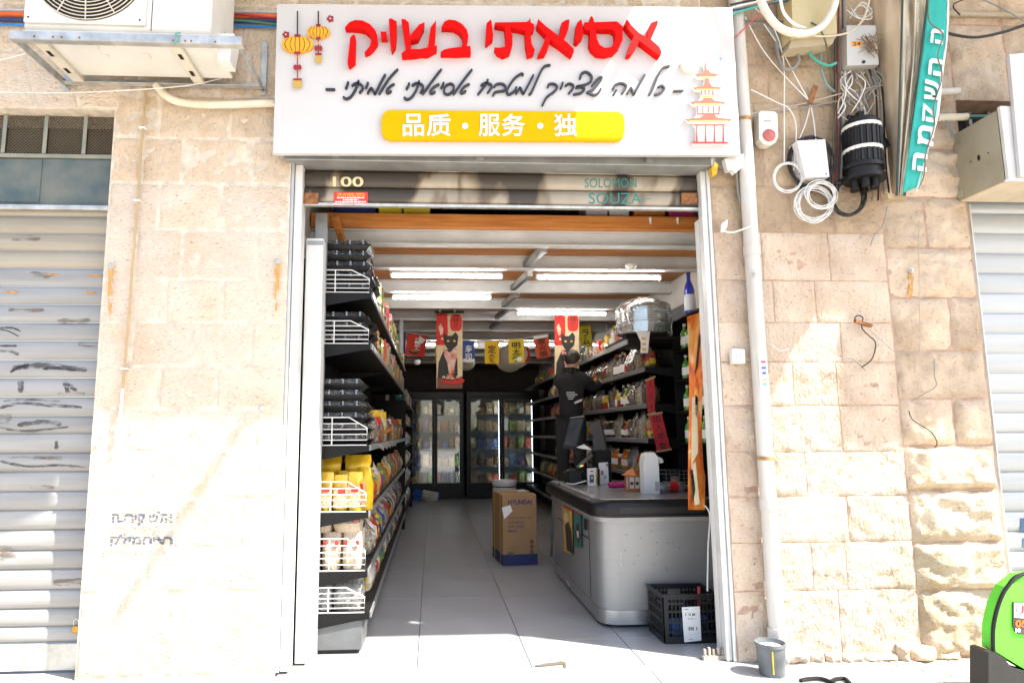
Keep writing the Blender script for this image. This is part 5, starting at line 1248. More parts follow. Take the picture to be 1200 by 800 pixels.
def pack(kind, colr, loc, w, d, h, label, group, rz=0.0, front=None):
    """one packet; meshes are shared between alike packets"""
    key = (kind, colr, round(w, 2), round(d, 2), round(h, 2), front)
    if key not in BAGS:
        t = bpy.data.objects.new(kind, None); COL.objects.link(t)
        if kind in ('bag', 'noodle_bag'):
            clear = colr.startswith('clear ')
            cc = colr.replace('clear ', '')
            bagmesh(w, d, h, len(BAGS) * 1.3 + .7).build('film', mat('loose_' + cc.replace(' ', '_'), PAL[cc], .5, col2=tuple(q * .3 for q in PAL[cc]), scale=48, bump=.6, bscale=60, rnd=.15) if clear else (mat('yellow_noodle_film', PAL['yellow'], .3, var=.3, coat=.3, bump=.5, bscale=18) if kind == 'noodle_bag' else pm_(cc)), t, True)
            if clear:
                MB().add(*[(lambda m: (m.v, m.f))(bagmesh(w * 1.05, d * 1.1, h * 1.14, len(BAGS) + 5.1, crump=.2))][0]).build('clear_wrap', glass('clear_bag', (.94, .94, .93), .10, .035, .14, 1.2), t, True)
            lw, lh = w * .55, h * .34
            if kind == 'noodle_bag' and h > .2: lw, lh = w * .9, h * .55
            if front:
                MB().sheet(lambda u, v: ((u - .5) * lw, -d / 2 * 1.06 - .004 - .012 * math.sin(u * math.pi), h * .10 + v * lh), 6, 4).build('label', mat('noodle_print', (.62, .52, .34), .4, col2=(.42, .24, .08), scale=60, coat=.2) if kind == 'noodle_bag' else pm_(front, 'print'), t, True)
                oc = {'white': 'red', 'red': 'yellow', 'yellow': 'green', 'cream': 'red'}[front]
                MB().sheet(lambda u, v: ((u - .5) * w * .5 + w * .1, -d / 2 * 1.06 - .0065 - .012 * math.sin(.5 * math.pi), h * .5 + v * h * .13), 2, 1).build('brand_patch', pm_(oc, 'print'), t)
        elif kind == 'noodle_pack':                                   # rice noodle bundle in clear film with red end bands
            RN_ = mat('rice_noodle', (.60, .53, .42), .5, col2=(.44, .34, .23), scale=16, stretch=(9, 3, .7), bump=.5, bscale=30, coat=.2)
            bagmesh(w, d, h, len(BAGS) * 1.1, rings=6, crump=.08).build('noodles', RN_, t, True)
            for s_ in (-1, 1): MB().box(s_ * w * .30 - w * .09, s_ * w * .30 + w * .09, -d / 2 * 1.02 - .006, -d / 2 * .9, h * .62, h * .80, .003).build('red_band', pm_('red', 'band'), t)
        elif kind == 'box':
            MB().box(-w / 2, w / 2, -d / 2, d / 2, 0, h, .004).build('carton', pm_(colr, 'card', .5), t)
            MB().box(-w * .38, w * .38, -d / 2 - .0015, -d / 2 - .0005, h * .25, h * .75).build('label', pm_(front or 'white', 'print'), t)
            MB().box(-w * .2, w * .3, -d / 2 - .0025, -d / 2 - .0016, h * .55, h * .7).build('brand_patch', pm_('red' if front != 'red' else 'yellow', 'print'), t)
            MB().box(-w / 2 - .0015, -w / 2 - .0005, -d * .38, d * .38, h * .25, h * .75).build('label', pm_(front or 'white', 'print'), t)
        elif kind == 'bottle':
            r = w / 2
            bm_ = mat(colr.replace(' ', '_') + '_bottle', PAL[colr], .12, var=.1, coat=.5, rnd=.1)
            MB().lathe([(r * .92, 0), (r, .01), (r, h * .58), (r * .85, h * .66), (r * .36, h * .78), (r * .33, h * .92)], (0, 0, 0), 14).build('glass_body', bm_, t, True)
            MB().lathe([(r * .4, h * .9), (r * .4, h), (r * .3, h * 1.005)], (0, 0, 0), 12).build('cap', pm_(front or 'red', 'cap'), t, True)
            MB().lathe([(r * 1.015, h * .16), (r * 1.015, h * .48)], (0, 0, 0), 14).build('label', pm_('white' if colr != 'white' else 'red', 'print'), t, True)
        elif kind == 'jar':
            r = w / 2
            MB().lathe([(r * .95, 0), (r, .008), (r, h * .74), (r * .85, h * .82)], (0, 0, 0), 14).build('jar_body', pm_(colr, 'jar', .2), t, True)
            MB().lathe([(r * .93, h * .8), (r * .93, h), (r * .8, h * 1.01)], (0, 0, 0), 14).build('lid', pm_(front or 'red', 'cap'), t, True)
        BAGS[key] = t
    src = BAGS[key]
    o = copy_thing(src, loc, rz, label); tag(o, None, {'noodle_bag': 'noodle bag', 'noodle_pack': 'noodle pack'}.get(kind, kind), group); return o
GL, GRr = 'goods on the left shelving', 'goods on the right shelving'
# near end, left: yellow noodle bags, white noodle packs, clear packs
for i in range(4):
    for j in range(3):
        nm_ = ORD[i] + ' from the wall'
        if j == 0 or True:
            pack('noodle_bag', 'yellow', (-.865 + i * .103, .43 + j * .15, LZ[3] + .004), .105, .12, .25 + .02 * ((i + j) % 2), 'yellow noodle bag on the fourth left shelf, %s, %s row' % (nm_, ORD[j]), GL, R.uniform(-.1, .1), 'cream')
pack('noodle_bag', 'yellow', (-.50, .47, LZ[3] + .004), .13, .12, .30, 'large yellow noodle bag at the aisle corner of the fourth left shelf', GL, -.5, 'cream')
for i in range(2): pack('noodle_bag', 'yellow', (-.78 + i * .22, .62, LZ[3] + .26), .2, .14, .13, 'yellow noodle bag lying on top of the others on the fourth left shelf, %s one' % ('left', 'right')[i], GL, R.uniform(-.3, .3))
for i in range(3):
    for j in range(2): pack('noodle_pack', 'cream', (-.86 + i * .145, .44 + j * .2, LZ[4] + .004), .135, .16, .25, 'cream noodle pack on the fifth left shelf, %s from the wall, %s row' % (ORD[i], ORD[j]), GL, R.uniform(-.04, .04), None)
for i in range(2): pack('noodle_pack', 'cream', (-.82 + i * .21, .50, LZ[4] + .25), .21, .2, .13, 'cream noodle pack laid across the top of the fifth left shelf, %s one' % ('left', 'right')[i], GL, R.uniform(-.05, .05))
for i in range(3): pack('box', 'red', (-.865 + i * .145, .354, LZ[4] + .15), .03, .004, .05, 'small red tab on the cream noodle packs of the fifth left shelf, %s from the wall' % ORD[i], GL) if False else None
for i in range(2):
    for j in range(2): pack('bag', 'clear white', (-.80 + i * .2, .46 + j * .17, LZ[5] + .004 + (0)), .2, .15, .2, 'clear wrapped white pack on the lowest left shelf, %s one of the %s row' % (('wall side', 'aisle side')[i], ORD[j]), GL, R.uniform(-.2, .2))
# the rest of the left shelves along the aisle
LSET = [['lime', 'pink', 'green', 'yellow', 'pink', 'lime', 'red'], ['orange', 'teal', 'lime', 'pink', 'red', 'green', 'tan'], ['clear tan', 'clear cream', 'red', 'clear tan', 'orange', 'yellow', 'clear cream'],
        ['orange', 'red', 'yellow', 'white', 'red', 'blue', 'green'], ['clear cream', 'white', 'red', 'black', 'yellow', 'blue', 'white'], ['white', 'clear white', 'red', 'white', 'green', 'blue', 'yellow']]
for k in range(6):
    y = {0: 1.15, 1: 1.15, 2: 1.15}.get(k, .95); i = 0
    H = [.30, .27, .27, .27, .26, .23][k]
    while y < 6.1:
        c = LSET[k][i % 7]; kind = 'bag'
        if k in (0, 1) and i % 2 == 0: kind = 'box'
        if k == 2 and i % 4 == 2: kind = 'jar'
        w = R.uniform(.13, .2); h = H * R.uniform(.8, 1.1)
        cc = c if kind == 'bag' else c.replace('clear ', '')
        pack(kind, cc, (XS - .09, y + w / 2, LZ[k] + .004), .14 if kind == 'jar' else .17, .15, round(h, 2), '%s %s on the %s left shelf, %s from the doorway' % (c, {'bag': 'packet', 'box': 'carton', 'jar': 'tub'}[kind], LNAME[k], ORD[i]), GL, math.pi / 2 * -1 + R.uniform(-.25, .25), R.choice(['white', 'red', 'yellow']))
        y += w + R.uniform(.02, .06); i += 1
# price flags sticking out of the channels
for k in (2, 3):
    for i in range(5):
        y = 1.0 + i * .45
        o = MB().prism([(XS + .014, y, LZ[k] + .0), (XS + .06, y + .01, LZ[k] - .025), (XS + .05, y + .09, LZ[k] - .055), (XS + .014, y + .08, LZ[k] - .03)], (.001, 0, .002)).build('price_flag', mat('clear_price_card', (.5, .5, .5), .2), lr)
pd = thing('wooden_paddle', 'wooden handled tool poking out of the third left shelf', 'utensil')
MB().tube([(-.52, 1.5, LZ[2] + .05), (-.36, 1.45, LZ[2] + .13)], .014, 8).build('handle', WOOD, pd)
# second rack further down on the left
l2 = thing('shelving_rack', 'second black shelving rack further back on the left before the coolers', 'shelving')
for z in (.25, .6, .95, 1.3, 1.65, 2.0): MB().box(-.92, -.43, 6.4, 9.6, z - .025, z, .002).build('shelf_board', SHB, l2)
MB().box(-.92, -.425, 9.61, 9.64, .002, 2.3).build('end_panel', SHB, l2)
for k, z in enumerate((.25, .6, .95, 1.3, 1.65, 2.0)):
    for i in range(9):
        c = R.choice(['blue', 'red', 'white', 'yellow', 'green', 'teal', 'white'])
        pack('bag' if k < 5 else 'box', c, (-.53, 6.6 + i * .33, z + .003), .2, .16, .22, '%s packet on the far left rack, %s shelf up, %s from the front' % (c, ORD[k], ORD[i]), 'goods on the far left rack', -1.57 + R.uniform(-.2, .2), 'white')

# right shelving
rr_ = thing('shelving_rack', 'long black shelving along the right wall behind the counter', 'shelving')
XA, RY0, RY1 = 2.1, 1.97, 10.6
RZ = [2.48, 2.13, 1.77, 1.43, 1.08, .72, .36]
RN = ['top', 'second', 'third', 'fourth', 'fifth', 'sixth', 'lowest']
MB().box(2.57, 2.60, RY0, RY1, .02, 2.8).build('back_panel', SHB, rr_)
for k, z in enumerate(RZ):
    y0 = RY0 if k else RY0 + .95
    MB().box(XA + .004, 2.569, y0, RY1, z - .03, z, .002).build('shelf_board', SHB, rr_)
    MB().box(XA - .012, XA + .003, y0 + .002, RY1, z - .04, z + .008, .003).build('price_channel', CHAN, rr_)
    MB().prism([(2.569, y0 - .013, z), (XA, y0 - .013, z), (XA, y0 - .013, z - .04), (2.4, y0 - .013, z - .1), (2.569, y0 - .013, z - .11)], (0, .012, 0)).build('end_bracket', SHB, rr_)
MB().box(XA - .25, 2.569, RY0 - .25, RY0 + .55, 2.38, 2.41, .003).build('shelf_board', SHB, rr_)
MB().box(XA - .25, XA - .235, RY0 - .25, RY0 + .55, 2.33, 2.379, .003).build('price_channel', CHAN, rr_)
for y in (RY1 + .005, 4.9, 7.8): MB().box(2.54, 2.565, y, y + .03, .02, 2.8).build('upright', SHB, rr_)
RSET = [[('box', 'red', .22), ('box', 'white', .2), ('bottle', 'green', .3), ('box', 'yellow', .2), ('bag', 'white', .2), ('box', 'red', .2)],
        [('bag', 'dark red', .24), ('bag', 'clear cream', .24), ('bag', 'clear tan', .24), ('bottle', 'white', .23), ('bottle', 'white', .23), ('bottle', 'black', .27), ('bottle', 'black', .29), ('bottle', 'brown', .27), ('bottle', 'black', .28)],
        [('bag', 'clear brown', .26), ('bag', 'clear cream', .24), ('bag', 'clear tan', .23), ('bottle', 'purple', .24), ('bottle', 'green', .26), ('bottle', 'yellow', .22), ('bottle', 'black', .26), ('jar', 'brown', .18)],
        [('bag', 'tan', .25), ('bag', 'clear cream', .25), ('bag', 'clear tan', .24), ('bottle', 'black', .2), ('bottle', 'brown', .2), ('bottle', 'red', .18), ('bottle', 'black', .2)],
        [('bottle', 'orange', .22), ('bottle', 'orange', .22), ('bag', 'clear white', .2), ('jar', 'red', .16), ('bag', 'clear white', .22)],
        [('bag', 'white', .2), ('bag', 'green', .2), ('bag', 'red', .2)], [('bag', 'white', .2), ('bag', 'yellow', .2)]]
for k, z in enumerate(RZ):
    if k > 5: continue
    y = RY0 + (.12 if k else 1.0); i = 0; S = RSET[k]
    while y < 10.3 and i < 29:
        if y < 4.6: kind, c, h = S[min(i, len(S) - 1) if i < len(S) else R.randrange(len(S))]
        else: kind, c, h = ('bag', R.choice(['clear white', 'clear cream', 'white', 'red', 'green', 'clear tan', 'yellow', 'white']), .22)
        w = {'bottle': .075, 'jar': .1, 'box': .15, 'bag': .19}[kind]
        pack(kind, c, (XA + .11, y + w / 2, z + .004), w, .15 if kind in ('bag', 'box') else w, h, '%s %s on the %s right shelf, %s from the doorway' % (c, {'bag': 'packet', 'box': 'carton', 'jar': 'jar', 'bottle': 'bottle'}[kind], RN[k], ORD[i]), GRr, math.pi / 2 + R.uniform(-.2, .2) if kind != 'box' else math.pi / 2, R.choice(['white', 'yellow', 'red']))
        y += w + (R.uniform(.01, .03) if kind == 'bottle' else R.uniform(.02, .07)); i += 1
# bottle rack by the right wall near the door
brk = thing('bottle_rack', 'black open rack of green bottles against the right wall by the door', 'rack')
BX, BY0, BY1 = 2.36, .75, 1.90
BZ = [U(791, y, BY1).z for y in (376, 412, 446, 482, 518)]
MB().box(2.58, 2.605, BY0, BY1, .3, BZ[0] + .01).build('back_panel', SHB, brk)
for y in (BY0, BY1 - .02): MB().box(BX, 2.579, y, y + .02, .3, BZ[0] - .021).build('side_panel', SHB, brk)
for z in BZ: MB().box(BX - .004, 2.579, BY0 + .021 if z != BZ[0] else BY0, BY1 - .021 if z != BZ[0] else BY1, z - .02, z, .002).build('shelf_board', SHB, brk)
for k in range(1, 5):
    for i in range(8): pack('bottle', 'green', (BX + .06, BY0 + .10 + i * .125, BZ[k] + .002), .08, .08, min(.25, (BZ[k - 1] - BZ[k]) * .8), 'green bottle on the %s level of the bottle rack, %s from the door' % (('upper', 'second', 'third', 'bottom')[k - 1], ORD[i]), 'bottles on the rack by the door', 0, 'white')
bb = thing('sake_bottle', 'tall cobalt blue bottle with white label on top of the bottle rack', 'bottle')
p = Vector((BX + .07, 1.58, BZ[0] + .002)); hB = .42
MB().lathe([(.045, 0), (.05, .01), (.05, hB * .55), (.042, hB * .64), (.018, hB * .8), (.017, hB * .95)], p, 18).build('glass_body', mat('cobalt_glass', (.015, .035, .42), .1, var=.05, coat=.6), bb, True)
MB().lathe([(.02, hB * .94), (.02, hB), (.015, hB * 1.005)], p, 14).build('cap', BLACKP, bb, True)
MB().lathe([(.0508, hB * .1), (.0508, hB * .46)], p, 18).build('label', mat('pale_blue_label', (.60, .63, .72), .5), bb, True)
gb2 = thing('green_bottle', 'small green bottle with white label beside the cobalt bottle', 'bottle')
p = Vector((BX + .08, 1.22, BZ[0] + .002))
MB().lathe([(.035, 0), (.036, .15), (.013, .22), (.013, .28)], p, 14).build('glass_body', mat('green_bottle', PAL['green'], .12), gb2, True); MB().lathe([(.0365, .03), (.0365, .11)], p, 14).build('label', wht, gb2, True)
for ob in list(BAGS.values()):
    for ch in list(ob.children): bpy.data.objects.remove(ch)
    bpy.data.objects.remove(ob)

# steamer pot wrapped in clear film
st_ = thing('steamer_pot', 'large polished steel steamer pot wrapped in clear film on the right shelf', 'pot')
p = Vector((U(755, 392, 1.72).x, 1.72, 2.413)); STEEL = mat('polished_steel', (.62, .62, .61), .16, 1.0, var=.06, scale=8)
MB().lathe([(.235, 0), (.245, .01), (.245, .11), (.252, .115), (.252, .125), (.245, .13), (.245, .23), (.252, .235), (.252, .245), (.24, .25)], p, 40).build('tiers', STEEL, st_, True)
MB().lathe([(.247, .251), (.235, .275), (.19, .315), (.11, .345), (.03, .355)], p, 40).build('lid', STEEL, st_, True)
for a0 in (-2.5, -1.2, .3):
    for zz_ in (.09, .2):
        q = p + Vector((math.cos(a0) * .25, math.sin(a0) * .25, zz_)); tdir = Vector((-math.sin(a0), math.cos(a0), 0)); od = Vector((math.cos(a0), math.sin(a0), 0))
        MB().tube(bez([q - tdir * .055, q - tdir * .05 + od * .04, q + tdir * .05 + od * .04, q + tdir * .055], 4), .006, 6).build('handle', STEEL, st_, True)
def wrapfn(u, v):
    t = u * 2 * math.pi; r = .262 + .012 * noise.noise((math.cos(t) * 3, math.sin(t) * 3, v * 5)); z = .0 + v * .33
    if v > .8: r *= 1 - ((v - .8) / .2) ** 1.5 * .75; 
    return p + Vector((math.cos(t) * r, math.sin(t) * r, z + .01 + .03 * max(0, (v - .8) / .2)))
MB().sheet(wrapfn, 36, 12).build('clear_film', glass('clear_wrap_film', (.94, .95, .95), .10, .07, .1, .9), st_, True, fix=False)
MB().prism([p + Vector((-.16, -.262, .0)), p + Vector((-.03, -.264, -.0)), p + Vector((-.05, -.267, -.12)), p + Vector((-.06, -.268, -.20)), p + Vector((-.13, -.268, -.2)), p + Vector((-.12, -.266, -.1))], (0, .002, 0)).build('hanging_tag', mat('tag_paper', (.66, .62, .58), .7), st_)
for k in range(3): MB().box(p.x - .115, p.x - .075, p.y - .2705, p.y - .2695, p.z - .18 + k * .05, p.z - .155 + k * .05).build('tag_stamp', mat('tag_gold', (.55, .36, .12), .6), st_)
# ------------------------------------------------------------------ glass door coolers at the back
YC = 11.1
FRAME = mat('cooler_black', (.006, .006, .0065), .35, var=.15, spec=.3); CIN = mat('cooler_lining', (.45, .46, .47), .5, var=.05)
PANE = glass('cooler_glass', (.90, .93, .95), .09, .008, .02)
LED = mat('cooler_led', (.80, .92, 1.0), .5, var=0, emit=9)
SHELFW = mat('cooler_wire', (.35, .36, .37), .4, .5)
CG = {}
def stock(c, w, d, h, kind):
    key = (c, kind)
    if key not in CG:
        o = (bagmesh(1, 1, 1, len(CG) * 1.9 + .3, crump=.16) if kind == 'bag' else MB().box(-.5, .5, -.5, .5, 0, 1, .03)).build('frozen_packet' if kind == 'bag' else 'frozen_box', pm_(c, 'frozen', .4), None, kind == 'bag')
        o.location = (0, 0, 0); o.data.transform(Matrix.Translation((0, 0, -min(v.co.z for v in o.data.vertices)))); CG[key] = o
    o = CG[key].copy(); COL.objects.link(o); o.scale = (w, d, h); return o
def cooler(px0, px1, label, short, doors):
    t = thing('drinks_cooler', label, 'cooler', 'glass door coolers at the back')
    x0, x1 = U(px0, 520, YC).x, U(px1, 520, YC).x; zt = U(550, 459, YC).z; zb = .30
    MB().box(x0, x1, YC + .68, YC + .70, .02, zt).build('back', CIN, t)
    for x in (x0, x1 - .04): MB().box(x, x + .04, YC, YC + .679, .02, zt - .121).build('side', FRAME, t)
    MB().box(x0, x1, YC - .01, YC + .679, zt - .12, zt, .006).build('header', FRAME, t)
    MB().box(x0 + .041, x1 - .041, YC + .02, YC + .679, .02, zb - .001, .006).build('plinth', FRAME, t)
    for i in range(6): MB().box(x0 + .1, x1 - .1, YC + .012, YC + .019, .06 + i * .03, .072 + i * .03).build('louvre', BLACKP, t)
    W = (x1 - x0 - .08) / doors
    for k in range(5):
        z = zb + .02 + k * (zt - .14 - zb) / 5
        MB().box(x0 + .042, x1 - .042, YC + .09, YC + .678, z, z + .012).build('shelf', SHELFW, t)
        n = 4 * doors
        for i in range(n):
            c = R.choice(['cream', 'tan', 'green', 'red', 'brown', 'blue', 'black', 'white', 'purple', 'brown']) if k < 4 else R.choice(['tan', 'brown', 'cream', 'white'])
            ww = (x1 - x0 - .12) / n
            o = stock(c, ww * R.uniform(.75, .95), .2, R.uniform(.16, .3), R.choice(['bag', 'bag', 'box'])); o.location = (x0 + .06 + ww * (i + .5), YC + .22 + R.uniform(0, .05), z + .014); o.rotation_euler = (0, 0, R.uniform(-.15, .15))
            tag(o, '%s packet in the %s cooler, %s shelf up, %s from the left' % (c, short, ORD[k], ORD[i]), 'packet', 'stock inside the coolers')
    for i in range(doors):
        a = x0 + .04 + i * W; b = a + W - .006
        d = MB()
        for (p0, p1, q0, q1) in ((a, a + .05, zb, zt - .125), (b - .05, b, zb, zt - .125), (a + .05, b - .05, zb, zb + .06), (a + .05, b - .05, zt - .185, zt - .125)): d.box(p0, p1, YC - .045, YC - .006, q0, q1)
        dr_ = d.build('door', FRAME, t)
        MB().box(a + .051, b - .051, YC - .030, YC - .024, zb + .061, zt - .186).build('glass_pane', PANE, dr_)
        sl = MB()
        for (p0, p1, q0, q1) in ((a + .051, a + .062, zb + .061, zt - .186), (b - .062, b - .051, zb + .061, zt - .186), (a + .062, b - .062, zb + .061, zb + .072), (a + .062, b - .062, zt - .197, zt - .186)): sl.box(p0, p1, YC - .04, YC - .031, q0, q1)
        sl.build('trim', mat('grey_trim', (.22, .23, .24), .4), dr_)
        hx = (b - .03) if i == 0 else (a + .03)
        MB().tube(bez([(hx, YC - .046, 1.0), (hx, YC - .09, 1.04), (hx, YC - .09, 1.46), (hx, YC - .046, 1.5)], 4), .011, 8).build('handle', mat('dark_handle', (.06, .06, .06), .35), dr_, True)
        MB().box(b - .060, b - .053, YC + .0, YC + .012, zb + .08, zt - .2).build('led_strip', LED, t)
cooler(476, 543, 'black glass door drinks cooler at the back left with street reflections', 'left', 2)
cooler(547, 629, 'black twin glass door freezer at the back centre', 'right', 2)
for o in CG.values(): bpy.data.objects.remove(o)
MB().box(U(540, 520, YC).x, U(629, 520, YC).x, YC + .1, YC + .4, U(550, 458, YC).z, U(550, 458, YC).z + .001) if False else None

# ------------------------------------------------------------------ checkout counter
co = thing('checkout_counter', 'brushed steel checkout counter with black bumper on the right of the shop', 'counter')
BR = mat('brushed_steel', (.31, .31, .305), .42, .45, var=.035, scale=3, stretch=(1, 1, 10), rnd=0)
def outline(g=0.0, r=.11, x0=1.30, x1=2.22, y0=.80, y1=2.78):
    x0 -= g; x1 += g * 0; y0 -= g; y1 += g
    P = [(x1, y0)]
    for i in range(9):
        t = math.pi / 2 * i / 8; P.append((x0 + r - r * math.sin(t), y0 + r - r * math.cos(t)))
    return P + [(x0, y1), (x1, y1)]
def slab(g, z0, z1, m, nm, r=.14, par=co): return MB().prism([(x, y, z0) for x, y in outline(g, r)], (0, 0, z1 - z0)).build(nm, m, par, True)
slab(-.05, .004, .028, BLACKP, 'kick_base', .1); slab(0, .03, .135, mat('plinth_steel', (.48, .48, .47), .25, .8, var=.2, scale=6), 'plinth'); slab(-.004, .136, .80, BR, 'body')
slab(.02, .802, .835, mat('pale_trim', (.34, .34, .335), .4, .2), 'trim_band')
bp_ = MB()
rings = [(.035, .837), (.062, .85), (.07, .88), (.07, .93), (.06, .955), (.03, .975)]
for g, z in rings: bp_.v += [(x, y, z) for x, y in outline(g, .16)]
N = len(outline())
for j in range(len(rings) - 1):
    for i in range(N - 1): bp_.f.append((j * N + i, j * N + i + 1, (j + 1) * N + i + 1, (j + 1) * N + i))
bp_.build('bumper', mat('black_rubber_bumper', (.006, .006, .007), .4, var=.0, spec=.3), co, True)
slab(.028, .93, .978, mat('steel_top', (.36, .36, .36), .3, .7, var=.04), 'counter_top', .16)
MB().box(1.278, 1.328, 1.0, 2.75, .979, .986, .002).build('belt_rail', mat('pale_rail', (.5, .5, .5), .3, .5), co)
MB().box(1.45, 2.12, .727, .7295, .872, .918, .001).build('bumper_groove', mat('bumper_groove', (.006, .006, .006), .5), co)
MB().box(1.2925, 1.2955, 1.15, 2.5, .62, .628).build('panel_joint', BLACKP, co); MB().box(1.2925, 1.2955, 1.12, 1.126, .15, .79).build('panel_joint', BLACKP, co); MB().box(1.2925, 1.2955, 1.62, 1.626, .63, .79).build('panel_joint', BLACKP, co)
MB().box(1.29, 1.2955, 1.2, 1.29, .68, .77, .002).build('lock_plate', BLACKP, co)
MB().box(1.46, 1.475, .8015, .8035, .44, .60).build('worn_sticker', mat('worn_tape', (.42, .42, .39), .6, var=.2, scale=30), co)
for k in range(16): p = Vector((R.uniform(1.5, 2.0), .8025, R.uniform(.3, .78))); MB().lathe([(.004, 0), (.004, -.002)], p, 6, 'y').build('screw_hole', BLACKP, co)
# cat posters on the counter side
def poster(pts, base, bits, label):
    t = thing('poster', label, 'poster')
    P = [XP(x, y, 1.286) for x, y in pts]
    MB().prism(P, (.002, 0, 0)).build('sheet', base, t)
    def q(u, v): return P[0] + (P[1] - P[0]) * u + (P[3] - P[0]) * v
    for k, (poly, m) in enumerate(bits): MB().prism([q(u, v) + Vector((-.0014 - .0006 * k, 0, 0)) for u, v in poly], (.0005, 0, 0)).build('print', m, t)
KR = mat('poster_red', (.45, .03, .02), .6, var=.2); KO = mat('poster_amber', (.62, .36, .08), .6, var=.3, scale=14); KB = mat('poster_black', (.02, .02, .02), .6, var=.2); KC = mat('poster_cream', (.62, .52, .34), .6, var=.1); KT = mat('poster_teal', (.04, .16, .13), .6, var=.3)
poster([(658.5, 583), (670, 586), (671, 650), (661, 645)], KO, [([(.1, .03), (.9, .05), (.9, .2), (.1, .17)], KR), ([(.25, .5), (.6, .4), (.85, .55), (.9, .95), (.3, .95)], KB), ([(.2, .3), (.5, .25), (.6, .4), (.3, .45)], KC)], 'amber cat poster on the side of the counter, left of two')
poster([(671.5, 589), (680.5, 592), (681, 642), (673.5, 640)], KT, [([(0, 0), (1, .02), (1, .2), (0, .2)], KR), ([(.3, .45), (.7, .42), (.85, .7), (.5, .9), (.2, .7)], KB), ([(.35, .6), (.65, .6), (.6, .75), (.4, .75)], KC)], 'teal and red cat poster on the side of the counter, right of two')
ZT = .979
def on_top(px, py): return G(px, py, ZT)
# till: tilted customer screen, monitor, base, card reader
pos = thing('till_terminal', 'black till with tilted touch screen at the far end of the counter', 'till')
p = on_top(672, 566)
SCR = mat('dark_screen', (.05, .055, .065), .12, var=.2, scale=4)
a = [U(668, 490, p.y), U(685, 488, p.y), U(675, 527, p.y - .1), U(659, 525, p.y - .1)]
MB().prism(a, (.01, .03, .012)).build('screen_body', BLACKP, pos)
MB().prism([v + Vector((0, -.004, 0)) for v in [a[0] + (a[2] - a[0]) * .06, a[1] + (a[3] - a[1]) * .06, a[2] + (a[0] - a[2]) * .1, a[3] + (a[1] - a[3]) * .1]], (0, .002, 0)).build('screen_glass', SCR, pos)
MB().box(p.x - .08, p.x + .12, p.y - .1, p.y + .12, ZT, ZT + .12, .01).build('base', BLACKP, pos)
MB().bar((p.x + .05, p.y + .05, ZT + .1), U(678, 508, p.y + .05), .05, .04).build('stand', BLACKP, pos)
m2 = thing('monitor', 'black monitor seen from behind on the counter beside the till screen', 'monitor')
a = [U(691, 496, p.y + .05), U(703, 492.5, p.y + .05), U(711, 528, p.y + .0), U(697, 533, p.y + .0)]
MB().prism(a, (.03, .05, 0)).build('shell', mat('charcoal_plastic', (.05, .045, .042), .5, var=.1), m2)
MB().box(U(707, 540, p.y).x - .09, U(707, 540, p.y).x + .08, p.y - .02, p.y + .14, ZT, U(707, 527, p.y).z, .01).build('foot_block', BLACKP, m2)
MB().lathe([(.03, 0), (.025, -.02)], U(692, 511, p.y + .03), 12, 'y').build('hinge', BLACKP, m2)
cr_ = thing('card_reader', 'black card payment reader with glowing keypad on the counter', 'card reader')
q = on_top(678, 567)
MB().box(q.x - .12, q.x + .02, q.y - .08, q.y + .04, ZT, ZT + .15, .012).build('cradle', BLACKP, cr_)
MB().obox(U(685, 540, q.y - .06), Vector((.75, 0, .66)), Vector((0, 1, 0)), Vector((-.66, .3, .75)), .10, .035, .014, .004).build('handset', mat('charcoal_plastic'), cr_)
for k, colr in enumerate(((.05, .6, .1), (.8, .6, .05), (.7, .05, .03))): MB().lathe([(.008, 0), (.008, -.004)], U(680 + k * 1.6, 546 - k * .4, q.y - .11), 8, 'y').build('key', mat('key%d' % k, colr, .4, var=0, emit=.6), cr_)
pr = MB().prism([U(676, 524, q.y), U(685, 520.5, q.y), U(694, 527, q.y), U(684, 526, q.y)], (0, .05, 0)).build('paper_slip', wht); tag(pr, 'crumpled paper slip on top of the till', 'paper')
cn = MB().lathe([(.03, 0), (.033, .01), (.033, .16), (.028, .17)], on_top(663, 556), 16).build('steel_cup', STEEL, None, True); tag(cn, 'steel cup at the far corner of the counter', 'cup')
cable([(664, 566, 2.0), (672, 567, 1.9), (684, 564, 1.9), (690, 563, 1.95)], .006, WCAB, 'cable', 'white cable lying over the far edge of the counter')
def stand_card(px0, px1, py0, py1, label, mm, bits):
    t = thing('display_card', label, 'card'); g_ = on_top((px0 + px1) / 2, py1); Y = g_.y
    b = fpoly([(px0, py0 + .6), (px1 - 1, py0), (px1, py1), (px0 + .6, py1 + .3)], Y, .03, wht, t, 'card')
    for k, (x0, y0, x1, y1, m) in enumerate(bits): fpoly([(x0, y0), (x1, y0), (x1, y1), (x0, y1)], Y - .002 - .001 * k, .001, m, t, 'print')
    fpoly([(px1 + .3, py0 + 1.5), (px1 + 3, py0 + 1), (px1 + 3, py1 - .5), (px1 + .3, py1)], Y + .004, .05, BLACKP, t, 'holder')
PUR = mat('print_purple', (.14, .05, .16), .5); PK = mat('print_pink', (.62, .16, .22), .5)
stand_card(688.5, 700, 548, 568.5, 'small white display card with purple figure on the counter', None, [(691, 556, 696, 565, PUR), (692.5, 558, 695, 561, KC), (698, 549.5, 699.8, 567, mat('print_gold', (.6, .45, .05), .5)), (692, 551, 695, 552.5, KR)])
stand_card(702, 713.5, 541.5, 566.5, 'taller white display card with floral print on the counter', None, [(704, 551, 707, 556, PK), (708, 557, 711, 561, mat('print_mint', (.3, .55, .42), .5)), (710.5, 543, 712.3, 546, KR)])
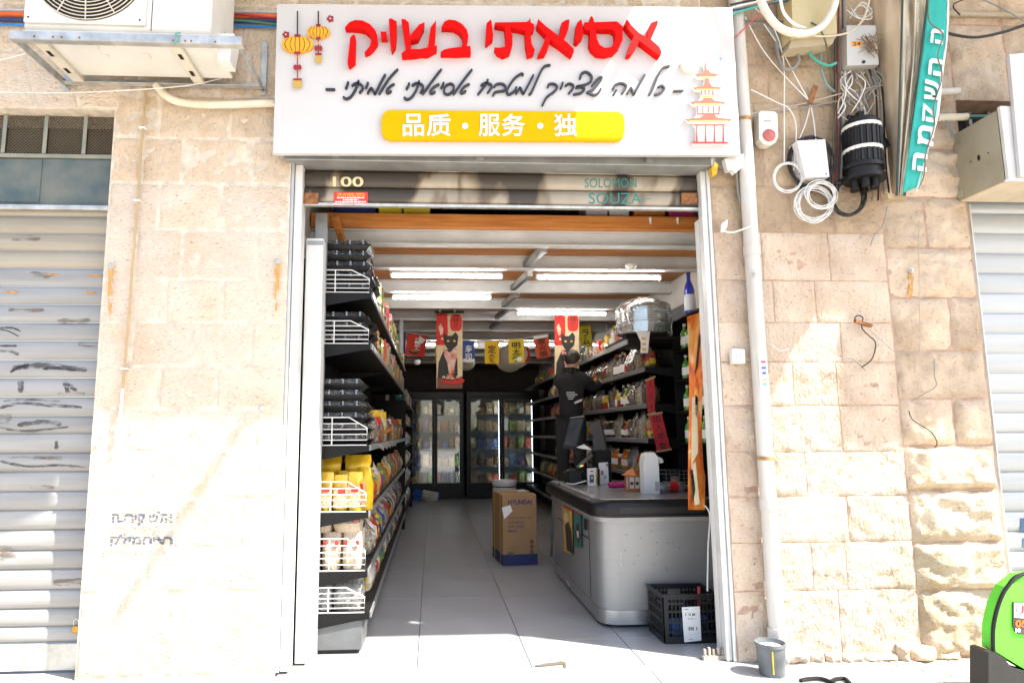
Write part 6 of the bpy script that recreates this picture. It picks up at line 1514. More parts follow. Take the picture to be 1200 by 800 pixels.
tis = MB().box(0, .16, 0, .08, 0, .045, .015).build('pink_pouch', mat('magenta_film', (.50, .02, .16), .4, bump=.3), None); tis.location = on_top(728, 572) + Vector((0, .15, 0)); tag(tis, 'magenta packet lying on the counter behind the orange lantern', 'packet')
ln = thing('toy_lantern', 'small orange wooden lantern with white paper panels on the counter', 'lantern')
p = on_top(742, 575); OW = mat('orange_lacquer', (.42, .13, .03), .4, var=.15); s = .052
for dx in (-1, 1):
    for dy in (-1, 1): MB().box(p.x + dx * s - .006, p.x + dx * s + .006, p.y + dy * s - .006, p.y + dy * s + .006, ZT, ZT + .15, .002).build('post', OW, ln)
MB().box(p.x - .062, p.x + .062, p.y - .062, p.y + .062, ZT + .001, ZT + .025, .003).build('base', OW, ln); MB().box(p.x - .062, p.x + .062, p.y - .062, p.y + .062, ZT + .125, ZT + .14, .003).build('rail', OW, ln)
MB().box(p.x - .046, p.x + .046, p.y - .046, p.y + .046, ZT + .026, ZT + .124).build('paper_core', mat('lantern_paper', (.62, .60, .55), .8), ln)
MB().box(p.x - .005, p.x + .005, p.y - .054, p.y - .047, ZT + .026, ZT + .124).build('mullion', OW, ln)
for dx in (-.024, .024): MB().lathe([(.016, 0), (.016, -.002)], (p.x + dx, p.y - .0475, ZT + .07), 10, 'y').build('cat_print', mat('lantern_ink', (.10, .05, .04), .7), ln)
MB().lathe([(.105, .14), (.075, .155), (.045, .18), (.02, .195)], (p.x, p.y, ZT), 4).build('roof', OW, ln); MB().box(p.x - .012, p.x + .012, p.y - .012, p.y + .012, ZT + .196, ZT + .21).build('finial', OW, ln)
ds = thing('dispenser', 'white upright pump dispenser standing on the counter', 'dispenser')
p = on_top(764, 578)
prof = [(.0, 0), (.135, 0), (.135, .22), (.13, .31), (.10, .345), (.05, .345), (.012, .32), (.0, .25)]
MB().prism([(p.x - .065 + x, p.y, ZT + z) for x, z in prof], (0, .11, 0)).build('body', WHITEP, ds, True)
MB().tube([(p.x + .066, p.y + .05, ZT + .29), (p.x + .105, p.y + .05, ZT + .275), (p.x + .11, p.y + .05, ZT + .255)], .024, 10).build('spout', WHITEP, ds, True)
MB().box(p.x + .03, p.x + .065, p.y - .003, p.y - .0005, ZT + .02, ZT + .10).build('gauge', mat('grey_gauge', (.4, .4, .42), .3), ds)
pb = thing('water_bottle', 'clear plastic water bottle with red label lying on the counter', 'bottle')
c0 = on_top(772, 577) + Vector((0, 0, .047)); ax_ = Vector((1, .25, 0)).normalized()
CLR = glass('clear_pet', (.93, .95, .96), .16, .16, .05, .5)
MB().tube([c0 + ax_ * d for d in (0, .012, .03, .06, .09, .2, .24, .27, .30)], [.03, .042, .045, .041, .045, .045, .036, .018, .014], 16).build('shell', CLR, pb, True)
MB().tube([c0 + ax_ * .09, c0 + ax_ * .175], .0458, 16, cap=False).build('label', mat('red_label', (.62, .02, .02), .35, var=.1), pb, True); MB().tube([c0 + ax_ * .30, c0 + ax_ * .32], .017, 12).build('cap', WHITEP, pb, True)
yk = MB().tube([on_top(747, 566) + Vector((0, .1, 0)), U(752, 531, 1.9)], .008, 6).build('yellow_pen', yel); tag(yk, 'yellow stick standing behind the orange lantern', 'stick')
wb = thing('wire_basket', 'black wire basket with cream tub beside the white dispenser', 'basket')
p = on_top(797, 570); mb = MB()
for k in range(5):
    z = ZT + .01 + k * .035; mb.tube([(p.x - .13, p.y, z), (p.x + .13, p.y, z), (p.x + .13, p.y + .2, z), (p.x - .13, p.y + .2, z)], .004, 5, closed=True)
for k in range(7): mb.tube([(p.x - .13 + k * .043, p.y, ZT), (p.x - .13 + k * .043, p.y, ZT + .15)], .003, 5)
mb.build('wire_frame', mat('dull_wire', (.25, .25, .24), .4, .6), wb)
MB().lathe([(.05, 0), (.055, .09)], (p.x, p.y + .1, ZT + .002), 14).build('tub', mat('tub_cream', (.45, .36, .25), .6), wb, True)

# ------------------------------------------------------------------ boxes and things on the floor
cb = thing('cardboard_box', 'tall brown cardboard box with blue base band in the aisle', 'box')
A0, B0 = G(589.5, 663), G(630, 661.5); L0 = G(577.5, 648)
ux = (B0 - A0); W = ux.length; ux.normalize(); uy = Vector((-ux.y, ux.x, 0)); D = .62; H = .79
KRAFT = mat('kraft_card', (.36, .21, .10), .75, var=.1, scale=6, bump=.08); NAVY = mat('navy_card_print', (.02, .03, .12), .6, var=.1)
c0 = A0 + ux * W / 2 + uy * D / 2
MB().obox(c0 + Vector((0, 0, H / 2 + .002)), ux, uy, (0, 0, 1), W / 2, D / 2, H / 2, .006).build('carton', KRAFT, cb)
MB().obox(c0 + Vector((0, 0, .065)), ux, uy, (0, 0, 1), W / 2 + .0015, D / 2 + .0015, .06).build('blue_band', NAVY, cb)
for s_ in (0, 1): MB().obox(c0 + uy * (D * (.28 if s_ else -.30)) + Vector((0, 0, H / 2 + .002)), ux, uy, (0, 0, 1), W / 2 + .002, .02, H / 2 + .002).build('yellow_strap', mat('yellow_tape', (.52, .40, .06), .4), cb)
def bt(body, u0, u1, z0, z1, m, bold=0): return text(body, A0 + ux * (W * u0) + Vector((0, 0, z0 * H)), A0 + ux * (W * u1) + Vector((0, 0, z0 * H)), A0 + ux * (W * u0) + Vector((0, 0, z1 * H)), m, cb, 'lettering', bold, .0018, 0, -uy)
bt('HYUNDAI', .17, .86, .86, .925, NAVY, .03)
for body, z, u1 in (('QTY IN CTNS 1 PCS', .665, .86), ('G.W.: 14 KGS', .605, .62), ('N.W.: 12 KGS', .545, .62), ('MEAS', .485, .42)): bt(body, .17, u1, z - .012, z + .016, NAVY, .01)
for k, (u, z) in enumerate(((.84, .33), (.84, .26), (.84, .19))):
    q = A0 + ux * (W * u) + Vector((0, 0, z * H)) - uy * .0018; MB().obox(q, ux, uy, (0, 0, 1), .02, .0006, .022).build('handling_mark', mat('mark_brown', (.14, .09, .06), .6), cb)
q = A0 + ux * (W * .22) + Vector((0, 0, .17 * H)) - uy * .0018; MB().obox(q, ux, uy, (0, 0, 1), .035, .0006, .016).build('handling_mark', mat('mark_brown'), cb)
MB().prism([A0 + ux * (W * u) + Vector((0, 0, z * H)) - uy * .004 for u, z in ((-.02, .82), (.23, .855), (.29, .77), (.05, .66))], -uy * .002).build('shipping_label', wht, cb)
MB().prism([c0 + ux * (W * u) + uy * (D * v) + Vector((0, 0, H + .006)) for u, v in ((.05, -.3), (.45, -.1), (.40, .3), (.1, .2))], (0, 0, .012)).build('torn_wrap', mat('wrap_white', (.5, .48, .44), .5), cb)
bn = thing('white_bin', 'white plastic bin standing behind the cardboard box', 'bin')
p = Vector((U(591, 565, 4.6).x, 4.6, 0)); hz = U(591, 563, 4.45).z
MB().lathe([(.13, .004), (.14, .02), (.16, hz - .05), (.168, hz - .045), (.168, hz), (.15, hz), (.145, hz - .04)], p, 24).build('drum', mat('bin_white', (.52, .52, .50), .5), bn, True)
MB().lathe([(.1615, hz - .09), (.1615, hz - .075)], p, 24).build('dark_band', BLACKP, bn, True)
for k, (px, py, w, c) in enumerate(((492, 586, .40, 'blue'), (503, 587, .36, 'white'), (511, 584, .30, 'blue'))):
    g_ = G(px, py); o = bagmesh(w, .25, .22, 3.3 + k, crump=.3).build('grocery_sack', mat('sack_' + c, (.03, .13, .5) if c == 'blue' else PAL[c], .35, var=.3, scale=5), None, True)
    o.location = g_ + Vector((0, 0, .002)); o.rotation_euler = (0, R.uniform(-.3, .3), R.uniform(-.4, .4)); tag(o, '%s sack slumped on the floor by the far cooler, %s from left' % ('blue and yellow' if c == 'blue' else 'white', ORD[k]), 'sack')
# crate
cr8 = thing('plastic_crate', 'black slatted plastic crate with white paper label on the floor by the door', 'crate')
CRB = mat('crate_plastic', (.014, .014, .015), .42, var=.15, spec=.35)
x0, x1 = G(779, 754).x, G(843, 752).x; y0 = G(800, 754).y; y1 = y0 + .34; h = .335
mb = MB()
def wall(fn, w, nm):
    mb = MB(); n = 14
    for zz in (.0, .07, .14, .21, .265, .3, h - .02): 
        if zz == .265: 
            mb_ = [(0, .36), (.64, 1)]
        else: mb_ = [(0, 1)]
        for u0, u1 in mb_: fn(mb, u0 * w, u1 * w, zz, zz + (.045 if zz == 0 else .014), .016)
    for i in range(n + 1):
        u = i / n * w
        top_ = h - .02
        if .36 < i / n < .64: top_ = .235
        fn(mb, max(0, u - .004), min(w, u + .004), .01, top_, .010 if i % 3 else .015)
    fn(mb, .0, .05 * w + .01, .02, h - .03, .008); fn(mb, .95 * w - .01, w, .02, h - .03, .008)
    mb.build(nm, CRB, cr8)
w_, d_ = x1 - x0, y1 - y0
wall(lambda m, a, b, za_, zb2, th: m.box(x0 + a, x0 + b, y0 - th * .5, y0 + .006, za_ + .004, zb2 + .004), w_, 'front_wall')
wall(lambda m, a, b, za_, zb2, th: m.box(x0 + a, x0 + b, y1 - .006, y1 + th * .5, za_ + .004, zb2 + .004), w_, 'back_wall')
wall(lambda m, a, b, za_, zb2, th: m.box(x0 - th * .5, x0 + .006, y0 + .008 + a * .96, y0 + .008 + b * .96, za_ + .004, zb2 + .004), d_, 'side_wall')
wall(lambda m, a, b, za_, zb2, th: m.box(x1 - .006, x1 + th * .5, y0 + .008 + a * .96, y0 + .008 + b * .96, za_ + .004, zb2 + .004), d_, 'side_wall')
MB().box(x0 + .007, x1 - .007, y0 + .007, y1 - .007, .006, .016).build('floor_panel', CRB, cr8)
rim = MB(); rim.box(x0 - .012, x1 + .012, y0 - .012, y0 + .004, h - .012, h + .004); rim.box(x0 - .012, x1 + .012, y1 - .004, y1 + .012, h - .012, h + .004); rim.box(x0 - .012, x0 + .004, y0 + .004, y1 - .004, h - .012, h + .004); rim.box(x1 - .004, x1 + .012, y0 + .004, y1 - .004, h - .012, h + .004); rim.build('rim', CRB, cr8)
yy = y0 - .014
lbp = fpoly([(799, 711), (820, 710), (822, 750), (802, 752)], yy, .002, wht, cr8, 'paper_label')
for (a_, b_, c_, d2) in ((802, 718, 815, 721), (805, 724, 817, 725), (807, 734, 818, 738), (808, 748, 813, 749), (801.5, 713, 807, 714)):
    n = int((c_ - a_) / 1.3)
    for i in range(n):
        if R.random() < .75: fpoly([(a_ + i * 1.3, b_), (a_ + i * 1.3 + R.uniform(.4, 1.0), b_), (a_ + i * 1.3 + R.uniform(.4, 1.0), d2), (a_ + i * 1.3, d2)], yy - .001, .0006, DK, lbp, 'barcode_print')
bl_o = bagmesh(.22, .16, .12, 8.8, crump=.3).build('blue_bag', mat('blue_film', (.03, .16, .5), .4), None, True); bl_o.location = ((x0 + x1) / 2, y0 + .14, .018); tag(bl_o, 'blue plastic bag lying inside the black crate', 'bag')
brm = thing('broom', 'broom with red and blue head leaning in the corner behind the crate', 'broom')
bx, by = XR0 - .02, .52
MB().tube([(bx - .02, by, .14), (bx + .0, by + .03, .36)], .014, 8).build('handle', mat('broom_red', (.5, .04, .03), .4), brm)
MB().box(bx - .08, bx + .04, by - .04, by + .04, .11, .16, .01).build('head', mat('broom_blue', (.03, .12, .4), .4), brm)
for k in range(12): MB().bar((bx - .07 + k * .009, by + R.uniform(-.02, .02), .11), (bx - .085 + k * .012, by + R.uniform(-.03, .03), .003), .006, .006).build('bristle', mat('bristle_blue', (.12, .2, .35), .7), brm)
wcb = [(826, 592, .34), (832, 604, .33), (830, 640, .33), (829, 692, .34)]
cable(wcb, .006, WCAB, 'cable', 'white power cable hanging down behind the black crate')

# ------------------------------------------------------------------ banners, bunting, paper lanterns
bn2 = thing('orange_banner', 'tall narrow orange painted banner hanging at the right side of the doorway', 'banner')
YO = .36
ob_m = bpy.data.materials.new('orange_painting'); ob_m.use_nodes = True; n_, l_ = ob_m.node_tree.nodes, ob_m.node_tree.links
tcn = n_.new("ShaderNodeTexCoord"); nt = n_.new("ShaderNodeTexNoise"); nt.inputs["Scale"].default_value = 7; nt.inputs["Detail"].default_value = 7; nt.inputs["Distortion"].default_value = 1.2
mpn = n_.new("ShaderNodeMapping"); mpn.inputs[3].default_value = (1.6, 1, .55); cr = n_.new("ShaderNodeValToRGB"); e = cr.color_ramp.elements
e[0].position, e[0].color = .30, (.30, .05, .01, 1); e[1].position, e[1].color = .72, (.78, .62, .36, 1); x_ = e.new(.45); x_.color = (.72, .15, .015, 1); x_ = e.new(.57); x_.color = (.75, .27, .03, 1)
l_.new(tcn.outputs["Object"], mpn.inputs[0]); l_.new(mpn.outputs[0], nt.inputs[0]); l_.new(nt.outputs[0], cr.inputs[0]); l_.new(cr.outputs[0], n_["Principled BSDF"].inputs["Base Color"]); n_["Principled BSDF"].inputs["Roughness"].default_value = .5
def bann(u, v):
    xl_ = 805 + 3 * v + (1.5 * math.sin(v * 5)); xr_ = 829 - 3 * v - (5 * max(0, math.sin(v * 4.2 - .6)) if v < .8 else 0)
    return U(xl_ + (xr_ - xl_) * u, 371 - 8 * u * (1 - v) + v * 226, YO + .05 * math.sin(v * 6 + u * 2))
MB().sheet(bann, 8, 24).build('cloth', ob_m, bn2, True, fix=False)
def bp2(pts, m, dy=.012): MB().sheet(lambda u, v: U(pts[0][0] * (1 - u) * (1 - v) + pts[1][0] * u * (1 - v) + pts[2][0] * u * v + pts[3][0] * (1 - u) * v, pts[0][1] * (1 - u) * (1 - v) + pts[1][1] * u * (1 - v) + pts[2][1] * u * v + pts[3][1] * (1 - u) * v, YO - .065), 2, 6).build('painted_shape', m, bn2)
bp2([(811, 465), (817, 466), (818, 530), (810, 545)], KC); bp2([(810, 545), (815, 540), (820, 590), (814, 592)], KC); bp2([(815, 462), (818, 466), (817, 490), (814, 484)], KB); bp2([(809, 550), (812, 550), (815, 574), (812, 590)], KB); bp2([(819, 392), (822, 390), (818, 430), (814, 440)], KB)
rb = thing('red_couplet', 'pair of red paper strips with black brush characters hanging before the right shelves', 'banner')
RP = mat('red_paper', (.42, .012, .02), .6, var=.12); BK2 = mat('brush_black', (.015, .012, .012), .7, var=0)
YRb = 1.72
p1 = [U(757, 446, YRb), U(766.5, 441, YRb), U(767.5, 483, YRb), U(759.5, 486, YRb)]; p2 = [U(761, 486, YRb - .02), U(775, 483, YRb - .02), U(786, 526, YRb - .02), U(770, 529, YRb - .02)]
for P, chs in ((p1, '人川大'), (p2, '出入平安')):
    MB().prism(P, (0, .003, 0)).build('strip', RP, rb)
    n = len(chs)
    for i, c in enumerate(chs):
        v0, v1 = (i + .12) / n, (i + .9) / n
        lft = lambda v: P[0] + (P[3] - P[0]) * v; rgt = lambda v: P[1] + (P[2] - P[1]) * v
        a_, b_ = lft(v1), rgt(v1); c_ = lft(v0); d = (b_ - a_) * .22
        text(c, a_ + d, b_ - d, c_ + d, BK2, rb, 'character', .02, .003)
for P in (p1, p2):
    MB().bar(P[0] - Vector((.01, 0, 0)), P[1] + Vector((.01, 0, 0)), .012, .016).build('rod', mat('wood_rod', (.35, .24, .12), .6), rb); MB().bar(P[3] - Vector((.008, 0, 0)), P[2] + Vector((.008, 0, 0)), .012, .016).build('rod', mat('wood_rod'), rb)
# cat banners
CREAM_CL = mat('banner_cream', (.58, .46, .28), .8, var=.12); BRED = mat('banner_red', (.50, .02, .015), .75, var=.25, scale=14); CATB = mat('cat_black', (.018, .018, .018), .7, var=.15); CEYE = mat('cat_eye', (.65, .30, .03), .5); KIM = mat('kimono_print', (.60, .50, .42), .7, col2=(.50, .03, .02), scale=11); LANT = mat('lantern_red', (.52, .02, .01), .7, var=.1); FISH = mat('fish_pink', (.60, .42, .28), .7, var=.2)
def cat_banner(x0, y0, x1, y1, Y, label):
    t = thing('cat_banner', label, 'banner', 'cat banners hanging from the ceiling')
    def pt(u, v, k=0): return U(x0 + (x1 - x0) * u, y0 + (y1 - y0) * v, Y - .002 * k)
    def pc(pts, m, k, nm='print', th=.001): MB().prism([pt(u, v, k) for u, v in pts], (0, th, 0)).build(nm, m, t)
    def el(cu, cv, ru, rv, m, k, n=14, nm='print'): pc([(cu + ru * math.cos(2 * math.pi * i / n), cv + rv * math.sin(2 * math.pi * i / n)) for i in range(n)], m, k, nm)
    MB().prism([pt(0, 0), pt(1, 0), pt(1, 1), pt(0, 1)], (0, .004, 0)).build('cloth', CREAM_CL, t)
    MB().bar(pt(-.06, -.02, 3), pt(1.06, -.02, 3), .02, .022).build('hanging_bar', BLACKP, t)
    for u in (.13, .7): MB().lathe([(.014, 0), (.014, .04)], pt(u, -.02, 6) - Vector((0, .012, 0)), 8).build('hook', WHITEP, t)
    pc([(0, .0), (.42, .0), (.44, .25), (.40, .42), (0, .42)], BRED, 1); pc([(.08, .18), (.16, .13), (.26, .2), (.24, .27), (.16, .29)], FISH, 2); pc([(.18, .32), (.3, .32), (.3, .35), (.18, .35)], FISH, 2)
    pc([(.52 + .23 + .23 * math.copysign(abs(math.cos(a)) ** .6, math.cos(a)), .12 + .115 * math.copysign(abs(math.sin(a)) ** .6, math.sin(a))) for a in [2 * math.pi * i / 20 for i in range(20)]], LANT, 1)
    for i, c in enumerate('日酒'): text(c, pt(.66, .10 + i * .08, 3), pt(.84, .10 + i * .08, 3), pt(.66, .035 + i * .08, 3), CATB, t, 'character', .02)
    pc([(.04, .86), (.08, .65), (.2, .55), (.3, .48), (.7, .48), (.8, .6), (.82, .86)], CATB, 2)
    pc([(.30, .25), (.40, .295), (.58, .295), (.74, .245), (.84, .30), (.80, .42), (.64, .47), (.52, .495), (.40, .46), (.30, .40)], CATB, 4)
    pc([(.30, .25), (.26, .32), (.30, .40)], CATB, 3)
    for u in (.45, .69): el(u, .365, .055, .014, CEYE, 5, 10)
    pc([(.27, .46), (.50, .52), (.74, .45), (.80, .55), (.70, .70), (.68, .80), (.48, .80), (.42, .66), (.30, .56)], KIM, 3)
    pc([(.02, .86), (1, .84), (1, 1), (.02, 1)], mat('table_brown', (.16, .05, .03), .7), 1)
    el(.62, .895, .46, .045, LANT, 3, 18); el(.62, .915, .42, .03, CATB, 2, 16)
    for u, v in ((.28, .86), (.44, .87), (.6, .875), (.82, .86)): el(u, v, .085, .03, CATB, 4, 10); el(u, v - .012, .07, .018, CREAM_CL, 5, 10); el(u, v - .012, .03, .008, LANT, 6, 8)
    pc([(.38, .82), (.55, .80), (.66, .83), (.5, .85)], mat('salmon_print', (.6, .17, .04), .7), 5)
YBn = 4.15
cat_banner(511.5, 367.5, 542, 455, YBn, 'hanging banner with black cat and sushi plate, left of the two cat banners')
cat_banner(650, 367.5, 678.5, 456, YBn, 'hanging banner with black cat and sushi plate, above the person on the right')
# bunting
FL = [(489, 392, 23, 25, 'red flag with noodle bowl', (.55, .04, .02), 'らーめん', .12), (472, 388, 6, 26, 'purple flag edge', (.12, .08, .3), '', 0), (514, 400, 8, 24, 'plain yellow flag behind the cat banner', (.62, .36, .01), '', 0), (549, 399, 14, 26, 'blue flag with white wave', (.06, .11, .36), '寿司', 0), (576.5, 399, 17, 27, 'yellow flag with black characters', (.70, .42, .01), '定食', 0),
      (604.5, 397, 18, 28, 'yellow flag with fish picture', (.66, .46, .02), '明太子', -.04), (633.5, 393, 17, 26, 'orange red flag with black characters', (.62, .09, .03), '炭火焼', -.16), (685, 381, 14, 24, 'yellow flag right of the cat banner', (.62, .52, .03), 'ラム', -.1)]
YFl = 5.0
for (cx, y0, w, h_, lb, colr, chs, tilt) in FL:
    t = thing('bunting_flag', lb + ' on the bunting line', 'flag', 'flags on the bunting line')
    def fp(u, v, k=0): 
        return U(cx + (u - .5) * w - tilt * v * h_ * (1 if tilt > 0 else 1), y0 + v * h_ + tilt * (u - .5) * w, YFl - .002 * k + .02 * math.sin(u * 4))
    MB().sheet(fp, 4, 4).build('cloth', mat('flag_' + lb.split(' on')[0].replace(' ', '_')[:22], colr, .8, var=.12), t, True, fix=False)
    inkc = wht if ('blue' in lb or 'bowl' in lb) else BK2
    n = len(chs)
    for i, c in enumerate(chs):
        top_ = .2 if n < 3 else .14; sp_ = (.97 - top_) / n
        if 'bowl' in lb: sp_ = .15
        v0, v1 = top_ + i * sp_, top_ + (i + .92) * sp_; uu = (.22, .78) if n < 4 else (.42, .72)
        text(c, fp(uu[0], v1, 6), fp(uu[1], v1, 6), fp(uu[0], v0, 6), inkc, t, 'character', .015)
    def pp2(pts, m, k): MB().prism([fp(u, v, k) - Vector((0, .012, 0)) for u, v in pts], (0, .001, 0)).build('print', m, t)
    if 'bowl' in lb: pp2(ell(.42, .80, .26, .11, 14), KB, 3); pp2(ell(.42, .78, .2, .07, 12), mat('salmon_print'), 5)
    if 'wave' in lb: pp2([(.02, .98), (.02, .84), (.2, .8), (.4, .86), (.6, .78), (.8, .85), (.98, .8), (.98, .98)], wht, 3)
    if 'fish' in lb: pp2(ell(.62, .85, .26, .10, 12), wht, 3); pp2([(.1, .8), (.7, .62), (.95, .6), (.5, .82)], mat('fish_olive', (.3, .3, .02), .7), 4)
    if 'orange' in lb: pp2([(.0, .0), (1, .0), (1, .12), (0, .12)], wht, 3)
    if 'noodle' in lb: pp2([(.62, .05), (.95, .2), (.8, .4), (.6, .3)], wht, 3)
cable([(462, 384, 5.0), (489, 391, 5.0), (550, 399, 5.0), (600, 398, 5.0), (633, 392, 5.0), (690, 378, 5.0)], .004, WCAB, 'bunting_line', 'thin white bunting line strung across under the ceiling', cat='line')
PAPER = mat('paper_shade', (.62, .58, .48), .85, var=.1, bump=.1)
for cx, cy, rr0, Y, lb in ((604, 416, 17, 5.5, 'round cream paper lantern with red paint behind the yellow fish flag'), (597, 420, 17, 5.9, 'round cream paper lantern half hidden behind the other'), (546, 424, 11, 6.4, 'small round paper lantern behind the left cat banner')):
    t = thing('paper_lantern', lb, 'lantern'); c0 = U(cx, cy, Y); r_ = rr0 * (Y + 4.5) / 780
    prof = [(max(.02, r_ * math.sin(a)) * (1 + .012 * (i % 2)), -r_ * .95 * math.cos(a)) for i, a in enumerate([math.pi * (i + .6) / 25.2 for i in range(25)])]
    MB().lathe(prof, c0, 28).build('shade', PAPER, t, True)
    MB().lathe([(.05, r_ * .93), (.05, r_ * .97)], c0, 12).build('ring', BLACKP, t); MB().tube([c0 + Vector((0, 0, r_ * .97)), Vector((c0.x, c0.y, 2.99))], .003, 5).build('cord', WCAB, t)
    if 'red' in lb:
        for a in range(5):
            t0_ = -.7 + a * .3; q = c0 + Vector((r_ * .82 * math.cos(t0_ * .8), -r_ * .62, r_ * .7 * math.sin(t0_))); MB().lathe([(.03, 0), (.03, -.004)], q, 8, 'y').build('red_brushmark', BRED, t)

# ------------------------------------------------------------------ person on a step, reaching to the right shelves
def skin_mesh(joints, edges, radii, name, material, parent, sub=2, root=0):
    me = bpy.data.meshes.new(name); me.from_pydata([tuple(j) for j in joints], edges, [])
    ob = bpy.data.objects.new(name, me); COL.objects.link(ob)
    sk = ob.modifiers.new('skin', 'SKIN'); sk.use_smooth_shade = True
    bpy.context.view_layer.update()
    sv = me.skin_vertices[0].data if me.skin_vertices else None
    if sv is None:
        bm = bmesh.new(); bm.from_mesh(me); bm.verts.layers.skin.verify(); bm.to_mesh(me); bm.free(); sv = me.skin_vertices[0].data
    for i, r_ in enumerate(radii):
        sv[i].radius = (r_, r_) if not isinstance(r_, tuple) else r_; sv[i].use_root = (i == root)
    sb_ = ob.modifiers.new('sub', 'SUBSURF'); sb_.levels = sb_.render_levels = sub
    dg = bpy.context.evaluated_depsgraph_get(); m2_ = bpy.data.meshes.new_from_object(ob.evaluated_get(dg))
    bpy.data.objects.remove(ob); bpy.data.meshes.remove(me)
    o = bpy.data.objects.new(name, m2_); COL.objects.link(o); m2_.materials.clear(); m2_.materials.append(material)
    m2_.polygons.foreach_set("use_smooth", [True] * len(m2_.polygons)); o.parent = parent; return o
per = thing('person', 'person in black hoodie and trousers with tied brown hair reaching up to the right shelves', 'person')
PX, PY_, PZ = 1.66, 3.5, .80
SKIN = mat('skin_tone', (.42, .25, .17), .6, var=.06); HOOD = mat('black_hoodie', (.008, .008, .010), .9, var=.25, scale=10, bump=.9, bscale=11); TRO = mat('black_trousers', (.012, .012, .013), .85, var=.2); HAIR = mat('brown_hair', (.022, .011, .006), .55, var=.4, scale=30, stretch=(1, 1, .3), bump=.3)
b = lambda x, y, z: Vector((PX + x, PY_ + y, PZ + z))
J = [b(0, 0, .86), b(.01, 0, 1.05), b(.015, -.01, 1.25), b(.02, -.005, 1.36), b(.03, .01, 1.44), b(.045, .03, 1.53), b(.055, .035, 1.60),           # pelvis..head
     b(-.13, -.02, 1.34), b(-.10, .20, 1.30), b(.05, .33, 1.44),                                                                            # left shoulder, elbow, wrist
     b(.17, -.01, 1.33), b(.30, .05, 1.24), b(.42, .12, 1.32),                                                                              # right
     b(-.085, 0, .82), b(-.10, .02, .45), b(-.11, .0, .07), b(-.10, .14, .03), b(.085, 0, .82), b(.11, .06, .45), b(.12, .05, .07), b(.14, .19, .03)]
Eg = [(0, 1), (1, 2), (2, 3), (3, 4), (4, 5), (5, 6), (3, 7), (7, 8), (8, 9), (3, 10), (10, 11), (11, 12), (0, 13), (13, 14), (14, 15), (15, 16), (0, 17), (17, 18), (18, 19), (19, 20)]
Rd = [.12, .11, .125, .09, .05, .078, .07, .06, .045, .032, .06, .045, .032, .085, .06, .042, .035, .085, .06, .042, .035]
body = skin_mesh(J, Eg, Rd, 'body', SKIN, per)
HJ = [b(0, 0, .72), b(.01, 0, 1.02), b(.015, -.015, 1.22), b(.02, -.01, 1.34), b(.03, .0, 1.42), J[7], J[8], b(.03, .315, 1.425), J[10], J[11], b(.40, .11, 1.305)]
HE = [(0, 1), (1, 2), (2, 3), (3, 4), (3, 5), (5, 6), (6, 7), (3, 8), (8, 9), (9, 10)]
skin_mesh(HJ, HE, [.16, .155, .165, .135, .08, .092, .07, .05, .092, .072, .05], 'hoodie', HOOD, per)
skin_mesh([b(0, 0, .98), b(-.088, 0, .80), b(-.102, .02, .45), b(-.112, .0, .09), b(.088, 0, .80), b(.112, .06, .45), b(.122, .05, .09)], [(0, 1), (1, 2), (2, 3), (0, 4), (4, 5), (5, 6)], [.14, .115, .085, .068, .115, .085, .068], 'trousers', TRO, per)
skin_mesh([b(.012, .0, 1.41), b(-.02, -.06, 1.40), b(.06, -.06, 1.39)], [(0, 1), (0, 2), (1, 2)] [:2], [.075, .055, .055], 'hood', HOOD, per)
# head, face, hair and hands shaped on top of the continuous figure
hc = b(.05, .035, 1.575)
MB().lathe([(.012, -.115), (.05, -.10), (.068, -.06), (.078, -.01), (.079, .04), (.066, .085), (.035, .112), (.006, .118)], hc, 20, 'z', 1.05, 1.12).build('head', SKIN, per, True)
fd = Vector((.97, .12, 0)).normalized(); sdv = Vector((-fd.y, fd.x, 0))
MB().add([hc + fd * .078 + Vector((0, 0, .03)), hc + fd * .105 + Vector((0, 0, -.02)), hc + fd * .078 + sdv * .016 + Vector((0, 0, -.028)), hc + fd * .078 - sdv * .016 + Vector((0, 0, -.028))], [(0, 1, 2), (0, 3, 1), (1, 3, 2), (0, 2, 3)]).build('nose', SKIN, per)
for s_ in (-1, 1):
    MB().lathe([(.004, -.010), (.010, -.004), (.010, .004), (.004, .010)], hc + fd * .074 + sdv * (.03 * s_) + Vector((0, 0, .022)), 8).build('eye', mat('eye_dark', (.05, .03, .02), .3), per, True)
    MB().lathe([(.006, -.028), (.016, -.012), (.016, .014), (.006, .026)], hc + sdv * (.083 * s_), 8, 'z', .5, 1).build('ear', SKIN, per, True)
MB().bar(hc + fd * .083 + sdv * .024 + Vector((0, 0, -.058)), hc + fd * .083 - sdv * .024 + Vector((0, 0, -.058)), .008, .009).build('mouth', mat('lip', (.35, .12, .10), .5), per)
hr_ = MB()
def hairfn(u, v):
    t = u * 2 * math.pi; ph = v * 2.3; d = Vector((math.cos(t), math.sin(t), 0)); face = max(0, d.dot(fd))
    ph *= (1 - .42 * face); r_ = .094 + .006 * noise.noise((t * 2, v * 6, 1))
    return hc + Vector((0, 0, .018)) + Vector((d.x * math.sin(ph) * r_ * 1.05, d.y * math.sin(ph) * r_ * 1.12, math.cos(ph) * .112))
hr_.sheet(hairfn, 24, 10).build('hair', HAIR, per, True, fix=False)
MB().lathe([(.006, -.045), (.034, -.03), (.042, 0), (.034, .03), (.006, .045)], hc - fd * .11 + Vector((0, 0, .03)), 14).build('hair_bun', HAIR, per, True)
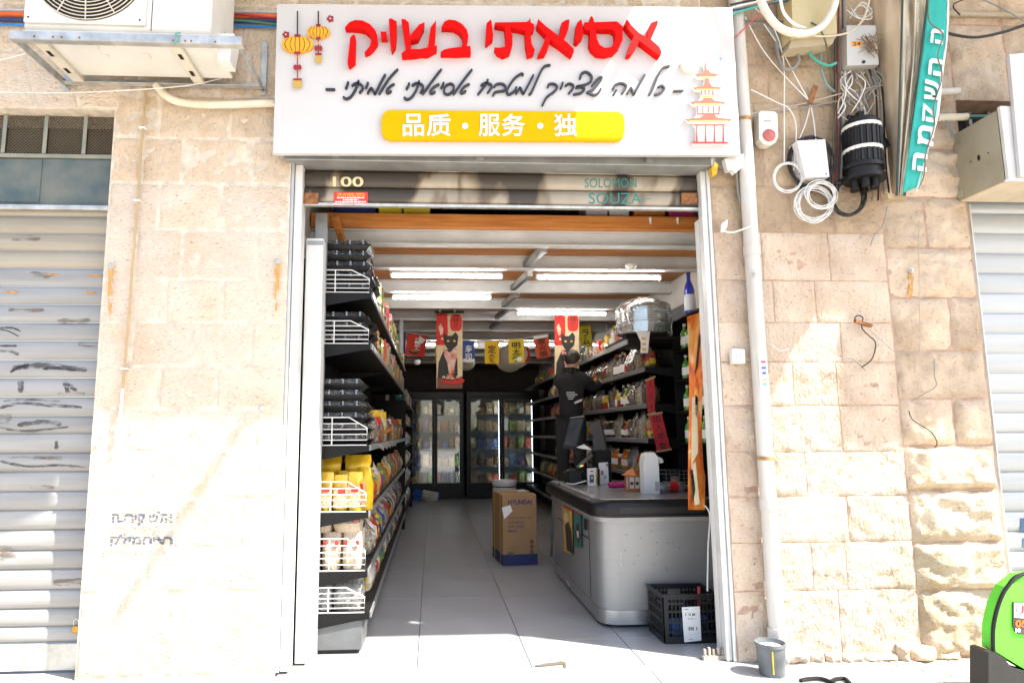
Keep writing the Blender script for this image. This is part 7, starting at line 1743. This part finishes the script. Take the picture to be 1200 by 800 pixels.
def hand(wr, dirv, upv, nm):
    dirv, upv = dirv.normalized(), upv.normalized(); sd2 = dirv.cross(upv).normalized(); mb = MB()
    mb.obox(wr + dirv * .045, dirv, sd2, upv, .045, .038, .014, .01)
    for k, (o_, ln_) in enumerate(((-.03, .065), (-.010, .078), (.010, .072), (.029, .056))):
        a0 = wr + dirv * .085 + sd2 * o_; mb.tube([a0, a0 + dirv * ln_ * .5 - upv * .006, a0 + dirv * ln_ * .85 - upv * .028, a0 + dirv * ln_ * .9 - upv * .045], [.0095, .009, .008, .006], 8)
    a0 = wr + dirv * .03 - sd2 * .036; mb.tube([a0, a0 + dirv * .03 - sd2 * .028, a0 + dirv * .062 - sd2 * .03 - upv * .012], [.011, .010, .007], 8)
    return mb.build(nm, SKIN, per, True)
hand(J[9], Vector((.5, .5, .6)), Vector((-.3, -.4, .7)), 'hand'); hand(J[12], Vector((.9, .2, .1)), Vector((0, 0, 1)), 'hand')
for k, (dx, dz, w2) in enumerate(((-.06, 1.16, .10), (-.06, 1.135, .13), (-.05, 1.11, .09), (-.04, 1.085, .06))):
    MB().box(PX + dx - .02, PX + dx - .02 + w2, PY_ - .172, PY_ - .168, PZ + dz, PZ + dz + .012).build('back_print', mat('grey_back_print', (.45, .45, .45), .7), per)
MB().obox(b(.06, -.168, 1.06), Vector((.9, 0, .4)), Vector((0, 1, 0)), Vector((-.4, 0, .9)), .05, .003, .013).build('back_print', mat('grey_back_print'), per)
for s_, jx in ((-1, J[15]), (1, J[19])):
    MB().obox(Vector((jx.x + .01, jx.y + .06, PZ + .036)), (1, 0, 0), (0, 1, 0), (0, 0, 1), .045, .13, .034, .02).build('shoe', BLACKP, per, True)
stp_ = thing('step_ladder', 'low black step ladder under the reaching person behind the counter', 'step ladder')
for k in range(3): MB().box(PX - .2, PX + .22, PY_ - .18 + (k - 2) * .2, PY_ + .26 + (k - 2) * .2 - .1 * (k < 2), .26 * (k + 1) - .005, PZ + .001 if k == 2 else .26 * (k + 1) + .02, .004).build('tread', GREY_MET, stp_)
for x in (-.21, .22):
    MB().bar((PX + x, PY_ - .62, .003), (PX + x, PY_ - .1, .78), .03, .02).build('rail', GREY_MET, stp_); MB().bar((PX + x, PY_ + .35, .003), (PX + x, PY_ + .1, .78), .03, .02).build('rail', GREY_MET, stp_)
settle()
